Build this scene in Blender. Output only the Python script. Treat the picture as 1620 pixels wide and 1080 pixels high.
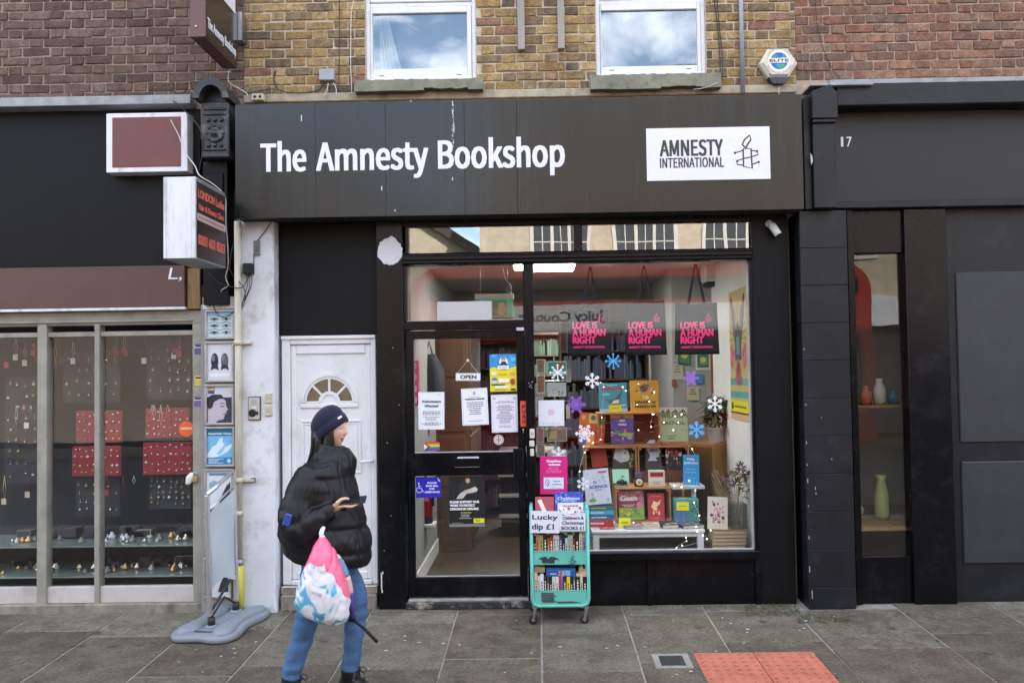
import bpy, bmesh, math, random
from mathutils import Vector, Matrix, noise
rnd = random.Random(11)
PI = math.pi
scene = bpy.context.scene
COL = scene.collection
for _o in list(bpy.data.objects):
 bpy.data.objects.remove(_o)
# ------------------------------------------------------------------ camera
F, CD, CZ = 1330.0, 6.7, 1.85                 # focal length in photo pixels, distance to the facade, height
YAW, PITCH, ROLL = math.radians(0.67), math.radians(1.75), math.radians(-0.85)
SHX, SHY = -24.5, 9.3
cam = bpy.data.cameras.new('camera')
cam.sensor_width = 36
cam.lens = F / 1620 * 36
cam.shift_x, cam.shift_y = SHX / 1620, SHY / 1620
cam.clip_end = 3000
cam.clip_start = 0.05
camo = bpy.data.objects.new('camera', cam)
COL.objects.link(camo)
CROT = Matrix.Rotation(YAW, 3, 'Z') @ Matrix.Rotation(PI / 2 + PITCH, 3, 'X') @ Matrix.Rotation(ROLL, 3, 'Z')
camo.matrix_world = Matrix.Translation((0, -CD, CZ)) @ CROT.to_4x4()
scene.camera = camo
def P(px, py, Y=0.0):
 """photo measurement -> (x, z) in the plane y = Y"""
 d = CROT @ Vector(((px - 810 + SHX) / F, -(py - 540 - SHY) / F, -1))
 t = (Y + CD) / d.y
 return d.x * t, CZ + d.z * t
def Q(a, b, c, d, Y=0.0):
 """two opposite corners -> x0, x1, z0, z1"""
 x0, z1 = P(a, b, Y)
 x1, z0 = P(c, d, Y)
 return x0, x1, z0, z1
def ground(y):
 return 0.0375 * y
# ------------------------------------------------------------------ sky and sun
SUN_EL, SUN_AZ = math.radians(33.5), math.radians(16)   # azimuth from +Y, clockwise
world = bpy.data.worlds.new('World')
scene.world = world
world.use_nodes = True
wn, wl = world.node_tree.nodes, world.node_tree.links
bg = wn['Background']
sky = wn.new('ShaderNodeTexSky')
sky.sky_type = 'NISHITA'
sky.sun_disc = False
sky.sun_elevation = SUN_EL
sky.sun_rotation = SUN_AZ
sky.air_density = 1.0
sky.dust_density = 1.0
tc = wn.new('ShaderNodeTexCoord')
mp = wn.new('ShaderNodeMapping')
mp.inputs['Scale'].default_value = (1.0, 1.0, 2.0)
mp.inputs['Location'].default_value = (1.35, 0.6, 0.2)
nz = wn.new('ShaderNodeTexNoise')
nz.inputs['Scale'].default_value = 7.5
nz.inputs['Detail'].default_value = 9
nz.inputs['Roughness'].default_value = 0.58
nz.inputs['Distortion'].default_value = 0.35
rp = wn.new('ShaderNodeValToRGB')
rp.color_ramp.elements[0].position = 0.41
rp.color_ramp.elements[1].position = 0.66
mx = wn.new('ShaderNodeMix')
mx.data_type = 'RGBA'
mx.inputs['B'].default_value = (9.9, 10.4, 11.5, 1)
wl.new(tc.outputs['Generated'], mp.inputs['Vector'])
wl.new(mp.outputs['Vector'], nz.inputs['Vector'])
wl.new(nz.outputs['Fac'], rp.inputs['Fac'])
wl.new(rp.outputs['Color'], mx.inputs['Factor'])
wl.new(sky.outputs['Color'], mx.inputs['A'])
wl.new(mx.outputs['Result'], bg.inputs['Color'])
bg.inputs['Strength'].default_value = 0.12
sun = bpy.data.lights.new('sun', 'SUN')
sun.energy = 2.6
sun.angle = math.radians(0.6)
sun.color = (1.0, 0.97, 0.93)
suno = bpy.data.objects.new('sun', sun)
COL.objects.link(suno)
_sd = Vector((math.sin(SUN_AZ) * math.cos(SUN_EL), math.cos(SUN_AZ) * math.cos(SUN_EL), math.sin(SUN_EL)))
suno.rotation_euler = _sd.to_track_quat('Z', 'Y').to_euler()
suno.location = (0, -8, 14)
vs = scene.view_settings
vs.view_transform = 'Standard'
vs.look = 'None'
vs.exposure = 2.12
vs.gamma = 1
vs.use_curve_mapping = False
scene.render.engine = 'CYCLES'
scene.cycles.use_denoising = True
scene.cycles.max_bounces = 8
scene.cycles.transparent_max_bounces = 24
scene.cycles.sample_clamp_indirect = 6.0
scene.cycles.caustics_reflective = False
scene.cycles.caustics_refractive = False
# ------------------------------------------------------------------ materials
def lin(c):
 return c / 12.92 if c <= 0.04045 else ((c + 0.055) / 1.055) ** 2.4
def hx(h):
 h = h.lstrip('#')
 return tuple(lin(int(h[i:i + 2], 16) / 255) for i in (0, 2, 4))
def scl(c, k):
 return tuple(min(1, v * k) for v in c)
_M = {}
def mat(name, col, rough=0.6, var=0.12, scale=6.0, metal=0.0, bump=0.0, bscale=60.0, spec=0.5, stretch=None, emit=0.0, coat=0.0,
  dirt=None, dirt_amt=0.5, dirt_scale=3.0, sheen=0.0):
 if name in _M:
  return _M[name]
 if isinstance(col, str):
  col = hx(col)
 m = bpy.data.materials.new(name)
 m.use_nodes = True
 n, l = m.node_tree.nodes, m.node_tree.links
 b = n['Principled BSDF']
 b.inputs['Roughness'].default_value = rough
 b.inputs['Metallic'].default_value = metal
 b.inputs['Specular IOR Level'].default_value = spec
 if coat:
  b.inputs['Coat Weight'].default_value = coat
 if sheen:
  b.inputs['Sheen Weight'].default_value = sheen
 t = n.new('ShaderNodeTexCoord')
 mpg = n.new('ShaderNodeMapping')
 if stretch:
  mpg.inputs['Scale'].default_value = stretch
 l.new(t.outputs['Object'], mpg.inputs['Vector'])
 out = None
 if var > 0:
  z = n.new('ShaderNodeTexNoise')
  z.inputs['Scale'].default_value = scale
  z.inputs['Detail'].default_value = 6
  z.inputs['Roughness'].default_value = 0.62
  l.new(mpg.outputs['Vector'], z.inputs['Vector'])
  r = n.new('ShaderNodeValToRGB')
  r.color_ramp.elements[0].position = 0.3
  r.color_ramp.elements[1].position = 0.7
  r.color_ramp.elements[0].color = (*scl(col, 1 - var), 1)
  r.color_ramp.elements[1].color = (*scl(col, 1 + var), 1)
  l.new(z.outputs['Fac'], r.inputs['Fac'])
  out = r.outputs['Color']
  rr = n.new('ShaderNodeMapRange')
  rr.inputs['To Min'].default_value = max(0.02, rough - 0.08)
  rr.inputs['To Max'].default_value = min(1, rough + 0.08)
  l.new(z.outputs['Fac'], rr.inputs['Value'])
  l.new(rr.outputs['Result'], b.inputs['Roughness'])
 else:
  b.inputs['Base Color'].default_value = (*col, 1)
 if dirt is not None:
  if isinstance(dirt, str):
   dirt = hx(dirt)
  z2 = n.new('ShaderNodeTexNoise')
  z2.inputs['Scale'].default_value = dirt_scale
  z2.inputs['Detail'].default_value = 8
  z2.inputs['Roughness'].default_value = 0.7
  l.new(mpg.outputs['Vector'], z2.inputs['Vector'])
  r2 = n.new('ShaderNodeValToRGB')
  r2.color_ramp.elements[0].position = 0.52
  r2.color_ramp.elements[1].position = 0.68
  r2.color_ramp.elements[0].color = (0, 0, 0, 1)
  r2.color_ramp.elements[1].color = (dirt_amt,) * 3 + (1,)
  l.new(z2.outputs['Fac'], r2.inputs['Fac'])
  x = n.new('ShaderNodeMix')
  x.data_type = 'RGBA'
  x.inputs['B'].default_value = (*dirt, 1)
  if out:
   l.new(out, x.inputs['A'])
  else:
   x.inputs['A'].default_value = (*col, 1)
  l.new(r2.outputs['Color'], x.inputs['Factor'])
  out = x.outputs['Result']
 if out:
  l.new(out, b.inputs['Base Color'])
 if bump > 0:
  zb = n.new('ShaderNodeTexNoise')
  zb.inputs['Scale'].default_value = bscale
  zb.inputs['Detail'].default_value = 5
  l.new(mpg.outputs['Vector'], zb.inputs['Vector'])
  bp = n.new('ShaderNodeBump')
  bp.inputs['Strength'].default_value = bump
  bp.inputs['Distance'].default_value = 0.004
  l.new(zb.outputs['Fac'], bp.inputs['Height'])
  l.new(bp.outputs['Normal'], b.inputs['Normal'])
 if emit:
  b.inputs['Emission Color'].default_value = (*col, 1)
  b.inputs['Emission Strength'].default_value = emit
 _M[name] = m
 return m
def flat(h, rough=0.55):
 """ink or paper of one colour"""
 return mat('print_' + h.strip('#'), h, rough, 0.04, 30)
def glass(name, f0, tint=(0.96, 0.98, 0.97), rough=0.0, wob=0.0):
 if name in _M:
  return _M[name]
 m = bpy.data.materials.new(name)
 m.use_nodes = True
 n, l = m.node_tree.nodes, m.node_tree.links
 n.remove(n['Principled BSDF'])
 o = n['Material Output']
 lw = n.new('ShaderNodeLayerWeight')
 lw.inputs['Blend'].default_value = 0.5
 pw = n.new('ShaderNodeMath')
 pw.operation = 'POWER'
 pw.inputs[1].default_value = 5
 l.new(lw.outputs['Facing'], pw.inputs[0])
 mr = n.new('ShaderNodeMapRange')
 mr.inputs['To Min'].default_value = f0
 mr.inputs['To Max'].default_value = 1
 l.new(pw.outputs[0], mr.inputs['Value'])
 tr = n.new('ShaderNodeBsdfTransparent')
 tr.inputs['Color'].default_value = (*tint, 1)
 gl = n.new('ShaderNodeBsdfGlossy')
 gl.inputs['Roughness'].default_value = rough
 ms = n.new('ShaderNodeMixShader')
 l.new(mr.outputs['Result'], ms.inputs['Fac'])
 l.new(tr.outputs[0], ms.inputs[1])
 l.new(gl.outputs[0], ms.inputs[2])
 if wob:
  t = n.new('ShaderNodeTexCoord')
  z = n.new('ShaderNodeTexNoise')
  z.inputs['Scale'].default_value = 1.6
  z.inputs['Detail'].default_value = 1
  l.new(t.outputs['Object'], z.inputs['Vector'])
  bp = n.new('ShaderNodeBump')
  bp.inputs['Strength'].default_value = wob
  bp.inputs['Distance'].default_value = 0.01
  l.new(z.outputs['Fac'], bp.inputs['Height'])
  l.new(bp.outputs['Normal'], gl.inputs['Normal'])
 l.new(ms.outputs[0], o.inputs['Surface'])
 _M[name] = m
 return m
def brick_mat(name, cols, dark=0.35, sc=14, rough=0.9, bump=0.7, bsc=70, mixf=0.8, sat=1.0):
 m = bpy.data.materials.new(name)
 m.use_nodes = True
 n, l = m.node_tree.nodes, m.node_tree.links
 b = n['Principled BSDF']
 b.inputs['Roughness'].default_value = rough
 b.inputs['Specular IOR Level'].default_value = 0.25
 oi = n.new('ShaderNodeObjectInfo')
 r = n.new('ShaderNodeValToRGB')
 r.color_ramp.interpolation = 'LINEAR'
 els = r.color_ramp.elements
 while len(els) < len(cols):
  els.new(0.5)
 for i, c in enumerate(cols):
  els[i].position = i / (len(cols) - 1)
  rgb = hx(c)
  mean = sum(rgb) / 3
  els[i].color = (*[mean + (v - mean) * sat for v in rgb], 1)
 l.new(oi.outputs['Random'], r.inputs['Fac'])
 t = n.new('ShaderNodeTexCoord')
 ad = n.new('ShaderNodeVectorMath')
 ad.operation = 'MULTIPLY_ADD'
 ad.inputs[1].default_value = (1, 1, 1)
 cm = n.new('ShaderNodeCombineXYZ')
 ml = n.new('ShaderNodeMath')
 ml.operation = 'MULTIPLY'
 ml.inputs[1].default_value = 57.0
 l.new(oi.outputs['Random'], ml.inputs[0])
 l.new(ml.outputs[0], cm.inputs[0])
 l.new(ml.outputs[0], cm.inputs[2])
 l.new(t.outputs['Object'], ad.inputs[0])
 l.new(cm.outputs[0], ad.inputs[2])
 z = n.new('ShaderNodeTexNoise')
 z.inputs['Scale'].default_value = sc
 z.inputs['Detail'].default_value = 7
 z.inputs['Roughness'].default_value = 0.7
 l.new(ad.outputs[0], z.inputs['Vector'])
 rr = n.new('ShaderNodeValToRGB')
 rr.color_ramp.elements[0].position = 0.36
 rr.color_ramp.elements[1].position = 0.62
 rr.color_ramp.elements[0].color = (dark, dark * 0.92, dark * 0.85, 1)
 rr.color_ramp.elements[1].color = (1.12, 1.1, 1.05, 1)
 l.new(z.outputs['Fac'], rr.inputs['Fac'])
 x = n.new('ShaderNodeMix')
 x.data_type = 'RGBA'
 x.blend_type = 'MULTIPLY'
 x.inputs['Factor'].default_value = mixf
 l.new(r.outputs['Color'], x.inputs['A'])
 l.new(rr.outputs['Color'], x.inputs['B'])
 z2 = n.new('ShaderNodeTexNoise')
 z2.inputs['Scale'].default_value = bsc
 z2.inputs['Detail'].default_value = 6
 l.new(ad.outputs[0], z2.inputs['Vector'])
 r3 = n.new('ShaderNodeValToRGB')
 r3.color_ramp.elements[0].position = 0.35
 r3.color_ramp.elements[1].position = 0.66
 r3.color_ramp.elements[0].color = (0.72, 0.72, 0.72, 1)
 r3.color_ramp.elements[1].color = (1.2, 1.2, 1.18, 1)
 l.new(z2.outputs['Fac'], r3.inputs['Fac'])
 x3 = n.new('ShaderNodeMix')
 x3.data_type = 'RGBA'
 x3.blend_type = 'MULTIPLY'
 x3.inputs['Factor'].default_value = 1.0
 l.new(x.outputs['Result'], x3.inputs['A'])
 l.new(r3.outputs['Color'], x3.inputs['B'])
 l.new(x3.outputs['Result'], b.inputs['Base Color'])
 bp = n.new('ShaderNodeBump')
 bp.inputs['Strength'].default_value = bump
 bp.inputs['Distance'].default_value = 0.006
 l.new(z2.outputs['Fac'], bp.inputs['Height'])
 l.new(bp.outputs['Normal'], b.inputs['Normal'])
 _M[name] = m
 return m
# ------------------------------------------------------------------ object helpers
W = {}
def tag(o, label=None, cat=None, group=None, kind=None):
 if label:
  o['label'] = label
 if cat:
  o['category'] = cat
 if group:
  o['group'] = group
 if kind:
  o['kind'] = kind
 return o
def thing(name, label, cat, loc=(0, 0, 0), rot=(0, 0, 0), group=None):
 o = bpy.data.objects.new(name, None)
 o.empty_display_size = 0.1
 COL.objects.link(o)
 o.location = loc
 o.rotation_euler = rot
 from mathutils import Euler
 W[o.name] = Matrix.Translation(loc) @ Euler(rot).to_matrix().to_4x4()
 return tag(o, label, cat, group)
_TX = {}
FONT2 = None
try:
 import os
 FONT2 = bpy.data.fonts.load(os.path.join(bpy.utils.system_resource('DATAFILES', path='fonts'), 'Noto Sans CJK Regular.woff2'))
except Exception:
 FONT2 = None
def text_data(s, grot=False):
 key = s
 if grot and FONT2:
  key = s + '\0'
 if key not in _TX:
  cu = bpy.data.curves.new('t', 'FONT')
  cu.body = s
  cu.resolution_u = 3
  if key != s:
   cu.font = FONT2
  o = bpy.data.objects.new('t', cu)
  COL.objects.link(o)
  dg = bpy.context.evaluated_depsgraph_get()
  me = bpy.data.meshes.new_from_object(o.evaluated_get(dg))
  vs_ = [(v.co.x, v.co.y) for v in me.vertices]
  fs_ = [tuple(p.vertices) for p in me.polygons]
  bpy.data.objects.remove(o)
  bpy.data.curves.remove(cu)
  bpy.data.meshes.remove(me)
  if key != s:
   hs = max(v[1] for v in text_data('H', True)[0]) if s != 'H' else 1
   if s != 'H':
    vs_ = [(v[0] * .73 / hs, v[1] * .73 / hs) for v in vs_]
  _TX[key] = (vs_, fs_)
 return _TX[key]
CAP = None
class MB:
 def __init__(self):
  self.bm = bmesh.new()
  self.mats = []
 def mi(self, m):
  if m not in self.mats:
   self.mats.append(m)
  return self.mats.index(m)
 def _setm(self, faces, m, smooth=False):
  i = self.mi(m)
  for f in faces:
   f.material_index = i
   f.smooth = smooth
 def box(self, x0, x1, y0, y1, z0, z1, m, bev=0.0, M=None, taper=None):
  bm = self.bm
  v = [bm.verts.new((x, y, z)) for x in (x0, x1) for y in (y0, y1) for z in (z0, z1)]
  idx = [(0, 1, 3, 2), (4, 6, 7, 5), (0, 4, 5, 1), (2, 3, 7, 6), (0, 2, 6, 4), (1, 5, 7, 3)]
  fs = [bm.faces.new([v[i] for i in q]) for q in idx]
  if bev > 0:
   bev = min(bev, 0.45 * min(abs(x1 - x0), abs(y1 - y0), abs(z1 - z0)))
   es = list({e for f in fs for e in f.edges})
   r = bmesh.ops.bevel(bm, geom=es, offset=bev, segments=1, affect='EDGES', profile=0.5)
   fs = [f for f in r['faces']] + [f for f in fs if f.is_valid]
   fs = list({f for f in fs if f.is_valid})
  vv = list({w for f in fs for w in f.verts})
  if M is not None:
   for w in vv:
    w.co = M @ w.co
  self._setm(fs, m)
  return vv
 def rbox(self, q, y0, y1, m, bev=0.0):
  return self.box(q[0], q[1], y0, y1, q[2], q[3], m, bev)
 def poly(self, pts, m, smooth=False):
  v = [self.bm.verts.new(p) for p in pts]
  f = self.bm.faces.new(v)
  self._setm([f], m, smooth)
  return f
 def xz(self, pts, y, m):
  """flat polygon in a plane facing the street (counter-clockwise seen from -y or not: fixed here)"""
  a = sum(pts[i][0] * pts[(i + 1) % len(pts)][1] - pts[(i + 1) % len(pts)][0] * pts[i][1] for i in range(len(pts)))
  if a < 0:
   pts = pts[::-1]
  return self.poly([(p[0], y, p[1]) for p in pts], m)
 def rect(self, x0, x1, z0, z1, y, m):
  return self.xz([(x0, z0), (x1, z0), (x1, z1), (x0, z1)], y, m)
 def disc(self, cx, cz, rx, y, m, rz=None, n=20):
  rz = rz or rx
  return self.xz([(cx + rx * math.cos(2 * PI * i / n), cz + rz * math.sin(2 * PI * i / n)) for i in range(n)], y, m)
 def prism(self, pts, y0, y1, m, smooth_side=False):
  """solid of an outline in x,z between y0 (front) and y1"""
  a = sum(pts[i][0] * pts[(i + 1) % len(pts)][1] - pts[(i + 1) % len(pts)][0] * pts[i][1] for i in range(len(pts)))
  if a < 0:
   pts = pts[::-1]
  bm = self.bm
  f = [bm.verts.new((p[0], y0, p[1])) for p in pts]
  b = [bm.verts.new((p[0], y1, p[1])) for p in pts]
  fs = [bm.faces.new(f), bm.faces.new(b[::-1])]
  side = []
  for i in range(len(pts)):
   j = (i + 1) % len(pts)
   side.append(bm.faces.new([f[j], f[i], b[i], b[j]]))
  self._setm(fs, m)
  self._setm(side, m, smooth_side)
 def stroke(self, pts, w, y, m, closed=False):
  """flat line of width w in x,z"""
  n = len(pts)
  L = []
  for i in range(n):
   a = pts[(i - 1) % n] if closed or i > 0 else pts[i]
   b = pts[(i + 1) % n] if closed or i < n - 1 else pts[i]
   dx, dz = b[0] - a[0], b[1] - a[1]
   k = math.hypot(dx, dz) or 1
   nx, nz_ = -dz / k * w / 2, dx / k * w / 2
   L.append(((pts[i][0] + nx, pts[i][1] + nz_), (pts[i][0] - nx, pts[i][1] - nz_)))
  for i in range(n if closed else n - 1):
   p, q = L[i], L[(i + 1) % n]
   self.xz([p[0], p[1], q[1], q[0]], y, m)
 def tube(self, pts, r, m, seg=6, closed=False, smooth=True):
  bm = self.bm
  pts = [Vector(p) for p in pts]
  n = len(pts)
  rings = []
  up = Vector((0, 0, 1))
  prev = None
  for i in range(n):
   if closed:
    t = (pts[(i + 1) % n] - pts[i - 1])
   else:
    t = pts[min(i + 1, n - 1)] - pts[max(i - 1, 0)]
   if t.length < 1e-9:
    t = Vector((0, 0, 1))
   t.normalize()
   if prev is None:
    u = up.cross(t)
    if u.length < 1e-3:
     u = Vector((1, 0, 0)).cross(t)
    u.normalize()
   else:
    u = prev - t * prev.dot(t)
    if u.length < 1e-5:
     u = up.cross(t)
    u.normalize()
   prev = u
   v = t.cross(u)
   rr = r[i] if isinstance(r, (list, tuple)) else r
   rings.append([bm.verts.new(pts[i] + (u * math.cos(2 * PI * k / seg) + v * math.sin(2 * PI * k / seg)) * rr) for k in range(seg)])
  fs = []
  for i in range(n if closed else n - 1):
   a, b = rings[i], rings[(i + 1) % n]
   for k in range(seg):
    fs.append(bm.faces.new([a[k], a[(k + 1) % seg], b[(k + 1) % seg], b[k]]))
  self._setm(fs, m, smooth)
  if not closed:
   self._setm([bm.faces.new(rings[0][::-1]), bm.faces.new(rings[-1])], m)
  return rings
 def lathe(self, prof, c, m, seg=20, axis='z', M=None, smooth=True):
  """prof: (radius, height) pairs"""
  bm = self.bm
  rings = []
  for (r, h) in prof:
   ring = []
   for k in range(seg):
    a = 2 * PI * k / seg
    if axis == 'z':
     co = Vector((c[0] + r * math.cos(a), c[1] + r * math.sin(a), c[2] + h))
    elif axis == 'y':
     co = Vector((c[0] + r * math.cos(a), c[1] - h, c[2] + r * math.sin(a)))
    else:
     co = Vector((c[0] + h, c[1] + r * math.cos(a), c[2] + r * math.sin(a)))
    if M is not None:
     co = M @ co
    ring.append(bm.verts.new(co))
   rings.append(ring)
  fs = []
  for a, b in zip(rings, rings[1:]):
   for k in range(seg):
    fs.append(bm.faces.new([a[k], a[(k + 1) % seg], b[(k + 1) % seg], b[k]]))
  self._setm(fs, m, smooth)
  self._setm([bm.faces.new(rings[0][::-1]), bm.faces.new(rings[-1])], m)
  return rings
 def loft(self, secs, m, seg=20, smooth=True, cap=True, fn=None):
  """secs: (centre, u axis * radius, v axis * radius)"""
  bm = self.bm
  rings = []
  for s, (c, u, v) in enumerate(secs):
   c, u, v = Vector(c), Vector(u), Vector(v)
   ring = []
   for k in range(seg):
    a = 2 * PI * k / seg
    co = c + u * math.cos(a) + v * math.sin(a)
    if fn:
     co = fn(co, s, a, c)
    ring.append(bm.verts.new(co))
   rings.append(ring)
  fs = []
  for a, b in zip(rings, rings[1:]):
   for k in range(seg):
    fs.append(bm.faces.new([a[k], a[(k + 1) % seg], b[(k + 1) % seg], b[k]]))
  self._setm(fs, m, smooth)
  if cap:
   self._setm([bm.faces.new(rings[0][::-1]), bm.faces.new(rings[-1])], m, smooth)
  return rings
 def text(self, s, x0, x1, zb, cap, y, m, bold=0.0, align='fit', M=None, slant=0.0, grot=False):
  """lettering between x0 and x1 (align fit) with the base line at zb and the cap height cap, facing -y"""
  vs_, fs_ = text_data(s, grot)
  if not vs_:
   return
  a, b = min(v[0] for v in vs_), max(v[0] for v in vs_)
  sz = cap / 0.73
  if align == 'fit':
   sx = (x1 - x0) / max(1e-6, b - a)
   ox = x0 - a * sx
  elif align == 'c':
   sx = sz * 0.92
   ox = (x0 + x1) / 2 - (a + b) / 2 * sx
  else:
   sx = sz * 0.92
   ox = x0 - a * sx
  offs = [(0, 0)]
  if bold:
   offs = [(0, 0), (-bold, 0), (bold, 0), (-bold, bold * .55), (bold, bold * .55), (-bold, -bold * .55), (bold, -bold * .55), (0, bold * .55), (0, -bold * .55)]
  fs = []
  for k, (dx, dz) in enumerate(offs):
   vv = [self.bm.verts.new((ox + v[0] * sx + v[1] * sz * slant + dx, y - 0.00012 * k, zb + v[1] * sz + dz)) for v in vs_]
   for q in fs_:
    try:
     fs.append(self.bm.faces.new([vv[i] for i in q]))
    except ValueError:
     pass
   if M is not None:
    for w in vv:
     w.co = M @ w.co
  self._setm(fs, m)
 def lines(self, x0, x1, z0, z1, n, y, m, frac=0.45, seed=0, centre=True, short=0.5):
  """rows of small illegible print"""
  r = random.Random(seed)
  h = (z1 - z0) / n
  for i in range(n):
   w = (x1 - x0) * (1 - short * r.random())
   xa = (x0 + x1) / 2 - w / 2 if centre else x0
   z = z1 - (i + 0.5) * h
   x = xa
   while x < xa + w:
    ww = (x1 - x0) * (0.06 + 0.1 * r.random())
    xe = min(x + ww, xa + w)
    self.rect(x, xe, z - h * frac / 2, z + h * frac / 2, y, m)
    x = xe + (x1 - x0) * 0.03
 def build(self, name, parent=None, local=False, label=None, cat=None, group=None, kind=None, origin=None, mesh_only=False):
  bm = self.bm
  bmesh.ops.recalc_face_normals(bm, faces=[f for f in bm.faces if len(bm.faces) > 0 and any(not e.is_boundary for e in f.edges)])
  me = bpy.data.meshes.new(name)
  if parent is not None:
   w = W[parent.name]
   if not local:
    bmesh.ops.transform(bm, matrix=w.inverted(), verts=bm.verts)
  elif not local:
   if origin is None:
    xs = [v.co for v in bm.verts]
    lo = [min(c[i] for c in xs) for i in range(3)]
    hi = [max(c[i] for c in xs) for i in range(3)]
    origin = ((lo[0] + hi[0]) / 2, (lo[1] + hi[1]) / 2, lo[2])
   bmesh.ops.translate(bm, vec=-Vector(origin), verts=bm.verts)
  bm.to_mesh(me)
  bm.free()
  for m in self.mats:
   me.materials.append(m)
  if mesh_only:
   return me
  o = bpy.data.objects.new(name, me)
  COL.objects.link(o)
  if parent is not None:
   o.parent = parent
   W[o.name] = W[parent.name].copy()
  else:
   if origin is not None and not local:
    o.location = origin
   W[o.name] = Matrix.Translation(origin or (0, 0, 0))
  return tag(o, label, cat, group, kind)
def one(name, fn, parent=None, **kw):
 mb = MB()
 fn(mb)
 return mb.build(name, parent, **kw)
def boxpart(name, parent, q, y0, y1, m, bev=0.003, **kw):
 mb = MB()
 mb.rbox(q, y0, y1, m, bev)
 return mb.build(name, parent, **kw)
def inst(me, name, parent, loc, scale=(1, 1, 1), rot=(0, 0, 0)):
 """a piece that shares its mesh; loc in world coordinates"""
 o = bpy.data.objects.new(name, me)
 COL.objects.link(o)
 if parent is not None:
  o.parent = parent
  loc = W[parent.name].inverted() @ Vector(loc)
 o.location = loc
 o.scale = scale
 o.rotation_euler = rot
 return o
def candle(mb, cx, cz, h, y, m, w=None):
 """the emblem of a candle in barbed wire, height h, centred"""
 w = w or h * 0.05
 b = h * 0.26
 def p(x, z):
  return (cx + x * h, cz + z * h)
 mb.stroke([p(-.10, .10), p(.13, .10), p(.15, -.48), p(-.10, -.42)], w, y, m, closed=True)
 mb.stroke([p(-.02, .12), p(-.12, .22), p(-.06, .36), p(.10, .50), p(.13, .36), p(.04, .24), p(-.02, .12)], w, y, m)
 mb.stroke([p(-.34, -.02), p(-.12, .05)], w * .7, y - .0002, m)
 mb.stroke([p(.14, .05), p(.30, .02), p(.33, -.08), p(.1, -.15), p(-.12, -.19), p(-.30, -.26), p(-.28, -.36), p(-.12, -.38)], w * .7, y - .0002, m)
 mb.stroke([p(.16, -.36), p(.34, -.30)], w * .7, y - .0002, m)
 for (x, z) in ((-.34, -.02), (.30, .02), (-.28, -.26), (.34, -.30)):
  mb.disc(p(x, z)[0], p(x, z)[1], w * .8, y - .0004, m, n=8)
# ================================================================== ground
def G(px, py):
 """photo measurement -> x, y on the sloping pavement"""
 d = CROT @ Vector(((px - 810 + SHX) / F, -(py - 540 - SHY) / F, -1))
 # CZ + d.z t = 0.0375 (-CD + d.y t)
 t = (-CZ - 0.0375 * CD) / (d.z - 0.0375 * d.y)
 return d.x * t, -CD + d.y * t
SLOPE = math.atan(0.0375)
M_joint = mat('pavement_joint_mortar', (0.27, 0.25, 0.215), 0.95, 0.3, 12, bump=0.4)
M_slab = brick_mat('york_stone_paving', ['#605a50', '#6b655b', '#645d53', '#6f6a61', '#5c564d', '#675f54'], dark=0.62, sc=5.0, rough=0.72, bump=0.35, bsc=45, mixf=0.9)
M_slab_pale = brick_mat('pale_worn_paving', ['#767269', '#7b776c', '#6d6960'], dark=0.6, sc=6.0, rough=0.78, bump=0.4, bsc=45, mixf=0.9)
M_tact = mat('red_tactile_concrete', '#b46a55', 0.8, 0.16, 9, bump=0.35, bscale=90, dirt='#6a3b2c', dirt_amt=0.45, dirt_scale=3.2)
M_moss = mat('moss', (0.07, 0.075, 0.025), 0.95, 0.4, 20, bump=0.8)
Y_KERB = -5.0
def sheet(name, x0, x1, y0, y1, z0, z1, m, kind='structure', label=None):
 mb = MB()
 mb.poly([(x0, y0, z0), (x1, y0, z0), (x1, y1, z1), (x0, y1, z1)], m)
 return mb.build(name, kind=kind, origin=(0, 0, 0), label=label)
pavement = sheet('pavement', -9, 9, Y_KERB, 0.6, ground(Y_KERB) - 0.006, ground(0.6) - 0.006, M_joint)
W[pavement.name] = Matrix.Identity(4)
_slab_cache = {}
def slab(x0, x1, y0, y1, m=None, name='paving_slab', gap=0.006):
 mb = MB()
 w, d = (x1 - x0) - 2 * gap, (y1 - y0) - 2 * gap
 vv = mb.box(-w / 2, w / 2, -d / 2, d / 2, -0.03, 0.0, m or M_slab, 0.005)
 for v in vv:
  v.co.x += rnd.uniform(-.002, .002)
  v.co.y += rnd.uniform(-.002, .002)
  v.co.z += rnd.uniform(-.0012, .0012)
 o = mb.build(name, pavement, local=True)
 yc = (y0 + y1) / 2
 o.location = ((x0 + x1) / 2, yc, ground(yc) + rnd.uniform(-.002, .002))
 o.rotation_euler = (SLOPE + rnd.uniform(-.003, .003), rnd.uniform(-.003, .003), 0)
 return o
TX0, TY1 = G(1096, 1033.5)          # far corner of the tactile block
TX0 += 0.0
colx = [-6.4, -5.55, -4.75, -4.0, -3.3, -2.62, -1.98, -1.335, -0.655, 0.0, 0.635, 1.265, 1.95, 2.75, 3.5, 4.3, 5.1, 6.0]
brk = {
 -1.98: [0.02, -0.30, -1.15, -2.0], -1.335: [0.02, -0.34, -1.25, -2.1], -0.655: [0.02, -0.16, -1.05, -2.0], 0.0: [0.02, -0.31, -1.3, -2.2],
 0.635: [0.02, -0.225, -1.15, -2.0], 1.265: [0.02, -0.13, -0.80, TY1], 1.95: [-0.12, -0.95, -1.8], -2.62: [0.02, -0.42, -1.3, -2.1],
 -3.3: [-.02, -0.55, -1.5, -2.3]}
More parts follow.
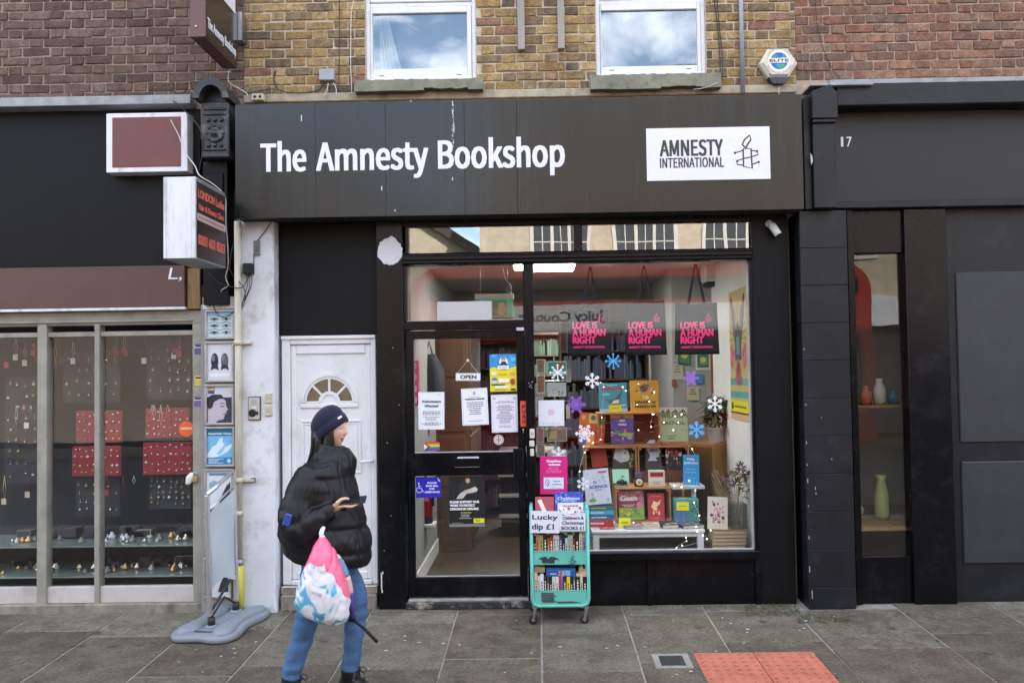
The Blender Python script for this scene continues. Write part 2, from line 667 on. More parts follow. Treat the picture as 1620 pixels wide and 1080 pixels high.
for i in range(len(colx) - 1):
 xa, xb = colx[i], colx[i + 1]
 ys = brk.get(xa)
 if ys is None:
  ys = [0.02]
  while ys[-1] > -2.0:
   ys.append(ys[-1] - rnd.choice((0.45, 0.7, 0.9)))
 ys = list(ys)
 if xa == 1.265:
  ys[-1] = TY1
 for a, b in zip(ys, ys[1:]):
  pale = a > -0.05 and rnd.random() < 0.75
  slab(xa, xb, b, a, M_slab_pale if pale else M_slab)
 y = ys[-1]
 if xa == 1.265:
  y = TY1 - 1.2
 while y > Y_KERB + 0.35:
  y2 = max(y - rnd.choice((0.7, 0.9, 1.0)), Y_KERB + 0.3)
  if y2 - (Y_KERB + 0.3) < 0.25:
   y2 = Y_KERB + 0.3
  if xa == 1.95 and y2 > -4:
   pass
  slab(xa, xb, y2, y)
  y = y2 if y2 > Y_KERB + 0.3 else -99
def tactile_tile(mb):
 mb.box(-0.197, 0.197, -0.197, 0.197, -0.03, 0.004, M_tact, 0.003)
 for i in range(6):
  for j in range(6):
   c = ((i - 2.5) * 0.0667, (j - 2.5) * 0.0667, 0.004)
   mb.lathe([(0.0145, 0), (0.0115, 0.006), (0.005, 0.0075)], c, M_tact, seg=8)
_tb = MB()
tactile_tile(_tb)
_tm = _tb.build('tactile_tile', mesh_only=True, local=True)
for i in range(2):
 for j in range(3):
  yc = TY1 - 0.2 - 0.4 * j
  inst(_tm, 'tactile_tile', pavement, (TX0 + 0.2 + 0.4 * i, yc, ground(yc) + 0.003), rot=(SLOPE, 0, 0))
# a thin filler strip beside the tactile block where the slab is cut
xe = TX0 + 0.8
slab(xe, 1.955, TY1 - 1.2, TY1, gap=0.004)
if TX0 > 1.27:
 slab(1.265, TX0, TY1 - 1.2, TY1, gap=0.004)
# access cover
ax0, ay1 = G(1030, 1034)
ax1, ay0 = G(1098, 1056)
ayc = (ay0 + ay1) / 2
cov = thing('access_cover', 'small dark metal access cover in a pale concrete surround beside the red tactile paving', 'access cover', ((ax0 + ax1) / 2, ayc, ground(ayc)), (SLOPE, 0, 0))
hw, hd = (ax1 - ax0) / 2, (ay1 - ay0) / 2
M_conc = mat('old_concrete', (0.25, 0.24, 0.21), 0.9, 0.25, 10, bump=0.4)
M_iron = mat('cast_iron', (0.045, 0.05, 0.055), 0.55, 0.3, 20, metal=0.4, bump=0.6, bscale=120)
mb = MB()
cw = hw * 0.66
cd = hd * 0.7
mb.box(-hw, -cw, -hd, hd, -.02, .004, M_conc, .002)
mb.box(cw, hw, -hd, hd, -.02, .004, M_conc, .002)
mb.box(-cw, cw, cd, hd, -.02, .0035, M_conc, .002)
mb.box(-cw, cw, -hd, -cd, -.02, .0035, M_conc, .002)
mb.build('surround', cov, local=True)
mb = MB()
mb.box(-cw + .004, cw - .004, -cd + .004, cd - .004, -.02, .005, M_iron, .003)
for k in range(7):
 x = -cw + .03 + k * (2 * cw - .06) / 6
 mb.box(x - .004, x + .004, -cd + .02, cd - .02, .005, .0075, M_iron)
mb.build('lid', cov, local=True)
# kerb, road and the far side of the street
M_gran = mat('granite_kerb', (0.24, 0.235, 0.23), 0.8, 0.3, 40, bump=0.3)
M_asph = mat('asphalt', (0.055, 0.055, 0.057), 0.85, 0.25, 3, bump=0.6, bscale=160)
zk = ground(Y_KERB)
kerb = thing('kerb', None, None, (0, 0, 0))
kerb['kind'] = 'structure'
for k in range(12):
 mb = MB()
 mb.box(-9 + k * 1.5 + .004, -9 + (k + 1) * 1.5 - .004, Y_KERB, Y_KERB + 0.3, zk - 0.3, zk + 0.004, M_gran, 0.012)
 mb.build('kerb_stone', kerb)
ZR = zk - 0.12
sheet('road', -60, 60, -15.2, Y_KERB, ZR, ZR, M_asph)
mb = MB()
for y in (Y_KERB - .35, Y_KERB - .5):
 mb.box(-30, 30, y - .05, y + .05, ZR, ZR + .004, mat('yellow_road_paint', (0.55, 0.38, 0.04), 0.7, .2))
mb.build('road_markings', kind='structure', origin=(0, 0, 0))
mb = MB()
mb.box(-60, 60, -20, -15.2, ZR - .2, ZR + .12, M_slab)
mb.build('far_pavement', kind='structure', origin=(0, 0, 0))
sheet('ground', -400, 400, -400, 400, ZR - 0.3, ZR - 0.3, M_asph)
# litter and moss on the pavement
mb = MB()
M_lit = mat('white_litter', (0.5, 0.49, 0.45), 0.8, 0.1)
rl = random.Random(5)
spots = [(640, 1007), (641, 1014), (663, 1017), (701, 1019), (886, 1024), (889, 1038), (841, 1034), (799, 1065), (583, 1059), (1182, 1001), (1183, 996), (1177, 1018), (977, 1022), (1133, 1031), (1093, 1063), (1071, 1068), (1265, 998), (1272, 995), (350, 1039), (370, 1027), (372, 1034), (420, 993), (421, 978), (452, 961), (611, 1030), (727, 1021), (960, 1026), (1156, 987), (1143, 978), (1320, 976), (1275, 983), (340, 1010), (405, 1016)]
for (px, py) in spots + [(rl.uniform(280, 1340), rl.uniform(985, 1078)) for _ in range(26)]:
 big = (px, py) in spots
 x, y = G(px, py)
 s = rl.uniform(.006, .012) if big else rl.uniform(.002, .004)
 a = rl.uniform(0, 6)
 z = ground(y) + .006
 mb.box(x - s, x + s, y - s * .6, y + s * .6, z, z + .003, M_lit, .001)
mb.build('scattered_white_litter', kind='stuff', origin=(0, 0, 0))
mb = MB()
M_gum = mat('trodden_gum_stain', (.075, .07, .062), .7, .2)
M_gum2 = mat('pale_gum_stain', (.30, .29, .27), .8, .2)
for k in range(150):
 y = rl.uniform(-2.1, -.15)
 x = rl.uniform(-3.6, 3.6)
 pale = rl.random() > .75
 s = rl.choice((.006, .009) if pale else (.008, .012, .018, .03)) * rl.uniform(.7, 1.2)
 z = ground(y) + .0034
 nn_ = 9
 mb.poly([(x + s * rl.uniform(.75, 1.1) * math.cos(2 * PI * i / nn_), y + s * rl.uniform(.75, 1.1) * math.sin(2 * PI * i / nn_), z + .0375 * s * math.sin(2 * PI * i / nn_)) for i in range(nn_)], M_gum2 if pale else M_gum)
mb.build('gum_stains', kind='stuff', origin=(0, 0, 0))
mb = MB()
for (pa, pb, pc, pd, n) in ((1180, 955, 1265, 975, 260), (1262, 972, 1345, 985, 160), (447, 960, 600, 975, 60), (700, 957, 1200, 962, 90)):
 for _ in range(n):
  px = rl.uniform(pa, pc)
  py = rl.uniform(pb, pd)
  x, y = G(px, py)
  if y > 0.0 or (x > 2.1 and y > -.14):
   continue
  s = rl.uniform(.004, .012)
  z = ground(y)
  mb.poly([(x - s, y, z + .006), (x, y - s, z + .009), (x + s, y, z + .006), (x, y + s, z + .010)], M_moss)
mb.build('moss_at_wall_foot', kind='stuff', origin=(0, 0, 0))
# ================================================================== brick walls
M_mort = mat('lime_mortar', (0.52, 0.445, 0.325), 0.95, 0.25, 14, bump=0.6)
M_mort2 = mat('brown_mortar', (0.30, 0.235, 0.185), 0.95, 0.25, 14, bump=0.6)
M_by = brick_mat('yellow_stock_brick', ['#96764a', '#ae915c', '#b89c68', '#86705a', '#b4945c', '#6c5e52', '#a4865a', '#c4aa78', '#90685a', '#b6985e', '#74665a', '#a28452'], sat=0.86, dark=0.45)
M_bb = brick_mat('brown_brick', ['#6c544a', '#785f54', '#624e45', '#7e695d', '#6a554c', '#5a4a43'], sat=0.85, dark=0.55)
M_br = brick_mat('red_brick', ['#956450', '#82604e', '#a0765c', '#8c6250', '#766054', '#a07c66'], sat=0.85, dark=0.5)
def brick_meshes(m):
 out = {}
 for kind, L in (('s', .215), ('h', .1025)):
  out[kind] = []
  for k in range(4):
   mb = MB()
   vv = mb.box(-L / 2, L / 2, -.002, .05, -.0325, .0325, m, .005)
   for v in vv:
    v.co += Vector((rnd.uniform(-.005, .005), rnd.uniform(-.003, .002), rnd.uniform(-.004, .004)))
   out[kind].append((mb.build('brick', mesh_only=True, local=True), L))
 return out
def lay(wall, m, x0, x1, z0, z1, y, holes, phase=0.0):
 sets = brick_meshes(m)
 r = 0
 z = z0
 n = 0
 while z + .0375 < z1:
  zc = z + .0375
  x = x0 - (0.0 if r % 2 == 0 else 0.17) - phase
  k = 0
  while x < x1:
   kind = 's' if k % 2 == 0 else 'h'
   L = .215 if kind == 's' else .1025
   a, b = max(x, x0), min(x + L, x1)
   for (h0, h1, hz0, hz1) in holes:
    if zc + .03 > hz0 and zc - .03 < hz1:
     if a >= h0 and b <= h1:
      a = b
     elif a < h0 < b:
      b = h0 - .004
     elif a < h1 < b:
      a = h1 + .004
   if b - a > .03:
    me, _ = rnd.choice(sets[kind])
    inst(me, 'brick', wall, ((a + b) / 2, y + rnd.uniform(-.003, .003), zc + rnd.uniform(-.003, .003)), ((b - a) / L, 1, rnd.uniform(.95, 1.04)), (0, rnd.uniform(-.008, .008), 0))
    n += 1
   x += L + .011
   k += 1
  z += .075
  r += 1
 return n
ZB = P(810, 152)[1]                    # top of the shop sign
WT = 5.12
win1 = (P(578, 75)[0], P(753, 75)[0], P(660, 133)[1], 6.0)
win2 = (P(943, 70)[0], P(1117, 70)[0], P(1030, 124)[1], 6.0)
XL, XR = P(386, 75)[0], P(1258, 75)[0]
upper = thing('brick_house', 'yellow brick upper storey with two white windows above the bookshop sign', 'house', (0, 0.3, ZB))
wl_ = MB()
for (a, b) in ((XL, win1[0]), (win1[1], win2[0]), (win2[1], XR)):
 wl_.box(a, b, 0.006, 0.3, ZB - .3, 12, M_mort)
for wn_ in (win1, win2):
 wl_.box(wn_[0], wn_[1], 0.007, 0.3, ZB - .3, wn_[2] - .005, M_mort)
 wl_.box(wn_[0], wn_[1], 0.007, 0.3, 6.0, 12, M_mort)
wall_c = wl_.build('wall', upper)
sill_h = [(win1[0] - .07, win1[1] + .07, win1[2] - .09, win1[2]), (win2[0] - .06, win2[1] + .1, win2[2] - .09, win2[2])]
nb = lay(wall_c, M_by, XL, XR, ZB + .045, WT, 0.0, [win1, win2] + sill_h)
bk_ = MB()  # unseen slab, roof and walls added to keep sun from leaking through
bk_.box(-16, 16, .31, 8.4, 3.32, 3.42, M_mort2)
bk_.box(-16, 16, 8.3, 8.5, -.2, 12, M_mort2)
bk_.box(-16, 16, .3, 8.4, 11.9, 12, M_mort2)
bk_.box(-16, -15.9, .3, 8.4, -.2, 12, M_mort2)
bk_.box(15.9, 16, .3, 8.4, -.2, 12, M_mort2)
bk_.box(2.06, 2.5, .19, 8.3, -.2, 3.32, M_mort2)
bk_.box(-2.6, -2.14, .17, 8.3, -.2, 3.32, M_mort2)
bk_.build('sun_blocking_shell', upper)
# rendered strip under the brickwork
M_rend = mat('cream_render', (0.42, 0.37, 0.27), 0.9, 0.2, 10, bump=0.5, dirt=(0.10, 0.09, 0.06), dirt_amt=0.7, dirt_scale=4)
boxpart('render_strip', upper, (XL, XR, ZB - .02, ZB + .048), -0.02, 0.005, M_rend, .006)
M_upvc = mat('white_upvc', (0.74, 0.75, 0.77), 0.35, 0.04, 4, dirt=(0.45, 0.44, 0.40), dirt_amt=0.35, dirt_scale=5)
M_dark = mat('dark_recess', (0.012, 0.012, 0.013), 0.8, 0.2)
M_room = mat('dim_room_wall', (0.32, 0.31, 0.30), 0.9, 0.1)
M_glass_up = glass('upper_window_glass', 0.17, wob=0.25)
M_curt = mat('net_curtain', (0.62, 0.60, 0.56), 0.9, 0.08, 12)
M_stone = mat('mossy_stone_sill', (0.24, 0.24, 0.17), 0.9, 0.35, 9, bump=0.6, dirt=(0.03, 0.035, 0.012), dirt_amt=0.95, dirt_scale=4.5)
def upstairs_window(q, pane, label_bits):
 x0, x1, z0, z1 = q
 fr = MB()
 t = .05
 y0, y1 = .03, .09
 fr.box(x0, x0 + .035, y0, y1, z0, z1, M_upvc, .004)
 fr.box(x1 - .035, x1, y0, y1, z0, z1, M_upvc, .004)
 fr.box(x0 + .035, x1 - .035, y0 - .03, y1, z0, z0 + .05, M_upvc, .006)
 zt = pane[3] + .055
 fr.box(x0 + .035, x1 - .035, y0, y1, zt, zt + .035, M_upvc, .004)
 w = fr.build('window', upper)
 sb = MB()
 for (zz0, zz1) in ((z0 + .052, zt - .002), (zt + .037, z1)):
  p0 = pane[2] if zz0 < zt - .1 else zz0 + .06
  p1 = pane[3] if zz0 < zt - .1 else z1
  sb.box(x0 + .037, pane[0], y0 - .01, y1 - .01, zz0, zz1, M_upvc, .006)
  sb.box(pane[1], x1 - .037, y0 - .01, y1 - .01, zz0, zz1, M_upvc, .006)
  sb.box(pane[0], pane[1], y0 - .009, y1 - .01, zz0, p0, M_upvc, .006)
  if p1 < zz1:
   sb.box(pane[0], pane[1], y0 - .009, y1 - .01, p1, zz1, M_upvc, .006)
 for k in (.12, .82):
  xx = x0 + (x1 - x0) * k
  sb.box(xx, xx + .04, y0 - .0105, y0 - .006, z0 + .075, z0 + .08, M_dark)
 sb.build('sash', w)
 g = MB()
 g.box(pane[0] - .01, pane[1] + .01, y1 - .05, y1 - .044, pane[2] - .01, pane[3] + .01, M_glass_up)
 g.build('pane', w)
 g = MB()
 g.box(pane[0] - .01, pane[1] + .01, y1 - .05, y1 - .044, zt + .08, z1, M_glass_up)
 g.build('pane', w)
 rm = MB()
 rm.box(x0 + .05, x1 - .05, 1.3, 1.32, z0 - .2, z1, M_room)
 rm.box(x0 - .3, x0 - .28, .3, 1.3, z0 - .2, z1, M_room)
 rm.box(x1 + .28, x1 + .3, .3, 1.3, z0 - .2, z1, M_room)
 rm.box(x0 - .3, x1 + .3, .31, 1.3, z1, z1 + .02, M_room)
 rm.box(x0 - .3, x1 + .3, .31, 1.3, z0 - .22, z0 - .2, M_room)
 rm.build('room', w)
 return w
w1 = upstairs_window(win1, Q(590, 25, 740, 109, .05), '')
w2 = upstairs_window(win2, Q(950, 20, 1103, 105, .05), '')
def curtain(q, w, cut, name='curtain'):
 """a hanging net drawn to one side: cut gives its free edge as (share of height, share of width)"""
 mb = MB()
 x0, x1, z0, z1 = q
 n, m_ = 26, 16
 g = []
 for i in range(n + 1):
  row = []
  for j in range(m_ + 1):
   v = j / m_
   xe = x0 + (x1 - x0) * cut(v)
   u = i / n
   row.append(mb.bm.verts.new((x0 + (xe - x0) * u, .2 + .018 * math.sin(u * 34) + .01 * math.sin(u * 13 + 2), z0 + (z1 - z0) * v)))
  g.append(row)
 fs = []
 for i in range(n):
  for j in range(m_):
   fs.append(mb.bm.faces.new([g[i][j], g[i + 1][j], g[i + 1][j + 1], g[i][j + 1]]))
 mb._setm(fs, M_curt, True)
 return mb.build(name, w)
curtain((win1[0] + .07, win1[1], win1[2], 5.6), w1, lambda v: .30 - .27 * max(0, min(1, (v - .02) * 1.6)) ** .8)
curtain((win2[0] + .05, win2[1], win2[2], 5.6), w2, lambda v: .05 + .02 * v)
def sill(q, cutz):
 mb = MB()
 n = 26
 x0, x1, z0, z1 = q
 rs = random.Random(int(x0 * 100))
 vv = []
 for i in range(n):
  a = x0 + (x1 - x0) * i / n
  b = x0 + (x1 - x0) * (i + 1) / n
  d = .012 * abs(noise.noise((a * 3, 0, 0))) + (cutz if .5 < i / n < .85 else 0) * (.5 + .5 * rs.random())
  mb.box(a, b + .0005 * (i % 2), -.10 + .03 * d * 10, .03, z0 + d, z1 + rs.uniform(-.004, .004), M_stone)
 return mb.build('window_sill', upper)
sill((P(565, 140)[0], P(765, 140)[0], P(660, 150)[1], P(660, 132)[1]), .022)
sill((P(933, 135)[0], P(1137, 135)[0], P(1030, 147)[1], P(1030, 124)[1]), .018)
# brown brick neighbour and red brick neighbour
nl = thing('brick_house', 'brown brick upper storey behind the projecting sign, joining the yellow brick', 'house', (-3.2, 0.3, ZB))
wb = boxpart('wall', nl, (-16, XL, ZB - .3, 12), 0.008, 0.3, M_mort2, 0)
lay(wb, M_bb, -4.6, XL - .004, ZB + .02, WT, 0.002, [], .05)
nr = thing('brick_house', 'red brick upper storey beside the alarm box, joining the yellow brick', 'house', (3.2, 0.3, ZB))
wr = boxpart('wall', nr, (XR, 16, ZB - .3, 12), 0.008, 0.3, mat('pink_mortar', (0.40, 0.31, 0.24), 0.95, 0.2, 14, bump=0.5), 0)
lay(wr, M_br, XR + .006, 4.35, ZB + .08, WT, 0.002, [], .11)
# ================================================================== the long black sign
M_sign = mat('dark_sign_sheet', (0.0085, 0.0088, 0.0092), 0.22, 0.35, 2.2, spec=0.5, stretch=(5, 1, .22), dirt=(0.030, 0.030, 0.032), dirt_amt=0.4, dirt_scale=4)
M_ltr = mat('white_letter_vinyl', (0.76, 0.77, 0.84), 0.4, 0.02, spec=0.5)
M_ink = mat('dark_print', (0.045, 0.04, 0.038), 0.5, 0.05)
YS = -0.22
sx0, sx1 = P(372, 255, YS)[0], P(1270, 240, YS)[0]
sz1, sz0 = P(820, 157.5, YS)[1], P(820, 338.5, YS)[1]
sign = thing('shop_sign', 'long dark sign board across the shopfront with big white lettering', 'shop sign', ((sx0 + sx1) / 2, 0, sz0))
body = MB()
body.box(sx0 + .004, sx1 - .004, YS + .004, 0.0, sz0 + .004, sz1 - .004, M_dark)
body.build('sign_case', sign)
edges = [sx0] + [P(p, 250, YS)[0] for p in (499, 610, 735, 818)] + [sx1]
for a, b in zip(edges, edges[1:]):
 mb = MB()
 mb.box(a + .0004, b - .0004, YS, YS + .02, sz0, sz1, M_sign, .0015)
 mb.build('sign_sheet', sign)
mb = MB()
yl = YS - .0012
xa, za = P(412, 272, YS)
xb, zb = P(894, 265, YS)
cap = P(640, 224.5, YS)[1] - P(640, 268.5, YS)[1]
# words placed one by one so that the spacing follows the sign
for s, p0, p1 in (('The', 412, 485), ('Amnesty', 500, 678), ('Bookshop', 693, 894)):
 x0_, z_ = P(p0, 272 - (p0 - 412) * .0148, YS)
 x1_, _ = P(p1, 268, YS)
 mb.text(s, x0_ + .008, x1_ - .008, za + .003, cap - .005, yl, M_ltr, bold=.0078, grot=True)
mb.build('lettering', sign)
lp = Q(1022, 204, 1219, 283, YS)
lp = (lp[0], lp[1], P(1120, 285, YS)[1], P(1120, 202, YS)[1])
mb = MB()
mb.box(lp[0], lp[1], YS - .004, YS + .002, lp[2], lp[3], M_ltr, .001)
lgo = mb.build('logo_panel', sign)
mb = MB()
yl2 = YS - .0052
q = Q(1044, 222, 1143, 248, YS)
mb.text('AMNESTY', q[0], q[1], P(1093, 246.5, YS)[1], P(1093, 222, YS)[1] - P(1093, 246.5, YS)[1], yl2, M_ink, bold=.0045, grot=True)
q = Q(1044, 250, 1145, 266, YS)
mb.text('INTERNATIONAL', q[0], q[1], P(1094, 265, YS)[1], P(1094, 250, YS)[1] - P(1094, 265, YS)[1], yl2, M_ink, bold=.002, grot=True)
cx, cz = P(1181, 241, YS)
candle(mb, cx, cz, .265, yl2, M_ink, .0125)
mb.build('logo_lettering', lgo)
# white drips on the sign
mb = MB()
rs = random.Random(3)
for (px, py, s) in ((716, 164, 5), (716, 178, 4), (718, 205, 6), (718, 198, 3), (477, 187, 6), (604, 298, 4), (625, 333, 2), (716, 283, 3), (650, 160, 2)):
 x, z = P(px, py, YS)
 mb.box(x - .003, x + .003, YS - .0016, YS, z - s / 205 / 1.2, z + s / 205 / 1.2, M_ltr)
for _ in range(30):
 x, z = P(716.5 + rs.uniform(-1.5, 1.5), rs.uniform(160, 232), YS)
 mb.box(x - .0015, x + .0015, YS - .0015, YS, z - rs.uniform(.003, .012), z + .004, M_ltr)
o = mb.build('paint_drips', sign)
o['kind'] = 'stuff'
# ================================================================== shopfront
M_blk = mat('black_gloss_paint', (0.0028, 0.0033, 0.0048), 0.26, 0.3, 5, bump=0.12, bscale=18, spec=0.25, dirt=(0.03, 0.031, 0.034), dirt_amt=0.25, dirt_scale=4)
M_blk2 = mat('black_matt_paint', (0.0045, 0.0046, 0.0055), 0.5, 0.3, 6, bump=0.2, bscale=40, spec=.2)
M_gl = glass('shop_glass', 0.045, tint=(.99, .995, .99), wob=0.12)
M_glt = glass('transom_glass', 0.22, wob=0.12)
M_worn = mat('worn_edge', (0.42, 0.42, 0.42), 0.7, 0.2)
front = thing('shopfront', 'black painted timber bookshop front with a big display window and glazed door', 'shopfront', (0.1, 0, 0))
def fpart(name, a, b, c, d, y0, y1, m=None, bev=.004, Y=0.0, parent=None):
 return boxpart(name, parent or front, Q(a, b, c, d, Y), y0, y1, m or M_blk, bev)
def vpost(name, pa, pb, za, zb, y0, y1, m=None, bev=.004, pm=650):
 """upright: x from the mid height, z in metres"""
 return boxpart(name, front, (P(pa, pm)[0], P(pb, pm)[0], za, zb), y0, y1, m or M_blk, bev)
ZH = P(900, 345)[1] + .12          # head, hidden behind the sign
zt1, zt0 = P(900, 397.5)[1], P(900, 415.5)[1]        # transom bar
z_base = 0.0
vpost('post', 597.5, 639.5, z_base, ZH, -.01, .14)
vpost('post', 1195, 1254, z_base, ZH, .015, .16, M_blk2)
xm0, xm1 = P(832, 650)[0], P(846.5, 650)[0]
boxpart('mullion', front, (xm0, xm1, .02, zt0), 0.0, .09, M_blk, .005)
xl, xr = P(639.5, 650)[0], P(1195, 650)[0]
boxpart('transom_bar', front, (xl, xr, zt0, zt1), -.035, .09, M_blk, .012)
boxpart('transom_bar', front, (xl, xr, zt0 + .03, zt1 - .022), -.05, -.033, M_blk, .008)
ztt = P(900, 354)[1]
boxpart('head_rail', front, (xl, xr, ztt, ZH), 0.0, .09, M_blk, .004)
x90, x92 = P(908, 373)[0], P(921, 373)[0]
boxpart('mullion', front, (x90, x92, zt1, ztt), .002, .09, M_blk, .004)
boxpart('edge_bead', front, (P(641, 373)[0], P(645.5, 373)[0], zt1, ztt), .01, .08, M_blk, .002)
x119 = P(1189, 373)[0]
boxpart('edge_bead', front, (x119, xr, zt1, ztt), .003, .09, M_blk, .003)
for a, b in ((xl + .02, x90), (x92, x119)):
 boxpart('transom_pane', front, (a, b, zt1, ztt), .045, .051, M_glt, 0)
boxpart('ceiling_edge_board', front, (xl, xr, zt0 + .03, ztt + .05), .16, .18, mat('grey_board', (0.055, 0.053, 0.048), 0.8, .2), 0)
# light over the door
zr1, zr0 = P(735, 507)[1], P(735, 521)[1]
boxpart('door_head_rail', front, (xl, xm0, zr0, zr1), -.004, .085, M_blk, .005)
qd = Q(643, 421, 828, 505, .03)
boxpart('edge_bead', front, (xl, qd[0], zr1, zt0), .01, .08, M_blk, .003)
boxpart('edge_bead', front, (qd[1], xm0, zr1, zt0), .01, .08, M_blk, .003)
boxpart('fanlight_pane', front, (qd[0], qd[1], zr1, zt0), .045, .051, M_gl, 0)
boxpart('glazing_bead', front, (qd[0], qd[1], zr1, zr1 + .008), .03, .045, M_worn, .001)
# big window
xw0, xw1 = xm1, P(1194.5, 640)[0]
zsill = P(1070, 871.5)[1]
boxpart('edge_bead', front, (P(1190, 640)[0], xr, zsill, zt0), .004, .085, M_blk, .003)
boxpart('window_pane', front, (xw0, P(1190, 640)[0], zsill, zt0), .045, .051, M_gl, 0)
mb = MB()
mb.box(xw0, P(1190, 640)[0] , .025, .044, zsill, zsill + .011, M_worn, .002)
mb.box(P(1187.5, 640)[0], P(1190, 640)[0] , .028, .046, zsill + .011, zt0, M_worn, .001)
mb.build('glazing_bead', front)
# sill and stall riser
zs0 = P(1070, 884.5)[1]
boxpart('bottom_sill', front, (xm1, xr, zs0, zsill), -.03, .09, M_blk, .006)
boxpart('stall_riser', front, (xm1, xr, .0, zs0), .035, .09, M_blk, 0)
for (a, b) in ((840, 853), (1024, 1035), (1196, 1206)):
 boxpart('riser_stile', front, (P(a, 915)[0], P(b, 915)[0], .0, zs0), .008, .036, M_blk, .004)
for (a, b) in ((853, 1024), (1035, 1196)):
 boxpart('riser_rail', front, (P(a, 915)[0] , P(b, 915)[0], zs0 - .028, zs0), .012, .036, M_blk, .004)
# threshold
boxpart('threshold', front, (xl, xm1, 0.0, .055), -.03, .1, mat('worn_threshold', (0.02, 0.022, 0.028), 0.6, .3, dirt=(.5, .47, .38), dirt_amt=.8, dirt_scale=9), .006)
boxpart('threshold_nosing', front, (xl + .02, xm0, .055, .075), -.012, .08, mat('worn_stone_nosing', (0.36, 0.35, 0.32), 0.8, .3, 14, dirt=(.03, .03, .03), dirt_amt=.7), .004)
# the glazed door
zd1, zd0 = zr0 - .006, .085
xd0, xd1 = P(642.5, 730)[0] + .004, xm0 - .004
dp1 = Q(654.5, 535, 820, 716, .04)
dp2 = Q(655.5, 752, 823, 913, .04)
zp = [P(737, 535)[1], P(737, 716)[1], P(737, 752)[1], P(739, 913)[1]]
mb = MB()
mb.box(xd0, dp1[0], .02, .07, zd0, zd1, M_blk, .004)
mb.box(dp1[1], xd1, .02, .07, zd0, zd1, M_blk, .004)
for (a, b) in ((zp[0], zd1), (zp[2], zp[1]), (zd0, zp[3])):
 mb.box(dp1[0], dp1[1], .0205, .07, a, b, M_blk, .004)
door = mb.build('door', front)
for (a, b) in ((zp[1], zp[0]), (zp[3], zp[2])):
 mb = MB()
 mb.box(dp1[0], dp1[1], .045, .051, a, b, M_gl)
 mb.build('pane', door)
mb = MB()
for (a, b) in ((zp[1], zp[0]), (zp[3], zp[2])):
 mb.box(dp1[0], dp1[1], .036, .044, a, a + .008, M_worn, .001)
 mb.box(dp1[0], dp1[0] + .006, .037, .044, a + .008, b, M_blk2, .001)
mb.build('bead', door)
M_steel = mat('brushed_steel', (0.5, 0.5, 0.5), 0.3, 0.1, metal=1.0)
M_brass = mat('aged_brass', (0.5, 0.38, 0.18), 0.4, 0.2, metal=1.0)
mb = MB()
q = Q(716, 725, 763, 741, 0.02)
mb.box(q[0], q[1], .01, .022, q[2], q[3], M_blk, .003)
mb.box(q[0] + .02, q[1] - .02, .002, .012, q[2] + .012, q[2] + .018, M_steel, .001)
mb.build('letter_plate', door)
mb = MB()
q = Q(811, 708, 829, 757, 0)
for xx in (q[0] + .012, q[1] - .006):
 mb.tube([(xx, .018, q[3] - .01), (xx, -.05, q[3]), (xx, -.05, q[2]), (xx, .018, q[2] + .01)], .0055, M_blk, 8)
mb.box(q[0] + .004, q[1] - .002, -.058, -.042, q[2], q[3], M_blk, .006)
mb.build('pull_handle', door)
mb = MB()
x, z = P(828, 681)
mb.lathe([(.008, 0), (.008, .004), (.004, .005)], (x, .02, z + .006), M_brass, 12, 'y')
mb.box(x - .004, x + .004, .015, .0195, z - .02, z, M_brass, .001)
mb.build('lock', door)
# black panel and lintel above the white door
mb = MB()
q = (P(425, 440)[0], P(598, 440)[0], P(520, 529, .1)[1], ZH)
mb.box(q[0], q[1], .1, .14, q[2], q[3], M_blk2)
mb.build('overdoor_panel', front)
# round white patch where a lamp was taken off the post
mb = MB()
cx, cz = P(617, 398)
rs = random.Random(8)
pts = []
for k in range(34):
 a = 2 * PI * k / 34
 r = .101 + rs.uniform(-.006, .006) + (.014 if k in (7, 8) else 0)
 pts.append((cx + r * math.cos(a), cz + r * 1.08 * math.sin(a)))
M_plas = mat('white_filler', (0.66, 0.66, 0.68), 0.9, 0.06, 12, bump=0.4, bscale=30)
mb.prism(pts, -.013, -.008, M_plas)
mb.build('bare_plaster_patch', front)
# scrapes on the post foot
mb = MB()
for (px, py, h) in ((604, 918, 26), (605, 934, 5), (606, 905, 4)):
 x, z = P(px, py)
 mb.box(x - .005, x + .005, -.0115, -.009, z - h / 400, z + h / 400, M_plas, .001)
for (px, py) in ((622, 550), (613, 700), (632, 640), (619, 815), (608, 870)):
 x, z = P(px, py)
 mb.box(x - .002, x + .002, -.0112, -.009, z - .004, z + .003, M_plas)
o = mb.build('paint_scrapes', front)
o['kind'] = 'stuff'
# ================================================================== white front door
M_dgl = glass('amber_fanlight_glass', 0.10, tint=(0.55, 0.50, 0.40))
wd = thing('front_door', 'white panelled front door with an arched fanlight behind the walking person', 'door', (P(523, 700, .12)[0], .14, .14))
YD = .115
fx0, fx1 = P(449, 740, YD)[0], P(598, 740, YD)[0]
fz1 = P(523, 531, YD)[1]
fz0 = P(523, 922, YD)[1]
lx0, lx1 = P(472, 740, YD)[0], P(580, 740, YD)[0]
lz1 = P(523, 560, YD)[1]
mb = MB()
mb.box(fx0, lx0 - .05, .07, .15, fz0, fz1, M_upvc, .006)
mb.box(lx1 + .05, fx1, .07, .15, fz0, fz1, M_upvc, .006)
mb.box(lx0 - .05, lx1 + .05, .071, .15, fz1 - .07, fz1, M_upvc, .006)
mb.box(fx0, fx1, .055, .069, fz1 - .028, fz1, M_upvc, .004)
mb.box(lx0 - .05, lx1 + .05, .06, .15, fz0, fz0 + .035, M_upvc, .006)
mb.build('door_frame', wd)
mb = MB()
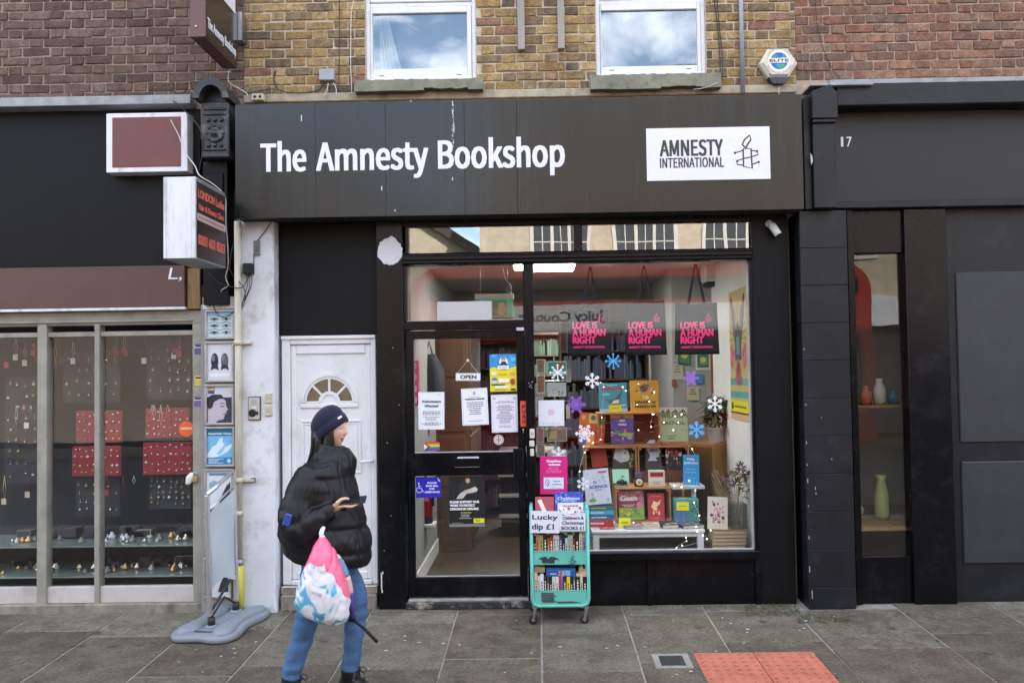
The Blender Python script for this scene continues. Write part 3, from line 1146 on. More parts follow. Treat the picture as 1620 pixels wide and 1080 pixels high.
# stiles and rails round the flat slab: the leaf steps back towards its panel field
mb.box(lx0 - .048, lx0 - .006, .085, .14, fz0 + .037, fz1 - .072, M_upvc, .008)
mb.box(lx1 + .006, lx1 + .048, .085, .14, fz0 + .037, fz1 - .072, M_upvc, .008)
mb.box(lx0 - .006, lx1 + .006, .0855, .14, lz1, fz1 - .072, M_upvc, .008)
mb.box(lx0 - .006, lx1 + .006, .0855, .14, fz0 + .037, fz0 + .1, M_upvc, .008)
acx, acz = P(522, 636, YD)
AR = (P(565, 636, YD)[0] - P(479, 636, YD)[0]) / 2
# slab with an arched hole: built in strips
xs = [lx0 - .006, acx - AR] + [acx - AR + AR * 2 * k / 24 for k in range(1, 24)] + [acx + AR, lx1 + .006]
zb_ = fz0 + .1
def ring_z(x, r):
 d = r * r - (x - acx) ** 2
 return acz + math.sqrt(d) * 1.02 if d > 0 else acz
mb.box(xs[0], xs[-1], .1, .13, zb_, acz, M_upvc)
mb.box(xs[0], acx - AR, .1, .13, acz, lz1, M_upvc)
mb.box(acx + AR, xs[-1], .1, .13, acz, lz1, M_upvc)
for a, b in zip(xs[1:-2], xs[2:-1]):
 m_ = max(ring_z(a, AR), ring_z(b, AR))
 mb.prism([(a, ring_z(a, AR)), (b, ring_z(b, AR)), (b, lz1), (a, lz1)], .1, .13, M_upvc)
leaf = mb.build('door_leaf', wd)
mb = MB()
def arc(r, n=18, z=0):
 return [(acx + r * math.cos(PI * k / n), acz + z + r * 1.02 * math.sin(PI * k / n)) for k in range(n + 1)]
for r, w in ((AR, .03), (AR * .88, .018)):
 for a, b in zip(arc(r + w / 2), arc(r + w / 2)[1:]):
  pass
 o_, i_ = arc(r + w / 2), arc(r - w / 2)
 for k in range(18):
  mb.prism([o_[k], o_[k + 1], i_[k + 1], i_[k]], .088 if r == AR else .094, .104, M_upvc)
i1, i2 = arc(AR * .40), arc(AR * .28)
for k in range(18):
 mb.prism([i1[k], i1[k + 1], i2[k + 1], i2[k]], .092, .104, M_upvc)
mb.box(acx - AR - .015, acx + AR + .015, .087, .104, acz - .045, acz - .012, M_upvc, .005)
mb.box(acx - AR * .86, acx - AR * .38, .094, .104, acz - .012, acz + .01, M_upvc, .003)
mb.box(acx + AR * .38, acx + AR * .86, .094, .104, acz - .012, acz + .01, M_upvc, .003)
for a in (45, 90, 135):
 c_, s_ = math.cos(math.radians(a)), math.sin(math.radians(a))
 p0 = (acx + AR * .38 * c_, acz + AR * .38 * s_)
 p1 = (acx + AR * .86 * c_, acz + AR * .86 * s_)
 nx, nz_ = -s_ * .009, c_ * .009
 mb.prism([(p0[0] + nx, p0[1] + nz_), (p0[0] - nx, p0[1] - nz_), (p1[0] - nx, p1[1] - nz_), (p1[0] + nx, p1[1] + nz_)], .095, .105, M_upvc)
mb.prism(arc(AR * .30), .1, .112, M_upvc)
mb.build('fanlight_moulding', leaf)
mb = MB()
mb.prism(arc(AR * .95), .108, .113, M_dgl)
mb.build('fanlight_pane', leaf)
def moulded(q, nm):
 mb = MB()
 x0, x1, z0, z1 = q
 for ins, w, yy in ((0, .022, .09), (.03, .012, .094)):
  a0, a1, b0, b1 = x0 + ins, x1 - ins, z0 + ins, z1 - ins
  mb.box(a0, a1, yy, .102, b1 - w, b1, M_upvc, .005)
  mb.box(a0, a1, yy, .102, b0, b0 + w, M_upvc, .005)
  mb.box(a0, a0 + w, yy + .0004, .102, b0 + w, b1 - w, M_upvc, .005)
  mb.box(a1 - w, a1, yy + .0004, .102, b0 + w, b1 - w, M_upvc, .005)
 mb.build(nm, leaf)
moulded(Q(477, 664, 573, 748, YD), 'panel_moulding')
moulded(Q(477, 792, 575, 880, YD), 'panel_moulding')
mb = MB()
x, z = P(590, 737, .08)
mb.box(x - .014, x + .014, .078, .087, z - .11, z + .11, M_upvc, .008)
mb.tube([(x, .08, z + .045), (x, .04, z + .045), (x - .1, .035, z + .04)], .011, M_upvc, 8)
mb.box(x - .003, x + .003, .0765, .079, z - .06, z - .03, M_dark, .001)
mb.build('door_handle', wd)
mb = MB()
mb.box(lx0, lx1, 1.2, 1.21, fz0, fz1, mat('hall_wall', (0.30, 0.24, 0.17), 0.9, .1))
mb.build('hall_wall', wd)
# step under the door
M_step = mat('worn_stone_step', (0.24, 0.22, 0.18), 0.9, 0.3, 9, bump=0.5, dirt=(.07, .065, .05), dirt_amt=.7, dirt_scale=6)
mb = MB()
mb.box(fx0 - .0, fx1, .0, .3, -.02, fz0 - .065, M_step, .012)
mb.box(fx0 + .0, fx1, .03, .3, fz0 - .065, fz0 - .002, mat('white_cill', (0.6, 0.58, 0.54), .7, .15, dirt=(.2, .18, .15), dirt_amt=.6), .006)
mb.build('doorstep', wd)
# ================================================================== pilasters
M_wpl = mat('peeling_white_paint', (0.70, 0.71, 0.75), 0.75, 0.10, 4, bump=0.55, bscale=7, dirt=(0.34, 0.32, 0.29), dirt_amt=0.75, dirt_scale=3.4)
wp = thing('pilaster', 'flaking white painted pilaster between the cream drainpipe and the white door', 'pilaster', (-2.18, 0, 0))
YP = -.05
wx0, wx1 = P(379, 650, YP)[0], P(434, 650, YP)[0]
wx2 = P(446, 650, .1)[0]
mb = MB()
n = 24
zt_, zb_ = P(410, 344, YP)[1] + .05, ground(YP)
prev = None
rs = random.Random(4)
cols_ = []
for k in range(n + 1):
 z = zb_ + (zt_ - zb_) * k / n
 j = rs.uniform(-.003, .003) + (.012 if k == 0 else 0)
 cols_.append([(wx0, YP, z), (wx1 - .012 + j, YP + rs.uniform(-.002, .002), z), (wx1 + j, YP + .012, z), (wx2 - .02, .1, z), (wx2 - .02, .16, z), (wx0, .16, z)])
vr = [[mb.bm.verts.new(p) for p in c] for c in cols_]
fs = []
for a, b in zip(vr, vr[1:]):
 for i in range(6):
  fs.append(mb.bm.faces.new([a[i], a[(i + 1) % 6], b[(i + 1) % 6], b[i]]))
fs.append(mb.bm.faces.new(vr[-1]))
mb._setm(fs, M_wpl)
mb.build('shaft', wp)
# black tiled pilaster
M_bt = mat('black_tile_paint', (0.0095, 0.011, 0.0145), 0.42, 0.25, 4, bump=0.25, bscale=14, spec=.35, dirt=(0.04, 0.043, 0.05), dirt_amt=0.3, dirt_scale=5)
YB = -.12
bp_ = thing('pilaster', 'black painted tiled pilaster at the end of the bookshop, with chipped corner', 'pilaster', (2.28, 0, 0))
bx0, bx1 = P(1272.5, 650, YB)[0], P(1347, 650, YB)[0]
bz1 = P(1300, 333, YB)[1]
boxpart('core', bp_, (bx0 + .003, bx1 - .003, ground(YB), bz1 - .003), YB + .003, .18, M_blk2, 0)
th = .293
z = bz1
k = 0
while z > 0:
 za = max(z - th, ground(YB) + .002)
 mb = MB()
 mb.box(bx0, bx1, YB, YB + .02, za + .0008, z - .0008, M_bt, .003)
 mb.build('tile', bp_)
 mb = MB()
 mb.box(bx0 + .0005, bx0 + .02, YB + .022, .016, za + .0008, z - .0008, M_bt, .003)
 mb.build('tile', bp_)
 z = za if za > ground(YB) + .01 else -1
mb = MB()
rs = random.Random(9)
for (px, py, h) in ((1276, 700, 8), (1277, 735, 5), (1278, 760, 12), (1279, 800, 6), (1280, 850, 9), (1275, 640, 5), (1281, 900, 16), (1285, 940, 22), (1290, 772, 9), (1291, 780, 6), (1272, 552, 4), (1300, 660, 3), (1316, 726, 4)):
 x, z = P(px, py, YB)
 x = max(x, bx0 + .004) if px < 1283 else x
 mb.box(x - .003, x + .002, YB - .0006, YB + .002, z - h / 700, z + h / 700, M_worn)
o = mb.build('paint_chips', bp_)
o['kind'] = 'stuff'
# console above it
con = thing('console_bracket', 'black block console with a sloped cap standing on the tiled pilaster', 'console', (2.25, 0, bz1))
cq = Q(1285, 160, 1324, 332, -.2)
mb = MB()
mb.box(cq[0], cq[1], -.2, .1, bz1 + .005, P(1300, 195, -.2)[1], M_bt, .006)
mb.box(cq[0] - .06, cq[0], -.15, .1, bz1 + .005, P(1300, 150, -.2)[1], M_bt, .006)
mb.build('bracket', con)
mb = MB()
zc0, zc1 = P(1300, 188, -.22)[1], P(1300, 178, -.22)[1]
mb.box(cq[0] - .005, cq[1] + .006, -.225, .1, zc0 - .03, zc0, M_bt, .006)
mb.build('moulding', con)
mb = MB()
zz1 = P(1300, 136, -.2)[1]
pts = [(cq[0] - .01, zc1 - .045), (cq[1] + .012, zc1 - .045), (cq[1] + .012, zz1 - .06), (cq[1] - .02, zz1 - .03), (cq[0] + .13, zz1), (cq[0] - .01, zz1 - .05)]
mb.prism(pts, -.235, .1, M_bt)
mb.build('cap', con)
mb = MB()
mb.box(cq[0] - .02, cq[1] + .3, -.22, 0, zz1 - .005, zz1 + .012, mat('lead_flashing', (.3, .31, .32), .6, .25, 10, bump=.4), .003)
mb.build('flashing', con)
mb = MB()
x, z = P(1283, 252, -.2)
mb.prism([(x - .004, z + .05), (x + .012, z + .02), (x + .014, z - .02), (x + .002, z - .045), (x - .003, z)], -.2012, -.198, M_worn)
mb.build('chip', con)
# ================================================================== projecting signs
RZ90 = Matrix.Rotation(PI / 2, 4, 'Z')
def side_text(mb, s, xf, y0, y1, zb, cap, m, bold=0):
 """lettering on a face that looks along +x at x = xf, running from y0 (near) to y1"""
 Mx = Matrix.Translation((xf, 0, 0)) @ RZ90
 mb.text(s, y0, y1, zb, cap, 0.0, m, bold=bold, M=Mx)
def side_rect(mb, xf, y0, y1, z0, z1, m):
 mb.poly([(xf, y0, z0), (xf, y1, z0), (xf, y1, z1), (xf, y0, z1)], m)
M_maroon = mat('maroon_metal', (0.125, 0.058, 0.052), 0.5, 0.12, 5, bump=0.1)
M_brownface = mat('brown_sign_face', (0.030, 0.022, 0.018), 0.22, 0.2, 4)
hy0, hy1 = -.74, -.10
hx1 = P(375, 80, hy1)[0]
hx0 = P(300, 40, hy0)[0]
hz0 = P(324, 58.5, hy0)[1]
hs = thing('projecting_sign', 'brown box sign with small white lettering projecting from the brown brick wall', 'hanging sign', ((hx0 + hx1) / 2, hy1, hz0))
mb = MB()
mb.box(hx0, hx1, hy0, hy1, hz0, 5.25, M_maroon, .004)
mb.build('case', hs)
mb = MB()
mb.box(hx1 - .001, hx1 + .004, hy0 + .015, hy1 - .01, hz0 + .012, 5.24, M_brownface)
fc = mb.build('sign_face', hs)
mb = MB()
side_text(mb, 'The Amnesty Bookshop', hx1 + .0052, hy0 + .03, hy1 - .04, hz0 + .085, .075, M_ltr, bold=.003)
zl = P(368, 22, -.15)[1]
side_rect(mb, hx1 + .0050, hy0 + .05, hy1 - .045, zl, 5.2, M_ltr)
Mx = Matrix.Translation((hx1 + .006, 0, 0)) @ RZ90
k0 = len(mb.bm.verts)
candle(mb, hy0 + .33, zl + .30, .38, 0, M_ink, .014)
mb.bm.verts.ensure_lookup_table()
for v in list(mb.bm.verts)[k0:]:
 v.co = Mx @ v.co
mb.build('lettering', fc)
mb = MB()
x, z = P(310, 42, hy0)
mb.lathe([(.008, 0), (.008, .004), (.004, .006)], (x, hy0, z), M_steel, 10, 'y')
mb.box(P(377, 50)[0], P(390, 50)[0], hy1 - .0, .0, P(380, 72)[1], P(380, 27)[1], M_maroon, .003)
mb.build('wall_bracket', hs)
M_wbox = mat('weathered_white_metal', (0.74, 0.75, 0.78), 0.5, 0.06, 3, dirt=(0.30, 0.29, 0.27), dirt_amt=0.6, dirt_scale=2.5, stretch=(3, 3, .6))
M_alu = mat('grey_aluminium', (0.36, 0.37, 0.38), 0.45, 0.15, 8, metal=.6)
M_lred = mat('dull_red_lettering', '#d06a58', 0.5, 0.15, 20)
ly0, ly1 = -.95, -.40
lx1_ = P(310, 340, ly0)[0]
lx0_ = P(258, 340, ly0)[0]
lz1, lz0 = P(310, 279, ly0)[1], P(310, 409, ly0)[1]
ls = thing('projecting_sign', 'white ended box sign with red lettering on dark brown, hung over the jewellery shop', 'light box sign', ((lx0_ + lx1_) / 2, ly1, lz0))
mb = MB()
mb.box(lx0_, lx1_, ly0, ly1, lz0, lz1, M_alu, .004)
mb.build('case', ls)
mb = MB()
mb.box(lx0_ + .004, lx1_ - .004, ly0 - .004, ly0, lz0 + .004, lz1 - .004, M_wbox, .001)
for xx in (lx0_ + .02, lx1_ - .035, lx1_ - .012):
 mb.box(xx, xx + .006, ly0 - .009, ly0 - .004, lz0 + .006, lz1 - .006, M_wbox, .002)
mb.build('end_plate', ls)
mb = MB()
xf = lx1_ + .003
mb.box(lx1_ - .001, xf, ly0 + .012, ly1 - .008, lz0 + .012, lz1 - .03, mat('sign_brown_print', (0.040, 0.024, 0.022), 0.3, .25, 3))
lf = mb.build('sign_face', ls)
mb = MB()
H = lz1 - lz0
side_text(mb, 'LONDON Ladies', xf + .001, ly0 + .03, ly1 - .03, lz0 + H * .76, H * .105, M_lred, .004)
side_text(mb, 'Hair & Beauty Clinic', xf + .001, ly0 + .04, ly1 - .04, lz0 + H * .615, H * .075, M_lred, .003)
side_rect(mb, xf + .0009, ly0 + .013, ly1 - .009, lz0 + H * .475, lz0 + H * .565, mat('sign_grey_band', (.45, .42, .43), .4, .1))
side_text(mb, '0203 603 8263', xf + .001, ly0 + .03, ly1 - .03, lz0 + H * .19, H * .12, M_lred, .005)
for k in range(14):
 a = ly0 + .04 + k * .034
 side_rect(mb, xf + .0018, a, a + .026, lz0 + H * .505, lz0 + H * .535, M_lred)
mb.build('lettering', lf)
# ================================================================== left console and the shop beside it
lc = thing('console_bracket', 'ornate black console with arched hood between the maroon sign and long sign board', 'console', (P(340, 200, -.2)[0], 0, P(340, 480, -.1)[1]))
YC = -.20
cq = Q(318, 165, 362, 249, YC)
M_console = mat('old_black_enamel', (0.020, 0.022, 0.026), 0.4, 0.35, 8, bump=0.5, bscale=25, dirt=(0.30, 0.28, 0.25), dirt_amt=0.55, dirt_scale=5)
mb = MB()
mb.box(cq[0], cq[1], YC, .05, cq[2], cq[3] + .02, M_console, .01)
mb.build('block', lc)
mb = MB()
ccx = (cq[0] + cq[1]) / 2
hw_ = (cq[1] - cq[0]) / 2
zh = cq[3] + .02
pts = [(ccx + (hw_ + .03) * math.cos(PI * k / 16), zh + (hw_ + .03) * 1.15 * math.sin(PI * k / 16)) for k in range(17)]
inn = [(ccx + (hw_ - .02) * math.cos(PI * k / 16), zh + (hw_ - .02) * 1.15 * math.sin(PI * k / 16)) for k in range(17)]
for k in range(16):
 mb.prism([pts[k], pts[k + 1], inn[k + 1], inn[k]], YC - .09, .05, M_console)
mb.prism(inn, YC + .04, .05, M_console)
mb.build('hood', lc)
mb = MB()
zc_ = (cq[2] + cq[3]) / 2
mb.lathe([(.075, 0), (.075, .008), (.06, .014), (.05, .008), (.03, .012), (.022, .026), (.008, .034)], (ccx, YC, zc_ - .02), M_console, 20, 'y')
for k in range(8):
 a = 2 * PI * k / 8
 mb.lathe([(.016, 0), (.013, .012), (.005, .016)], (ccx + .062 * math.cos(a), YC - .004, zc_ - .02 + .062 * math.sin(a)), M_console, 8, 'y')
for dz in (-.15, .13, .17):
 mb.box(cq[0] + .02, cq[1] - .02, YC - .014, YC, zc_ + dz - .008, zc_ + dz + .008, M_console, .005)
for dx in (-.05, 0, .05):
 mb.lathe([(.02, 0), (.016, .012), (.005, .018)], (ccx + dx, YC, zc_ + .085), M_console, 10, 'y')
 mb.lathe([(.018, 0), (.014, .012), (.005, .018)], (ccx + dx, YC, zc_ - .115), M_console, 10, 'y')
mb.build('rosette_ornament', lc)
q2 = Q(322, 252, 362, 482, -.08)
mb = MB()
mb.box(q2[0], q2[1], -.10, .05, q2[2], cq[2] - .002, M_blk2, .005)
mb.box(q2[0] + .03, q2[1] - .03, -.115, -.1, q2[2] + .3, cq[2] - .1, M_blk, .005)
mb.build('shaft', lc)
js = thing('jewellery_shop', 'small jewellery shop with brown name board and cluttered glass display window', 'shop', (-3.2, 0, 0))
M_cream = mat('cream_aluminium', (0.30, 0.29, 0.245), 0.5, 0.2, 5, dirt=(.13, .12, .09), dirt_amt=.6)
M_brown = mat('brown_board', '#5a3d37', 0.55, 0.12, 4)
M_wood = mat('weathered_wood', '#8a7048', 0.8, 0.25, 5, stretch=(6, 6, .8), dirt='#3a2c1c', dirt_amt=.7)
def jpart(n, a, b, c, d, y0, y1, m, bev=.004, Y=0):
 return boxpart(n, js, Q(a, b, c, d, Y), y0, y1, m, bev)
XLL = -5.6
def jx(n, pxr, pt, pb, y0, y1, m, bev=.004, pyx=600):
 return boxpart(n, js, (XLL, P(pxr, pyx)[0], P(pxr, pb)[1], P(pxr, pt)[1]), y0, y1, m, bev)
jx('lead_flashing', 312, 157, 171, -.12, .0, mat('lead_flashing', (.3, .31, .32), .6, .25, 10, bump=.4), .004)
jx('sign_backing', 318, 172, 420, .0, .06, M_blk2)
q = Q(170, 181, 298, 272, -.1)
boxpart('sign_frame', js, q, -.12, -.0, M_wbox, .004)
boxpart('sign_sheet', js, (q[0] + .05, q[1] - .05, q[2] + .04, q[3] - .035), -.125, -.118, mat('maroon_sheet', '#6d3c38', .5, .1), .002)
jx('name_board', 297, 421, 486, -.06, .0, M_brown, .003)
jx('name_board_edge', 298, 486, 490, -.065, .0, M_wbox, .002)
mb = MB()
x0_, z0_ = P(262, 441, -.06)
mb.text('L,', P(266, 440, -.06)[0], P(287.5, 440, -.06)[0], P(280, 441.5, -.06)[1], .098, -.0612, M_ltr, slant=.2)
mb.build('lettering', js)
jpart('board_end', 298.5, 425, 319, 489, -.03, .0, M_wood)
jx('window_head', 322, 490, 512, -.0, .07, M_cream, .006)
jx('window_rail', 305, 522, 530, .01, .07, M_cream, .005)
jx('window_rail', 305, 505, 508, -.02, -.002, M_cream, .003)
jpart('window_post', 305, 512, 320.5, 968, -.01, .08, M_cream, .005)
jpart('window_post', 150, 512, 158, 968, -.01, .08, M_cream, .005)
jpart('window_post', 60, 512, 74, 968, -.01, .08, M_cream, .005)
jx('bottom_panel', 305, 926, 952, .01, .06, mat('pale_panel', (.55, .52, .5), .6, .1, dirt=(.25, .2, .16), dirt_amt=.6), .004)
jx('plinth', 322, 952, 975, -.02, .07, M_step, .01)
mb = MB()
mb.box(XLL, P(305, 700)[0], .04, .046, P(300, 926)[1], P(300, 530)[1], M_gl)
mb.build('window_pane', js)
# inside of that window
mb = MB()
xl_, xr_ = XLL, P(318, 700)[0]
mb.box(xl_, xr_, .75, .77, .1, 3.0, mat('dark_cloth_wall', (.03, .03, .032), .9, .2))
mb.box(xl_, xr_, .08, .75, .12, .16, mat('display_base', (.06, .055, .05), .8, .2))
mb.box(xr_, xr_ + .02, .08, .75, .12, 3.0, mat('display_side', (.35, .35, .34), .8, .1))
mb.box(xl_, xr_, .08, .77, 2.55, 2.6, mat('display_top', (.5, .5, .48), .8, .1))
mb.build('display_case', js)
M_shelf = mat('glass_shelf_edge', (.25, .3, .28), .2, .1)
for py in (858, 905):
 boxpart('display_shelf', js, (xl_ + .05, xr_ - .01, P(290, py, .3)[1], P(290, py, .3)[1] + .012), .15, .7, M_shelf, .002)
rj = random.Random(21)
M_redv = mat('red_velvet', (.30, .025, .035), .8, .15, sheen=.4)
for (px0, py0, px1, py1, lb) in ((230, 646, 300, 692, 'upper red velvet tray beside the orange sticker'), (226, 700, 304, 750, 'lower red velvet tray just under the orange sticker'), (120, 650, 192, 700, 'upper red velvet tray in the middle pane of the jewellery window'), (114, 706, 190, 752, 'lower red velvet tray in the middle pane of the jewellery window')):
 q = Q(px0, py0, px1, py1, .3)
 t = thing('jewellery_tray', lb, 'jewellery tray', ((q[0] + q[1]) / 2, .3, q[2]), group='red jewellery trays in the shop window')
 boxpart('tray', t, q, .3, .325, M_redv, .004)
 mb = MB()
 M_silver = mat('silver', (.75, .73, .7), .25, .1, metal=1.0)
 M_gold = mat('gold', (.75, .5, .2), .3, .1, metal=1.0)
 for i in range(8):
  for j in range(4):
   x = q[0] + (q[1] - q[0]) * (i + .5 + rj.uniform(-.2, .2)) / 8
   z = q[2] + (q[3] - q[2]) * (j + .5 + rj.uniform(-.2, .2)) / 4
   s = rj.uniform(.006, .012)
   mb.lathe([(s, 0), (s, .006), (s * .4, .012)], (x, .3, z), rj.choice((M_silver, M_silver, M_gold, M_ltr)), 7, 'y')
 mb.build('jewellery', t)['kind'] = 'stuff'
mb = MB()
for (pxa, pxb, pya, pyb, nx_, nz_) in ((236, 302, 757, 800, 7, 5), (232, 302, 545, 628, 5, 5), (120, 190, 762, 812, 6, 4), (100, 190, 560, 632, 6, 4), (8, 60, 600, 760, 4, 9)):
 qb = Q(pxa, pya - 4, pxb, pyb + 4, .42)
 mb.box(qb[0], qb[1], .42, .424, qb[2], qb[3], mat('earring_board', (.05, .05, .055), .9, .3))
 for i in range(nx_):
  for j in range(nz_):
   if rj.random() < .2:
    continue
   x, z = P(pxa + (pxb - pxa) * (i + .5 + rj.uniform(-.2, .2)) / nx_, pya + (pyb - pya) * (j + .5 + rj.uniform(-.15, .15)) / nz_, .41)
   s = rj.uniform(.006, .013)
   mb.lathe([(s, 0), (s, .008), (s * .4, .014)], (x, .419, z), rj.choice((M_silver, M_gold, M_ltr, flat('#7fb8b0'), M_silver)), 7, 'y')
   mb.box(x - .001, x + .001, .414, .417, z, z + .03, M_silver)
for k in range(34):
 px = rj.uniform(6, 302)
 x, z = P(px, rj.choice((532, 540, 640, 752)), .3)
 L = rj.uniform(.06, .2)
 c = rj.choice((M_silver, M_gold, flat('#8a2a3a'), flat('#3a5a8a'), flat('#d8d4c8')))
 mb.tube([(x, .3, z), (x - .012, .3, z - L * .6), (x, .3, z - L), (x + .012, .3, z - L * .6), (x, .3, z)], .002, c, 4)
 if rj.random() < .6:
  mb.box(x - .02, x + .02, .29, .292, z - L - .05, z - L, flat(rj.choice(('#d8d4c8', '#c8b8a0', '#3a3a3e', '#a83a4a'))))
for py in (858, 905):
 for _ in range(16):
  px = rj.uniform(10, 300)
  x, z = P(px, py, .3)
  z += .013
  w = rj.uniform(.03, .07)
  mb.box(x - w, x + w, .45, .55, z, z + rj.uniform(.03, .1), flat(rj.choice(('#2a2a2e', '#6a3a3a', '#c8c0b0', '#4a4438', '#8a8478'))), .004)
for py in (858, 905):
 for _ in range(34):
  x, z = P(rj.uniform(10, 303), py, .35)
  s = rj.uniform(.008, .022)
  z = P(290, py, .3)[1] + .013
  mb.lathe([(s * 1.2, 0), (s * 1.5, s), (s * .5, s * 2), (s * .7, s * 2.5)], (x, rj.uniform(.25, .5), z), rj.choice((M_silver, M_gold, M_ltr, M_cream)), 9)
o = mb.build('trinkets', js)
o['kind'] = 'stuff'
mb = MB()
cx, cz = P(294, 678, .03)
mb.lathe([(.062, 0), (.062, .001)], (cx, .039, cz), flat('#d8622c'), 24, 'y')
mb.rect(cx - .045, cx + .045, cz - .006, cz + .012, .0375, flat('#e8b08c'))
mb.build('round_sticker', label='round orange sticker on the jewellery shop glass', cat='sticker')
for (px, py, c1) in ((314, 552, '#5c4a8a'), (314, 602, '#c9b24a'), (313, 635, '#6a5a90')):
 q = Q(px - 6, py - 8, px + 6, py + 8, -.01)
 mb = MB()
 mb.box(q[0], q[1], -.013, -.0095, q[2], q[3], flat(c1))
 mb.rect(q[0], q[1], q[2] + .05, q[3] - .012, -.0134, flat('#d9d4c4'))
 mb.rect(q[0] + .005, q[1] - .005, q[3] - .025, q[3] - .012, -.0136, flat('#2a2530'))
 mb.build('payment_sticker', label={552: 'purple and white sticker high on the cream window post', 602: 'yellow and white sticker on the cream window post under the purple one', 635: 'lowest sticker on the cream window post, above the padlock'}[py], cat='sticker', group='stickers on the cream window post')
# padlock with a cloth tied to it
x, z = P(308, 757, -.03)
pl = thing('padlock', 'brass padlock with white rag hanging on the cream window post', 'padlock', (x, -.02, z))
mb = MB()
mb.box(x - .024, x + .024, -.04, -.02, z - .025, z + .02, M_brass, .005)
mb.build('lock_body', pl)
mb = MB()
mb.tube([(x - .014, -.03, z + .02)] + [(x - .014 * math.cos(PI * k / 8), -.03, z + .035 + .016 * math.sin(PI * k / 8)) for k in range(9)] + [(x + .014, -.03, z + .02)], .004, M_steel, 6)
mb.build('shackle', pl)
mb = MB()
mb.loft([((x - .02, -.035, z + .05), (.012, 0, 0), (0, .01, 0)), ((x - .035, -.04, z + .02), (.03, 0, 0), (0, .012, 0)), ((x - .045, -.04, z - .03), (.025, 0, .004), (0, .012, 0)), ((x - .05, -.04, z - .045), (.012, 0, 0), (0, .008, 0))], flat('#d8d4cc'), 12)
mb.build('rag', pl)
# ------------------------------------------------------------------ framed posters in a column
M_ally = mat('scuffed_aluminium', (.42, .42, .43), .4, .2, 12, metal=.7)
colx0, colx1 = P(320.5, 700)[0], P(372, 700)[0]
bk = MB()
bk.box(colx0, colx1, -.03, .05, ground(0), P(345, 482)[1], mat('grey_pier', (.30, .30, .30), .8, .2, 6, dirt=(.1, .1, .1), dirt_amt=.5))
bk.build('pier', label='narrow grey pier carrying the column of framed posters', cat='pier')
def art_eyes(mb, q, y):
 x0, x1, z0, z1 = q
 mb.rect(x0, x1, z0, z1, y, flat('#c4d9e2'))
 mb.rect(x0, x1, z1 - (z1 - z0) * .12, z1, y - .0003, flat('#7fb4d6'))
 for r in range(3):
  for c in range(2):
   cx, cz = x0 + (x1 - x0) * (.28 + .46 * c), z0 + (z1 - z0) * (.18 + .27 * r)
   mb.disc(cx, cz, .05, y - .0003, flat('#b9c9cc'), .02, 14)
   mb.disc(cx, cz, .036, y - .0005, flat('#8fa4ac' if c else '#5f8a90'), .012, 14)
   mb.disc(cx, cz, .012, y - .0007, flat('#27343a'), n=10)
   mb.stroke([(cx - .045, cz + .02), (cx, cz + .03), (cx + .045, cz + .018)], .006, y - .0006, flat('#6d6a68'))
def art_nails(mb, q, y):
 x0, x1, z0, z1 = q
 w, h = x1 - x0, z1 - z0
 mb.rect(x0, x1, z0, z1, y, flat('#cfd2d8'))
 for k, c in ((.3, '#1c2030'), (.7, '#5a5864')):
  cx, cz = x0 + w * k, z0 + h * .52
  mb.disc(cx, cz, w * .15, y - .0003, flat(c), h * .22, 18)
  mb.disc(cx - .01, cz + h * .08, w * .06, y - .0005, flat('#767486'), h * .09, 12)
  mb.xz([(cx - w * .12, cz - h * .1), (cx + w * .12, cz - h * .1), (cx + w * .17, cz - h * .26), (cx, cz - h * .2), (cx - w * .17, cz - h * .26)], y - .0006, flat('#302c3c'))
 mb.rect(x0 + w * .1, x1 - w * .1, z0 + h * .1, z0 + h * .18, y - .0003, flat('#e6e6ea'))
def art_face(mb, q, y):
 x0, x1, z0, z1 = q
 w, h = x1 - x0, z1 - z0
 def p(u, v):
  return (x0 + w * u, z0 + h * v)
 mb.rect(x0, x1, z0, z1, y, flat('#2f3448'))
 mb.rect(x0, x1, z0 + h * .70, z1, y - .0002, flat('#c9cad0'))
 mb.xz([p(.02, .0), p(.02, .62), p(.18, .70), p(.55, .72), p(.74, .60), p(.76, .46), p(.84, .36), p(.76, .33), p(.78, .26), p(.70, .22), p(.66, .10), p(.42, .06), p(.34, 0)], y - .0004, flat('#b9b2bc'))
 mb.xz([p(.0, .45), p(.0, .70), p(.2, .78), p(.55, .78), p(.72, .66), p(.5, .66), p(.28, .58), p(.2, .42), p(.08, .38)], y - .0006, flat('#23242e'))
 mb.disc(*p(.1, .36), w * .06, y - .0006, flat('#cbb6b4'), h * .06, 12)
 mb.stroke([p(.5, .52), p(.6, .55), p(.7, .52)], .006, y - .0008, flat('#3a3440'))
 mb.stroke([p(.52, .46), p(.6, .44), p(.68, .47)], .007, y - .0008, flat('#2a2630'))
 mb.stroke([p(.62, .24), p(.7, .25), p(.77, .27)], .008, y - .0008, flat('#8e6470'))
 mb.rect(p(.04, 0)[0], p(.3, 0)[0], p(0, .8)[1], p(0, .98)[1], y - .0005, flat('#54457c'))
 mb.rect(p(.06, 0)[0], p(.28, 0)[0], p(0, .9)[1], p(0, .95)[1], y - .0007, flat('#d8c64c'))
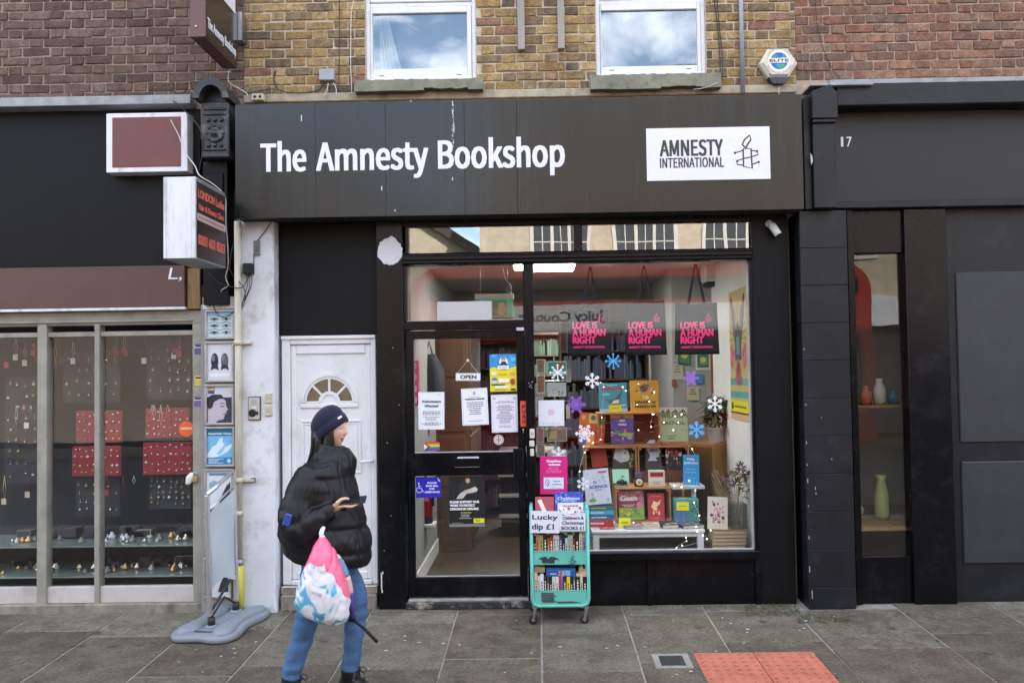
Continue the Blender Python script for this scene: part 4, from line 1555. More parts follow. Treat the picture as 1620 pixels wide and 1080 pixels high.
def art_hand(mb, q, y):
 x0, x1, z0, z1 = q
 w, h = x1 - x0, z1 - z0
 def p(u, v):
  return (x0 + w * u, z0 + h * v)
 mb.rect(x0, x1, z0, z1, y, flat('#6fb4dc'))
 mb.rect(x0, x1, z0 + h * .80, z1, y - .0002, flat('#1c6c8e'))
 mb.text('Dermal Roller Therapy', p(.05, 0)[0], p(.95, 0)[0], p(0, .845)[1], h * .05, y - .0005, M_ltr, bold=.001)
 mb.xz([p(0, .28), p(.2, .5), p(.36, .56), p(.5, .74), p(.62, .76), p(.6, .62), p(.7, .56), p(.62, .46), p(.8, .52), p(.95, .58), p(.96, .5), p(.8, .36), p(.55, .26), p(.3, .2), p(0, .14)], y - .0004, flat('#cfe6f4'))
 mb.xz([p(.35, .3), p(.6, .5), p(.72, .64), p(.78, .6), p(.66, .42), p(.5, .27)], y - .0006, flat('#8ec4e4'))
 mb.rect(x0, x1, z0, z0 + h * .2, y - .0005, flat('#2f7fb4'))
 mb.lines(x0 + .01, x1 - .06, z0 + .008, z0 + h * .17, 4, y - .0007, M_ltr, seed=4, centre=False)
 mb.disc(*p(.85, .1), w * .08, y - .0007, flat('#bcd8ea'), n=12)
def art_dark(mb, q, y, seed=0):
 x0, x1, z0, z1 = q
 w, h = x1 - x0, z1 - z0
 def p(u, v):
  return (x0 + w * u, z0 + h * v)
 mb.rect(x0, x1, z0, z1, y, flat('#d4d8da' if seed != 1 else '#26282c'))
 mb.xz([p(.5, .1), p(.95, .1), p(.95, .7), p(.8, .6), p(.62, .36)], y - .0003, flat('#2b3038' if seed != 1 else '#8b949c'))
 mb.disc(*p(.3, .6), w * .2, y - .0004, flat('#7aa6c8' if seed != 1 else '#dfe2e4'), h * .14, 14)
 mb.rect(x0 + w * .1, x1 - w * .1, z1 - h * .12, z1 - h * .05, y - .0005, flat('#4f86b4'))
for (q, fn, lb) in ((Q(323, 490, 371, 536, -.06), art_eyes, 'framed poster of eyes at the top of the poster column'),
     (Q(323, 540, 370, 604, -.06), art_nails, 'framed pale poster with two dark ovals under the eye poster'),
     (Q(323, 608, 370, 672, -.06), art_face, 'framed grey poster of a woman in profile'),
     (Q(323, 675, 371, 738, -.06), art_hand, 'framed blue poster of a pale hand with a title band'),
     (Q(322, 742, 369, 806, -.06), lambda m_, a, b: art_dark(m_, a, b, 0), 'framed pale poster just under the blue hand poster'),
     (Q(321, 810, 367, 878, -.06), lambda m_, a, b: art_dark(m_, a, b, 1), 'framed dark poster behind the leaning sign panel'),
     (Q(321, 882, 366, 946, -.06), lambda m_, a, b: art_dark(m_, a, b, 2), 'framed poster lowest in the column near the pavement')):
 t = thing('framed_poster', lb, 'poster', ((q[0] + q[1]) / 2, -.03, q[2]), group='framed posters on the grey pier')
 mb = MB()
 w = .018
 for (a, b, c, d) in ((q[0], q[1], q[3] - w, q[3]), (q[0], q[1], q[2], q[2] + w)):
  mb.box(a, b, -.06, -.03, c, d, M_ally, .003)
 for (a, b) in ((q[0], q[0] + w), (q[1] - w, q[1])):
  mb.box(a, b, -.0595, -.03, q[2] + w, q[3] - w, M_ally, .003)
 mb.build('frame', t)
 mb = MB()
 qi = (q[0] + w, q[1] - w, q[2] + w, q[3] - w)
 mb.box(qi[0], qi[1], -.045, -.03, qi[2], qi[3], flat('#c8c8c4'))
 fn(mb, qi, -.0455)
 mb.build('poster_sheet', t)
# white flaking head piece over the posters with two small timber blocks
mb = MB()
q = Q(322, 470, 372, 489, -.03)
mb.box(q[0], q[1], -.05, .03, q[2], q[3], M_wpl, .004)
for px in (329, 348):
 x, z = P(px, 478, -.05)
 mb.box(x - .015, x + .015, -.06, -.03, z - .035, z + .045, M_wood, .003)
mb.build('timber_block', label='peeling white board with two timber stubs above the poster column', cat='board')
# ------------------------------------------------------------------ drainpipe
M_pipe = mat('cream_pipe_paint', (0.56, 0.51, 0.40), 0.5, 0.12, 6, dirt=(.28, .22, .14), dirt_amt=.5, dirt_scale=5, stretch=(4, 4, 1))
xp = P(376.5, 650, -.1)[0]
dp = thing('drainpipe', 'cream drainpipe with a yellow foot beside the white pilaster', 'drainpipe', (xp, -.1, ground(-.1)))
mb = MB()
zt_p, zy = P(376, 350, -.1)[1], P(379, 893, -.1)[1]
mb.tube([(xp, -.09, zt_p), (xp, -.09, zy)], .027, M_pipe, 14)
mb.build('pipe', dp)
mb = MB()
mb.tube([(xp, -.09, zy), (xp, -.09, ground(-.1))], .034, mat('yellow_sleeve', (.62, .56, .05), .5, .12), 14)
mb.tube([(xp, -.09, zy + .04), (xp, -.09, zy - .002)], .036, M_alu, 14)
mb.build('yellow_sleeve', dp)
for py in (542, 760, 812):
 mb = MB()
 z = P(377, py, -.1)[1]
 mb.tube([(xp, -.09, z - .02), (xp, -.09, z + .02)], .034, M_pipe, 14)
 if py != 812:
  mb.box(xp - .03, xp + .1, -.09, -.05, z - .012, z + .012, M_pipe, .004)
 if py == 760:
  mb.box(xp + .09, xp + .13, -.09, -.06, z - .018, z + .018, M_dark, .006)
 mb.build('pipe_bracket', dp)
# ------------------------------------------------------------------ electrics
M_cblk = mat('black_cable', (.012, .012, .012), .5, .1)
M_cwht = mat('white_cable', (.62, .6, .55), .5, .1)
M_cgrey = mat('grey_conduit', (.30, .33, .36), .5, .12, 8, dirt=(.2, .19, .17), dirt_amt=.4)
def px_pts(lst, dy=0):
 out = []
 for (a, b, y) in lst:
  x, z = P(a, b, y + dy)
  out.append((x, y + dy, z))
 return out
def smooth(pts, n=6):
 """Catmull-Rom"""
 pts = [Vector(p) for p in pts]
 P_ = [pts[0] * 2 - pts[1]] + pts + [pts[-1] * 2 - pts[-2]]
 out = []
 for i in range(1, len(P_) - 2):
  for k in range(n):
   t = k / n
   a, b, c, d = P_[i - 1], P_[i], P_[i + 1], P_[i + 2]
   out.append(.5 * ((2 * b) + (c - a) * t + (2 * a - 5 * b + 4 * c - d) * t * t + (3 * b - a - 3 * c + d) * t ** 3))
 out.append(pts[-1])
 return out
def cable(lst, r, m, label, name='cable', group=None):
 mb = MB()
 mb.tube(smooth(px_pts(lst)), r, m, 5)
 return mb.build(name, label=label, cat='cable', group=group)
cable([(270, 158, -.1), (283, 166, -.15), (300, 184, -.16), (317, 205, -.22), (320, 240, -.2), (315, 272, -.15)], .005, M_cblk, 'black cable sagging past the maroon sign to the box sign')
cable([(270, 190, -.14), (283, 215, -.16), (292, 240, -.2), (308, 262, -.3), (316, 278, -.5), (338, 292, -.45), (356, 312, -.38), (357, 350, -.38), (360, 385, -.3), (361, 420, -.2), (357, 438, -.15), (362, 452, -.12)], .004, M_cwht, 'white flex looping over the box sign and down its edge')
cable([(430, 350, -.06), (420, 365, -.06), (405, 385, -.06), (402, 400, -.06), (401, 420, -.06), (392, 440, -.07), (382, 455, -.12), (360, 452, -.12), (345, 446, -.12), (331, 432, -.13)], .004, M_cblk, 'black cable running from the small grey box on the white pilaster to the poster column')
cable([(372, 375, -.06), (366, 400, -.12), (364, 425, -.1), (372, 440, -.1), (384, 452, -.12), (388, 468, -.1), (380, 482, -.08), (360, 500, -.07), (345, 498, -.07), (337, 480, -.07), (342, 465, -.08), (358, 456, -.12)], .0035, M_cblk, 'thin black wire looped over the eye poster')
cable([(362, 452, -.12), (350, 460, -.1), (354, 470, -.09), (359, 478, -.08)], .0035, M_cwht, 'short white wire end dangling over the poster column head')
for k, (dx, dy_) in enumerate(((0, 0), (4, 3), (8, 0))):
 cable([(388 + dx, 430, -.08), (392 + dx * .8, 448 + dy_, -.1), (386 + dx * .5, 470 + dy_, -.09), (381, 490 + dy_, -.08)], .003, M_cblk, '%s of the three dark wires under the black junction box' % ('innermost', 'middle', 'outermost')[k], group='wires bunched beside the drainpipe')
mb = MB()
q = Q(386, 417, 401, 434, -.08)
mb.box(q[0], q[1], -.12, -.05, q[2], q[3], M_dark, .008)
mb.build('junction_box', label='black junction box with a tangle of wires beside the drainpipe', cat='junction box')
mb = MB()
q = Q(402, 381, 412, 404, -.05)
mb.box(q[0], q[1], -.065, -.05, q[2], q[3], mat('grey_plate', (.16, .16, .165), .6, .2), .003)
x, z = P(406, 393, -.06)
mb.box(x - .012, x + .008, -.072, -.064, z - .02, z + .01, M_dark, .002)
mb.build('switch_box', label='small dark grey plate high on the white pilaster', cat='junction box')
# intercom and bell pushes
q = Q(392.5, 627, 412.5, 664, -.06)
ic = thing('intercom', 'scratched silver door intercom with black speaker on the white pilaster', 'intercom', ((q[0] + q[1]) / 2, -.05, q[2]))
mb = MB()
mb.box(q[0], q[1], -.066, -.05, q[2], q[3], mat('intercom_rim', (.05, .045, .045), .5, .1), .003)
mb.build('back_plate', ic)
mb = MB()
mb.box(q[0] + .006, q[1] - .006, -.072, -.06, q[2] + .006, q[3] - .008, M_alu if False else mat('scratched_plate', (.50, .48, .46), .45, .2, 14, metal=.5), .002)
mb.build('face_plate', ic)
mb = MB()
cx = (q[0] + q[1]) / 2
cz = q[2] + (q[3] - q[2]) * .30
mb.lathe([(.030, 0), (.030, .006), (.02, .009)], (cx - .012, -.072, cz), M_dark, 14, 'y')
mb.box(cx, cx + .035, -.08, -.072, cz - .012, cz + .012, M_dark, .003)
mb.rect(cx - .02, cx + .02, cz + .035, cz + .055, -.0725, flat('#d8d8d8'))
mb.lines(q[0] + .02, q[1] - .02, cz + .07, q[3] - .02, 4, -.0725, flat('#8a8a8a'), seed=2)
mb.build('speaker', ic)
M_bell = mat('cream_bell_plastic', (.52, .48, .34), .45, .06)
for (py0, py1, lb) in ((621.5, 637.5, 'upper cream doorbell push on the white pilaster'), (641.5, 657.5, 'lower cream doorbell push on the white pilaster')):
 q = Q(420, py0, 431, py1, -.05)
 t = thing('doorbell', lb, 'doorbell', ((q[0] + q[1]) / 2, -.05, q[2]), group='doorbells on the white pilaster')
 mb = MB()
 mb.box(q[0], q[1], -.068, -.046, q[2], q[3], M_bell, .005)
 mb.build('case', t)
 mb = MB()
 mb.lathe([(.016, 0), (.016, .003), (.012, .005), (.011, .002)], ((q[0] + q[1]) / 2, -.068, (q[2] + q[3]) / 2 + .006), M_bell, 14, 'y')
 mb.build('button', t)
# on the brick
mb = MB()
q = Q(506.5, 112.5, 530.5, 130, 0)
mb.box(q[0], q[1], -.05, .0, q[2], q[3], mat('grey_plastic_box', (.36, .37, .39), .5, .1), .006)
mb.build('junction_box', label='grey plastic junction box on the yellow brick beside a window', cat='junction box')
q = Q(400, 150, 418.5, 160, -.05)
tb = thing('terminal_block', 'cream twin terminal block on top of the sign board', 'terminal block', ((q[0] + q[1]) / 2, -.05, q[2]))
boxpart('block', tb, q, -.08, -.02, M_bell, .004)
mb = MB()
for k in (.28, .72):
 mb.lathe([(.011, 0), (.011, .004), (.006, .005)], (q[0] + (q[1] - q[0]) * k, -.08, (q[2] + q[3]) / 2), M_dark, 10, 'y')
mb.build('socket', tb)
cable([(362, 112, -.05), (362, 130, -.03), (378, 140, -.03), (390, 148, -.05), (392, 155, -.05)], .0035, M_cwht, 'thin white cable dropping from the brown projecting sign')
cable([(386, 150, -.03), (405, 145, -.03), (430, 141, -.03), (436, 143, -.03)], .0035, M_cblk, 'black cable end rising from the twin terminal block')
cable([(436, 112, -.01), (433, 125, -.02), (440, 141, -.03), (460, 147, -.03), (490, 146, -.03), (505, 142, -.03), (512, 131, -.03)], .005, M_cblk, 'black cable looping along the brick to the grey junction box')
for k, (a, b) in enumerate(((519, 513), (527, 532))):
 cable([(a, 131, -.03), ((a + b) / 2 + 2, 140, -.04), (b, 152, -.05)], .0035, M_cwht, 'short pale wire under the grey junction box, the one %s' % ('bending towards the sign', 'nearer the window')[k], group='wires under the grey junction box')
cable([(537, 0, -.012), (537, 60, -.012), (536, 120, -.012), (535, 152, -.012)], .003, M_cblk, 'thin straight black cable down the yellow brick, nearest the grey junction box')
cable([(563, -10, -.012), (556, 20, -.012), (555, 70, -.012), (555, 110, -.012), (557, 153, -.012)], .0035, M_cwht, 'thin white cable down the brick close to the curtained window')
cable([(270, 140, -.02), (283, 150, -.04), (292, 145, -.02), (300, 143, -.02), (290, 158, -.06), (286, 166, -.08)], .004, M_cblk, 'loose loop of black cable at the foot of the brown brick')
cable([(1134, -10, -.012), (1138, 40, -.012), (1143, 90, -.015), (1142, 125, -.03), (1136, 142, -.05)], .004, M_cblk, 'black cable running down beside the window near the grey conduit')
cable([(1129, -10, -.012), (1136, 50, -.012), (1139, 90, -.012), (1140, 130, -.03)], .004, M_cblk, 'second black cable, just inside the one by the grey conduit')
cable([(1289, -10, -.012), (1292, 30, -.012), (1300, 70, -.012), (1316, 108, -.012), (1328, 122, -.012)], .0025, M_cblk, 'thin dark wire curving across the red brick')
cable([(1097, 142, -.11), (1115, 139, -.12), (1135, 131, -.11)], .003, M_cwht, 'short white wire lying on the window sill end')
mb = MB()
x = P(1172, 70, 0)[0]
mb.tube([(x, -.03, P(1172, 150)[1]), (x, -.03, 5.3)], .017, M_cgrey, 12)
mb.build('conduit', label='grey vertical conduit between the window and the alarm box', cat='conduit')
M_batt = mat('bleached_batten', (.34, .30, .26), .85, .2, 6, stretch=(5, 5, .6), bump=.3)
for (a, b, c, lb) in ((819, 830, 82, 'weathered timber batten on the brick, nearer the curtained window'), (882, 892.5, 80.5, 'weathered timber batten on the brick, nearer the plain window')):
 mb = MB()
 mb.box(P(a, 40)[0], P(b, 40)[0], -.05, 0, P(a, c)[1], 5.25, M_batt, .003)
 mb.build('timber_batten', label=lb, cat='batten', group='timber battens on the brick')
# alarm box
ax, az = P(1231.5, 99, -.06)
al = thing('alarm_box', 'cream hexagonal burglar alarm box with a blue globe emblem on brick', 'alarm box', (ax, 0, az - .15))
M_cr = mat('cream_alarm_plastic', (.66, .62, .50), .4, .05)
R_ = .152
hexo = [(-.55, .72), (.50, .72), (1.0, -.06), (.50, -.82), (-.50, -.82), (-1.0, -.06)]
mb = MB()
s1, s2 = R_, R_ * .84
a = [mb.bm.verts.new((ax + u * s1, 0.0, az + v * s1)) for u, v in hexo]
b = [mb.bm.verts.new((ax + u * s1, -.055, az + v * s1)) for u, v in hexo]
c = [mb.bm.verts.new((ax + u * s2 * .97, -.08, az + (v + .03) * s2)) for u, v in hexo]
fs = []
for L0, L1 in ((a, b), (b, c)):
 for i in range(6):
  fs.append(mb.bm.faces.new([L0[i], L0[(i + 1) % 6], L1[(i + 1) % 6], L1[i]]))
fs.append(mb.bm.faces.new(c))
mb._setm(fs, M_cr)
mb.build('cover', al)
mb = MB()
mb.prism([(ax - .55 * R_, az - .80 * R_), (ax + .55 * R_, az - .80 * R_), (ax + .30 * R_, az - 1.12 * R_), (ax - .30 * R_, az - 1.12 * R_)], -.07, 0, mat('blue_black_lens', (.02, .035, .06), .15, .1))
mb.build('strobe_lens', al)
mb = MB()
y = -.0812
mb.disc(ax, az + .005, .088, y, flat('#e4e2d6'), n=28)
mb.disc(ax, az + .005, .068, y - .0003, flat('#2c5fae'), n=28)
mb.xz([(ax - .03, az - .02), (ax + .04, az - .02), (ax + .05, az - .035), (ax + .01, az - .058), (ax - .012, az - .05)], y - .0006, flat('#35a287'))
mb.xz([(ax - .055, az + .03), (ax - .01, az + .04), (ax - .02, az + .055), (ax - .04, az + .05)], y - .0006, flat('#35a287'))
mb.xz([(ax + .02, az + .03), (ax + .058, az + .03), (ax + .035, az + .058)], y - .0006, flat('#35a287'))
mb.rect(ax - .088, ax + .088, az - .011, az + .028, y - .0009, flat('#e8e4d4'))
mb.text('ELITE', ax - .074, ax + .074, az - .003, .023, y - .0012, M_ink, bold=.0016)
def ring_text(s, r, a0, a1, cap, flip):
 n = len(s)
 for i, ch in enumerate(s):
  if ch == ' ':
   continue
  a = math.radians(a0 + (a1 - a0) * i / (n - 1))
  M4 = Matrix.Translation((ax + r * math.cos(a), y - .0006, az + .005 + r * math.sin(a))) @ Matrix.Rotation(-(a - PI / 2 if not flip else a + PI / 2), 4, 'Y')
  mb.text(ch, -cap * .4, cap * .4, -cap / 2, cap, 0, M_ink, align='c', M=M4)
ring_text('0870 350 8000', .098, 150, 30, .013, False)
ring_text('SECURITY CENTRE', .1, 205, 335, .013, True)
for dx in (-.075, .062):
 mb.disc(ax + dx, az - .1, .006, y + .002, M_dark, n=10)
mb.build('printed_emblem', al)
mb = MB()
mb.tube([(ax + .01, -.02, az - R_ * 1.05), (ax + .01, -.02, P(1238, 152)[1])], .006, M_cwht, 8)
mb.build('cable_tail', al)
# camera over the window
x, z = P(1217, 354, .0)
cc = thing('security_camera', 'small white security camera on the black post beside the display window', 'security camera', (x, .015, z))
M_cam = mat('camera_white', (.66, .66, .66), .35, .04)
mb = MB()
mb.lathe([(.03, 0), (.03, .012), (.016, .02), (.012, .04)], (x, .012, z), M_cam, 16, 'y')
mb.build('mount', cc)
mb = MB()
d = Vector((.055, -.03, -.1))
p0 = Vector((x, -.03, z))
mb.tube([p0, p0 + d * .15, p0 + d * .16, p0 + d * .9, p0 + d], [.02, .024, .031, .031, .027], M_cam, 14)
mb.build('housing', cc)
mb = MB()
mb.tube([p0 + d * .995, p0 + d * 1.03], .02, M_dark, 12)
mb.build('lens', cc)
# ================================================================== neighbour on the other side
ns = thing('neighbour_shop', 'black painted shopfront with white house number beyond the tiled pilaster', 'shop', (3.3, 0, 0))
XRR = 6.5
def npart(n, pa, pt, pb, y0, y1, m, bev=.004, x1=XRR, Y=-.05):
 return boxpart(n, ns, (P(pa, 600, Y)[0], x1, P(pa, pb, Y)[1], P(pa, pt, Y)[1]), y0, y1, m, bev)
npart('cornice', 1325, 141, 176, -.18, .05, M_bt, .01)
npart('lead_flashing', 1318, 133, 142, -.15, .0, mat('lead_flashing', (.3, .31, .32), .6, .25, 10, bump=.4), .003)
npart('name_board', 1325, 178, 320, -.02, .05, mat('black_board', (.009, .009, .010), .5, .2))
npart('board_rail', 1325, 320, 331, -.08, .05, M_bt, .006)
mb = MB()
q = Q(1328.5, 216, 1347, 232, -.02)
for ch, a, b in (('1', 1330, 1333.6), ('7', 1339, 1347)):
 mb.text(ch, P(a, 220, -.02)[0], P(b, 220, -.02)[0], q[2], q[3] - q[2], -.0225, M_ltr, bold=.0008)
mb.build('house_number', ns)
xa, xb = P(1349, 650, -.05)[0], P(1360, 650, -.05)[0]
boxpart('post', ns, (xa, xb, 0, P(1350, 332)[1]), -.03, .1, M_blk, .004)
xc, xd = P(1436, 650)[0], P(1502, 650)[0]
boxpart('post', ns, (xc, xd, 0, P(1450, 332)[1]), -.04, .1, M_blk, .004)
boxpart('stall_riser', ns, (xb, xc, 0, P(1400, 880)[1]), .0, .08, M_blk, .004)
boxpart('head_rail', ns, (xb, xc, P(1400, 400)[1], P(1400, 332)[1]), .0, .08, M_blk, .004)
boxpart('window_pane', ns, (xb, xc, P(1400, 880)[1], P(1400, 400)[1]), .04, .046, M_gl, 0)
M_iwc = mat('neighbour_ceiling', (.4, .38, .35), .9, .1)
mb = MB()
mb.box(xb - .1, xc + 1.2, 1.2, 1.22, .1, 3.2, mat('neighbour_back_wall', (.30, .27, .22), .9, .1))
mb.box(xb - .1, xb - .08, .1, 1.2, .1, 3, mat('neighbour_back_wall', (.5, .45, .38), .9, .1))
mb.box(xb - .1, xc + 1.2, .09, 1.22, .55, .58, M_wood)
mb.box(xb - .1, xc + 1.2, .09, 1.22, 3.0, 3.03, M_iwc)
mb.build('display_bay', ns)
boxpart('grey_door_frame', ns, (xd, XRR, 0, P(1520, 315)[1]), .02, .1, M_bt, .004)
for (u0, u1, v0, v1) in ((.06, .46, .3, 1.1), (.06, .46, 1.25, 2.6), (.56, .96, .3, 1.1), (.56, .96, 1.25, 2.6)):
 boxpart('door_panel', ns, (xd + 1.4 * u0, xd + 1.4 * u1, v0, v1), .005, .022, mat('slate_panel', (.026, .029, .034), .5, .2), .01)
mb = MB()
boxpart('window_shelf', ns, (xb, xc + .9, P(1395, 640, .5)[1] - .02, P(1395, 640, .5)[1]), .35, .8, M_wood)
for k, (u, z_, c, h_) in enumerate(((.0, 0, '#b06a4a', .16), (.13, 0, '#d8d0bc', .22), (.26, 0, '#4a6a7a', .12), (.4, 0, '#8a3a4a', .2), (-.05, 1, '#c8b890', .1), (.2, 1, '#3a4a3a', .14))):
 m_ = MB()
 zz = P(1395, 640, .5)[1] if z_ == 0 else .58
 xx = P(1375, 700, .5)[0] + u
 m_.lathe([(.03, 0), (.05, .02), (.052, h_ * .6), (.025, h_ * .85), (.03, h_)], (xx, .55 + .03 * k, zz + .001), flat(c), 14)
 m_.build('pottery_jar', label=('terracotta jar on the upper shelf of the black neighbour window', 'tall cream jar on the upper shelf of the black neighbour window', 'slate blue jar on the upper shelf of the black neighbour window', 'dark red jar on the upper shelf of the black neighbour window', 'low straw coloured jar beside the green vase', 'dark green jar beside the green vase')[k], cat='jar', group='jars in the neighbour window')
mb.lathe([(.05, 0), (.06, .04), (.055, .2), (.03, .32), (.045, .36)], (P(1395, 800, .5)[0], .5, .58), flat('#b7c07a'), 16)
mb.build('neighbour_vase', label='green vase in the window of the black shop beyond the tiled pilaster', cat='vase')
# ================================================================== across the street (what the glass mirrors)
M_peb = mat('cream_pebbledash', (.50, .43, .31), .95, .18, 5, bump=1.0, bscale=45, dirt=(.3, .25, .18), dirt_amt=.5, dirt_scale=1.2)
YO = -18.0
op = thing('far_building', 'cream pebbledashed building across the street, mirrored in the top panes', 'building', (6, YO, 0))
mb = MB()
mb.box(-1.65, 16, YO - 7, YO, 0, 10.6, M_peb)
ob = mb.build('wall', op)
M_wfr = mat('cream_window_frame', (.60, .57, .50), .6, .1)
M_pgl = mat('far_window_glass', (.07, .08, .085), .12, .2, 2, spec=.6)
for (a, b) in ((-.1, 1.6), (2.3, 4.15), (4.95, 6.9), (8.2, 10.0), (11.5, 13.3)):
 for (za, zb_) in ((5.15, 6.75), (7.9, 9.3)):
  mb = MB()
  mb.box(a, b, YO, YO + .02, za, zb_, M_pgl)
  w = mb.build('window', op)
  mb = MB()
  mb.box(a - .08, b + .08, YO + .01, YO + .06, zb_, zb_ + .1, M_wfr)
  mb.box(a - .08, b + .08, YO + .01, YO + .06, za - .1, za, M_wfr)
  n = 3
  for k in range(n + 1):
   xx = a + (b - a) * k / n
   mb.box(xx - .05, xx + .05, YO + .012, YO + .055, za, zb_, M_wfr)
   if k < n:
    xm = xx + (b - a) / n / 2
    mb.box(xm - .015, xm + .015, YO + .012, YO + .04, za, zb_, M_wfr)
  for zz in (za + (zb_ - za) * .34, za + (zb_ - za) * .67):
   mb.box(a, b, YO + .012, YO + .038, zz - .015, zz + .015, M_wfr)
  mb.build('frame', w)
mb = MB()
mb.box(-1.65, 16, YO, YO + .5, 3.1, 3.9, M_wbox)
mb.box(-1.65, 16, YO, YO + .2, .0, 3.1, M_dark)
mb.build('shop_front', op)
mb = MB()
mb.box(-1.8, 16.2, YO - 7.2, YO + .25, 10.6, 10.85, M_stone)
mb.build('parapet', op)
gb = thing('far_house', 'cream gabled house across the street, mirrored above the shop door', 'house', (-8, -26, 0))
mb = MB()
mb.prism([(-15, 0), (-2.6, 0), (-2.6, 6.6), (-8.6, 10.8), (-15, 6.6)], -34, -26, M_peb)
mb.build('wall', gb)
mb = MB()
M_tile = mat('dark_roof', (.05, .045, .042), .8, .2)
mb.prism([(-2.2, 6.3), (-2.2, 6.75), (-8.6, 11.2), (-8.6, 10.75)], -34.2, -25.6, M_tile)
mb.prism([(-15.3, 6.3), (-15.3, 6.75), (-8.6, 11.2), (-8.6, 10.75)], -34.2, -25.6, M_tile)
mb.box(-15, -2.6, -26, -25.8, 6.3, 6.6, M_tile)
mb.build('roof', gb)
fb = thing('far_terrace', 'brown terrace farther along the street, mirrored faintly in the jewellery window', 'building', (-22, -18, 0))
mb = MB()
mb.box(-40, -9.5, -26, -18, 0, 9.8, M_mort2)
mb.build('wall', fb)
for k in range(8):
 for zz in (4.6, 7.2):
  boxpart('window', fb, (-38 + 3.5 * k, -36.6 + 3.5 * k, zz, zz + 1.6), -18.0, -17.95, M_pgl, .01)
mb = MB()
mb.box(16, 60, -26, -18, 0, 10.2, M_mort2)
rb = thing('far_terrace', 'brown terrace beyond the pebbledashed building across the street', 'building', (30, -18, 0))
mb.build('wall', rb)
for k in range(8):
 for zz in (4.6, 7.2):
  boxpart('window', rb, (18 + 3.5 * k, 19.4 + 3.5 * k, zz, zz + 1.6), -18.0, -17.95, M_pgl, .01)
# red double-deck bus
M_bus = mat('bus_red', (.40, .03, .022), .3, .06, 1, spec=.6)
M_busg = mat('bus_glass', (.02, .022, .024), .1, .1, spec=.7)
YBs = -13.3
bx_a, bx_b = -3.1, 8.0
bz = ZR + .3
bus = thing('double_deck_bus', 'red double decker bus passing on the far side of the road, mirrored in the glass', 'bus', (2.4, YBs - 1.25, ZR))
mb = MB()
def rr(x0, x1, z0, z1, r, n=6):
 out = []
 for (cx, cz, a0) in ((x1 - r, z1 - r, 0), (x0 + r, z1 - r, 90), (x0 + r, z0 + r * .3, 180), (x1 - r, z0 + r * .3, 270)):
  for k in range(n + 1):
   a = math.radians(a0 + 90 * k / n)
   rz = r if a0 < 180 else r * .3
   out.append((cx + r * math.cos(a), cz + rz * math.sin(a)))
 return out
mb.prism(rr(bx_a, bx_b, bz, 4.42, .75), YBs - 2.5, YBs, M_bus)
mb.build('body', bus)
mb = MB()
mb.prism(rr(bx_a + .45, bx_b - .3, 3.58, 4.12, .25), YBs, YBs + .02, M_busg)
mb.build('upper_window_band', bus)
mb = MB()
mb.prism(rr(bx_a + .4, bx_b - .3, .95, 2.58, .2), YBs, YBs + .02, M_busg)
mb.build('lower_window_band', bus)
for k in range(7):
 boxpart('window_pillar', bus, (bx_a + 1.6 + 1.35 * k, bx_a + 1.66 + 1.35 * k, 3.6, 4.1), YBs + .02, YBs + .03, M_dark, .002)
mb = MB()
mb.box(-.6, 5.6, YBs, YBs + .02, 2.78, 3.48, mat('ad_white', (.62, .62, .6), .5, .04))
ad = mb.build('advert_panel', bus)
mb = MB()
Mf = Matrix.Translation((0, YBs + .022, 0)) @ Matrix.Rotation(PI, 4, 'Z')
mb.text('Juicy Couture', -1.62, .45, 3.10, .24, 0, M_ink, bold=.01, M=Mf)
mb.build('advert_lettering', ad)
for xx in (-.9, 5.6):
 mb = MB()
 mb.lathe([(.48, 0), (.48, .2), (.3, .24)], (xx, YBs - .2 + .0, ZR + .48), mat('tyre', (.02, .02, .02), .8, .1), 20, 'y', M=None)
 mb.build('wheel', bus)
# ================================================================== shop interior
M_iw = mat('interior_white_wall', (0.66, 0.66, 0.63), 0.85, 0.05, 3)
M_iw2 = mat('interior_grey_wall', (0.30, 0.30, 0.285), 0.85, 0.06, 3)
M_ceil = mat('interior_ceiling', (0.42, 0.41, 0.39), 0.9, 0.05, 3)
M_floor = mat('worn_wood_floor', (0.060, 0.042, 0.028), 0.45, 0.3, 3, stretch=(6, .7, 1), bump=.1)
M_led = mat('lit_ceiling_panel', (1.0, 0.98, 0.95), 0.5, 0, emit=12.0)
M_bkw = mat('bookcase_brown', (0.085, 0.042, 0.022), 0.5, 0.2, 4, stretch=(1, 1, .2))
ZF, ZC = .075, 2.86
XLw, XR1, XR2 = -1.03, 1.725, 1.33
room = thing('shop_interior', 'dim shop room with wooden floor seen through the bookshop glass', 'room', (0, 3, ZF))
boxpart('floor', room, (XLw - .1, XR1 + .1, ZF - .05, ZF), .1, 7.6, M_floor, 0)
boxpart('ceiling', room, (XLw - .1, XR1 + .1, ZC, ZC + .05), .18, 7.6, M_ceil, 0)
boxpart('wall', room, (XLw - .1, XLw, ZF, ZC), .142, 7.6, M_iw2, 0)
boxpart('wall', room, (XR1, XR1 + .1, ZF, ZC + .3), .162, 1.6, M_iw, 0)
boxpart('wall', room, (XR2, XR1 + .1, ZF, ZC), 1.6, 1.7, M_iw2, 0)
boxpart('wall', room, (XR2, XR2 + .1, ZF, ZC), 1.7, 7.6, M_iw2, 0)
boxpart('wall', room, (XLw - .1, XR2 + .1, ZF, ZC), 7.6, 7.7, mat('back_wall', (.22, .17, .13), .9, .15), 0)
boxpart('skirting', room, (XLw, XLw + .015, ZF, ZF + .14), .2, 7.5, M_iw, .003)
boxpart('beam', room, (XLw, XR2, 2.35, ZC), 3.6, 3.75, mat('boxed_beam', (.30, .27, .24), .9, .1), .005)
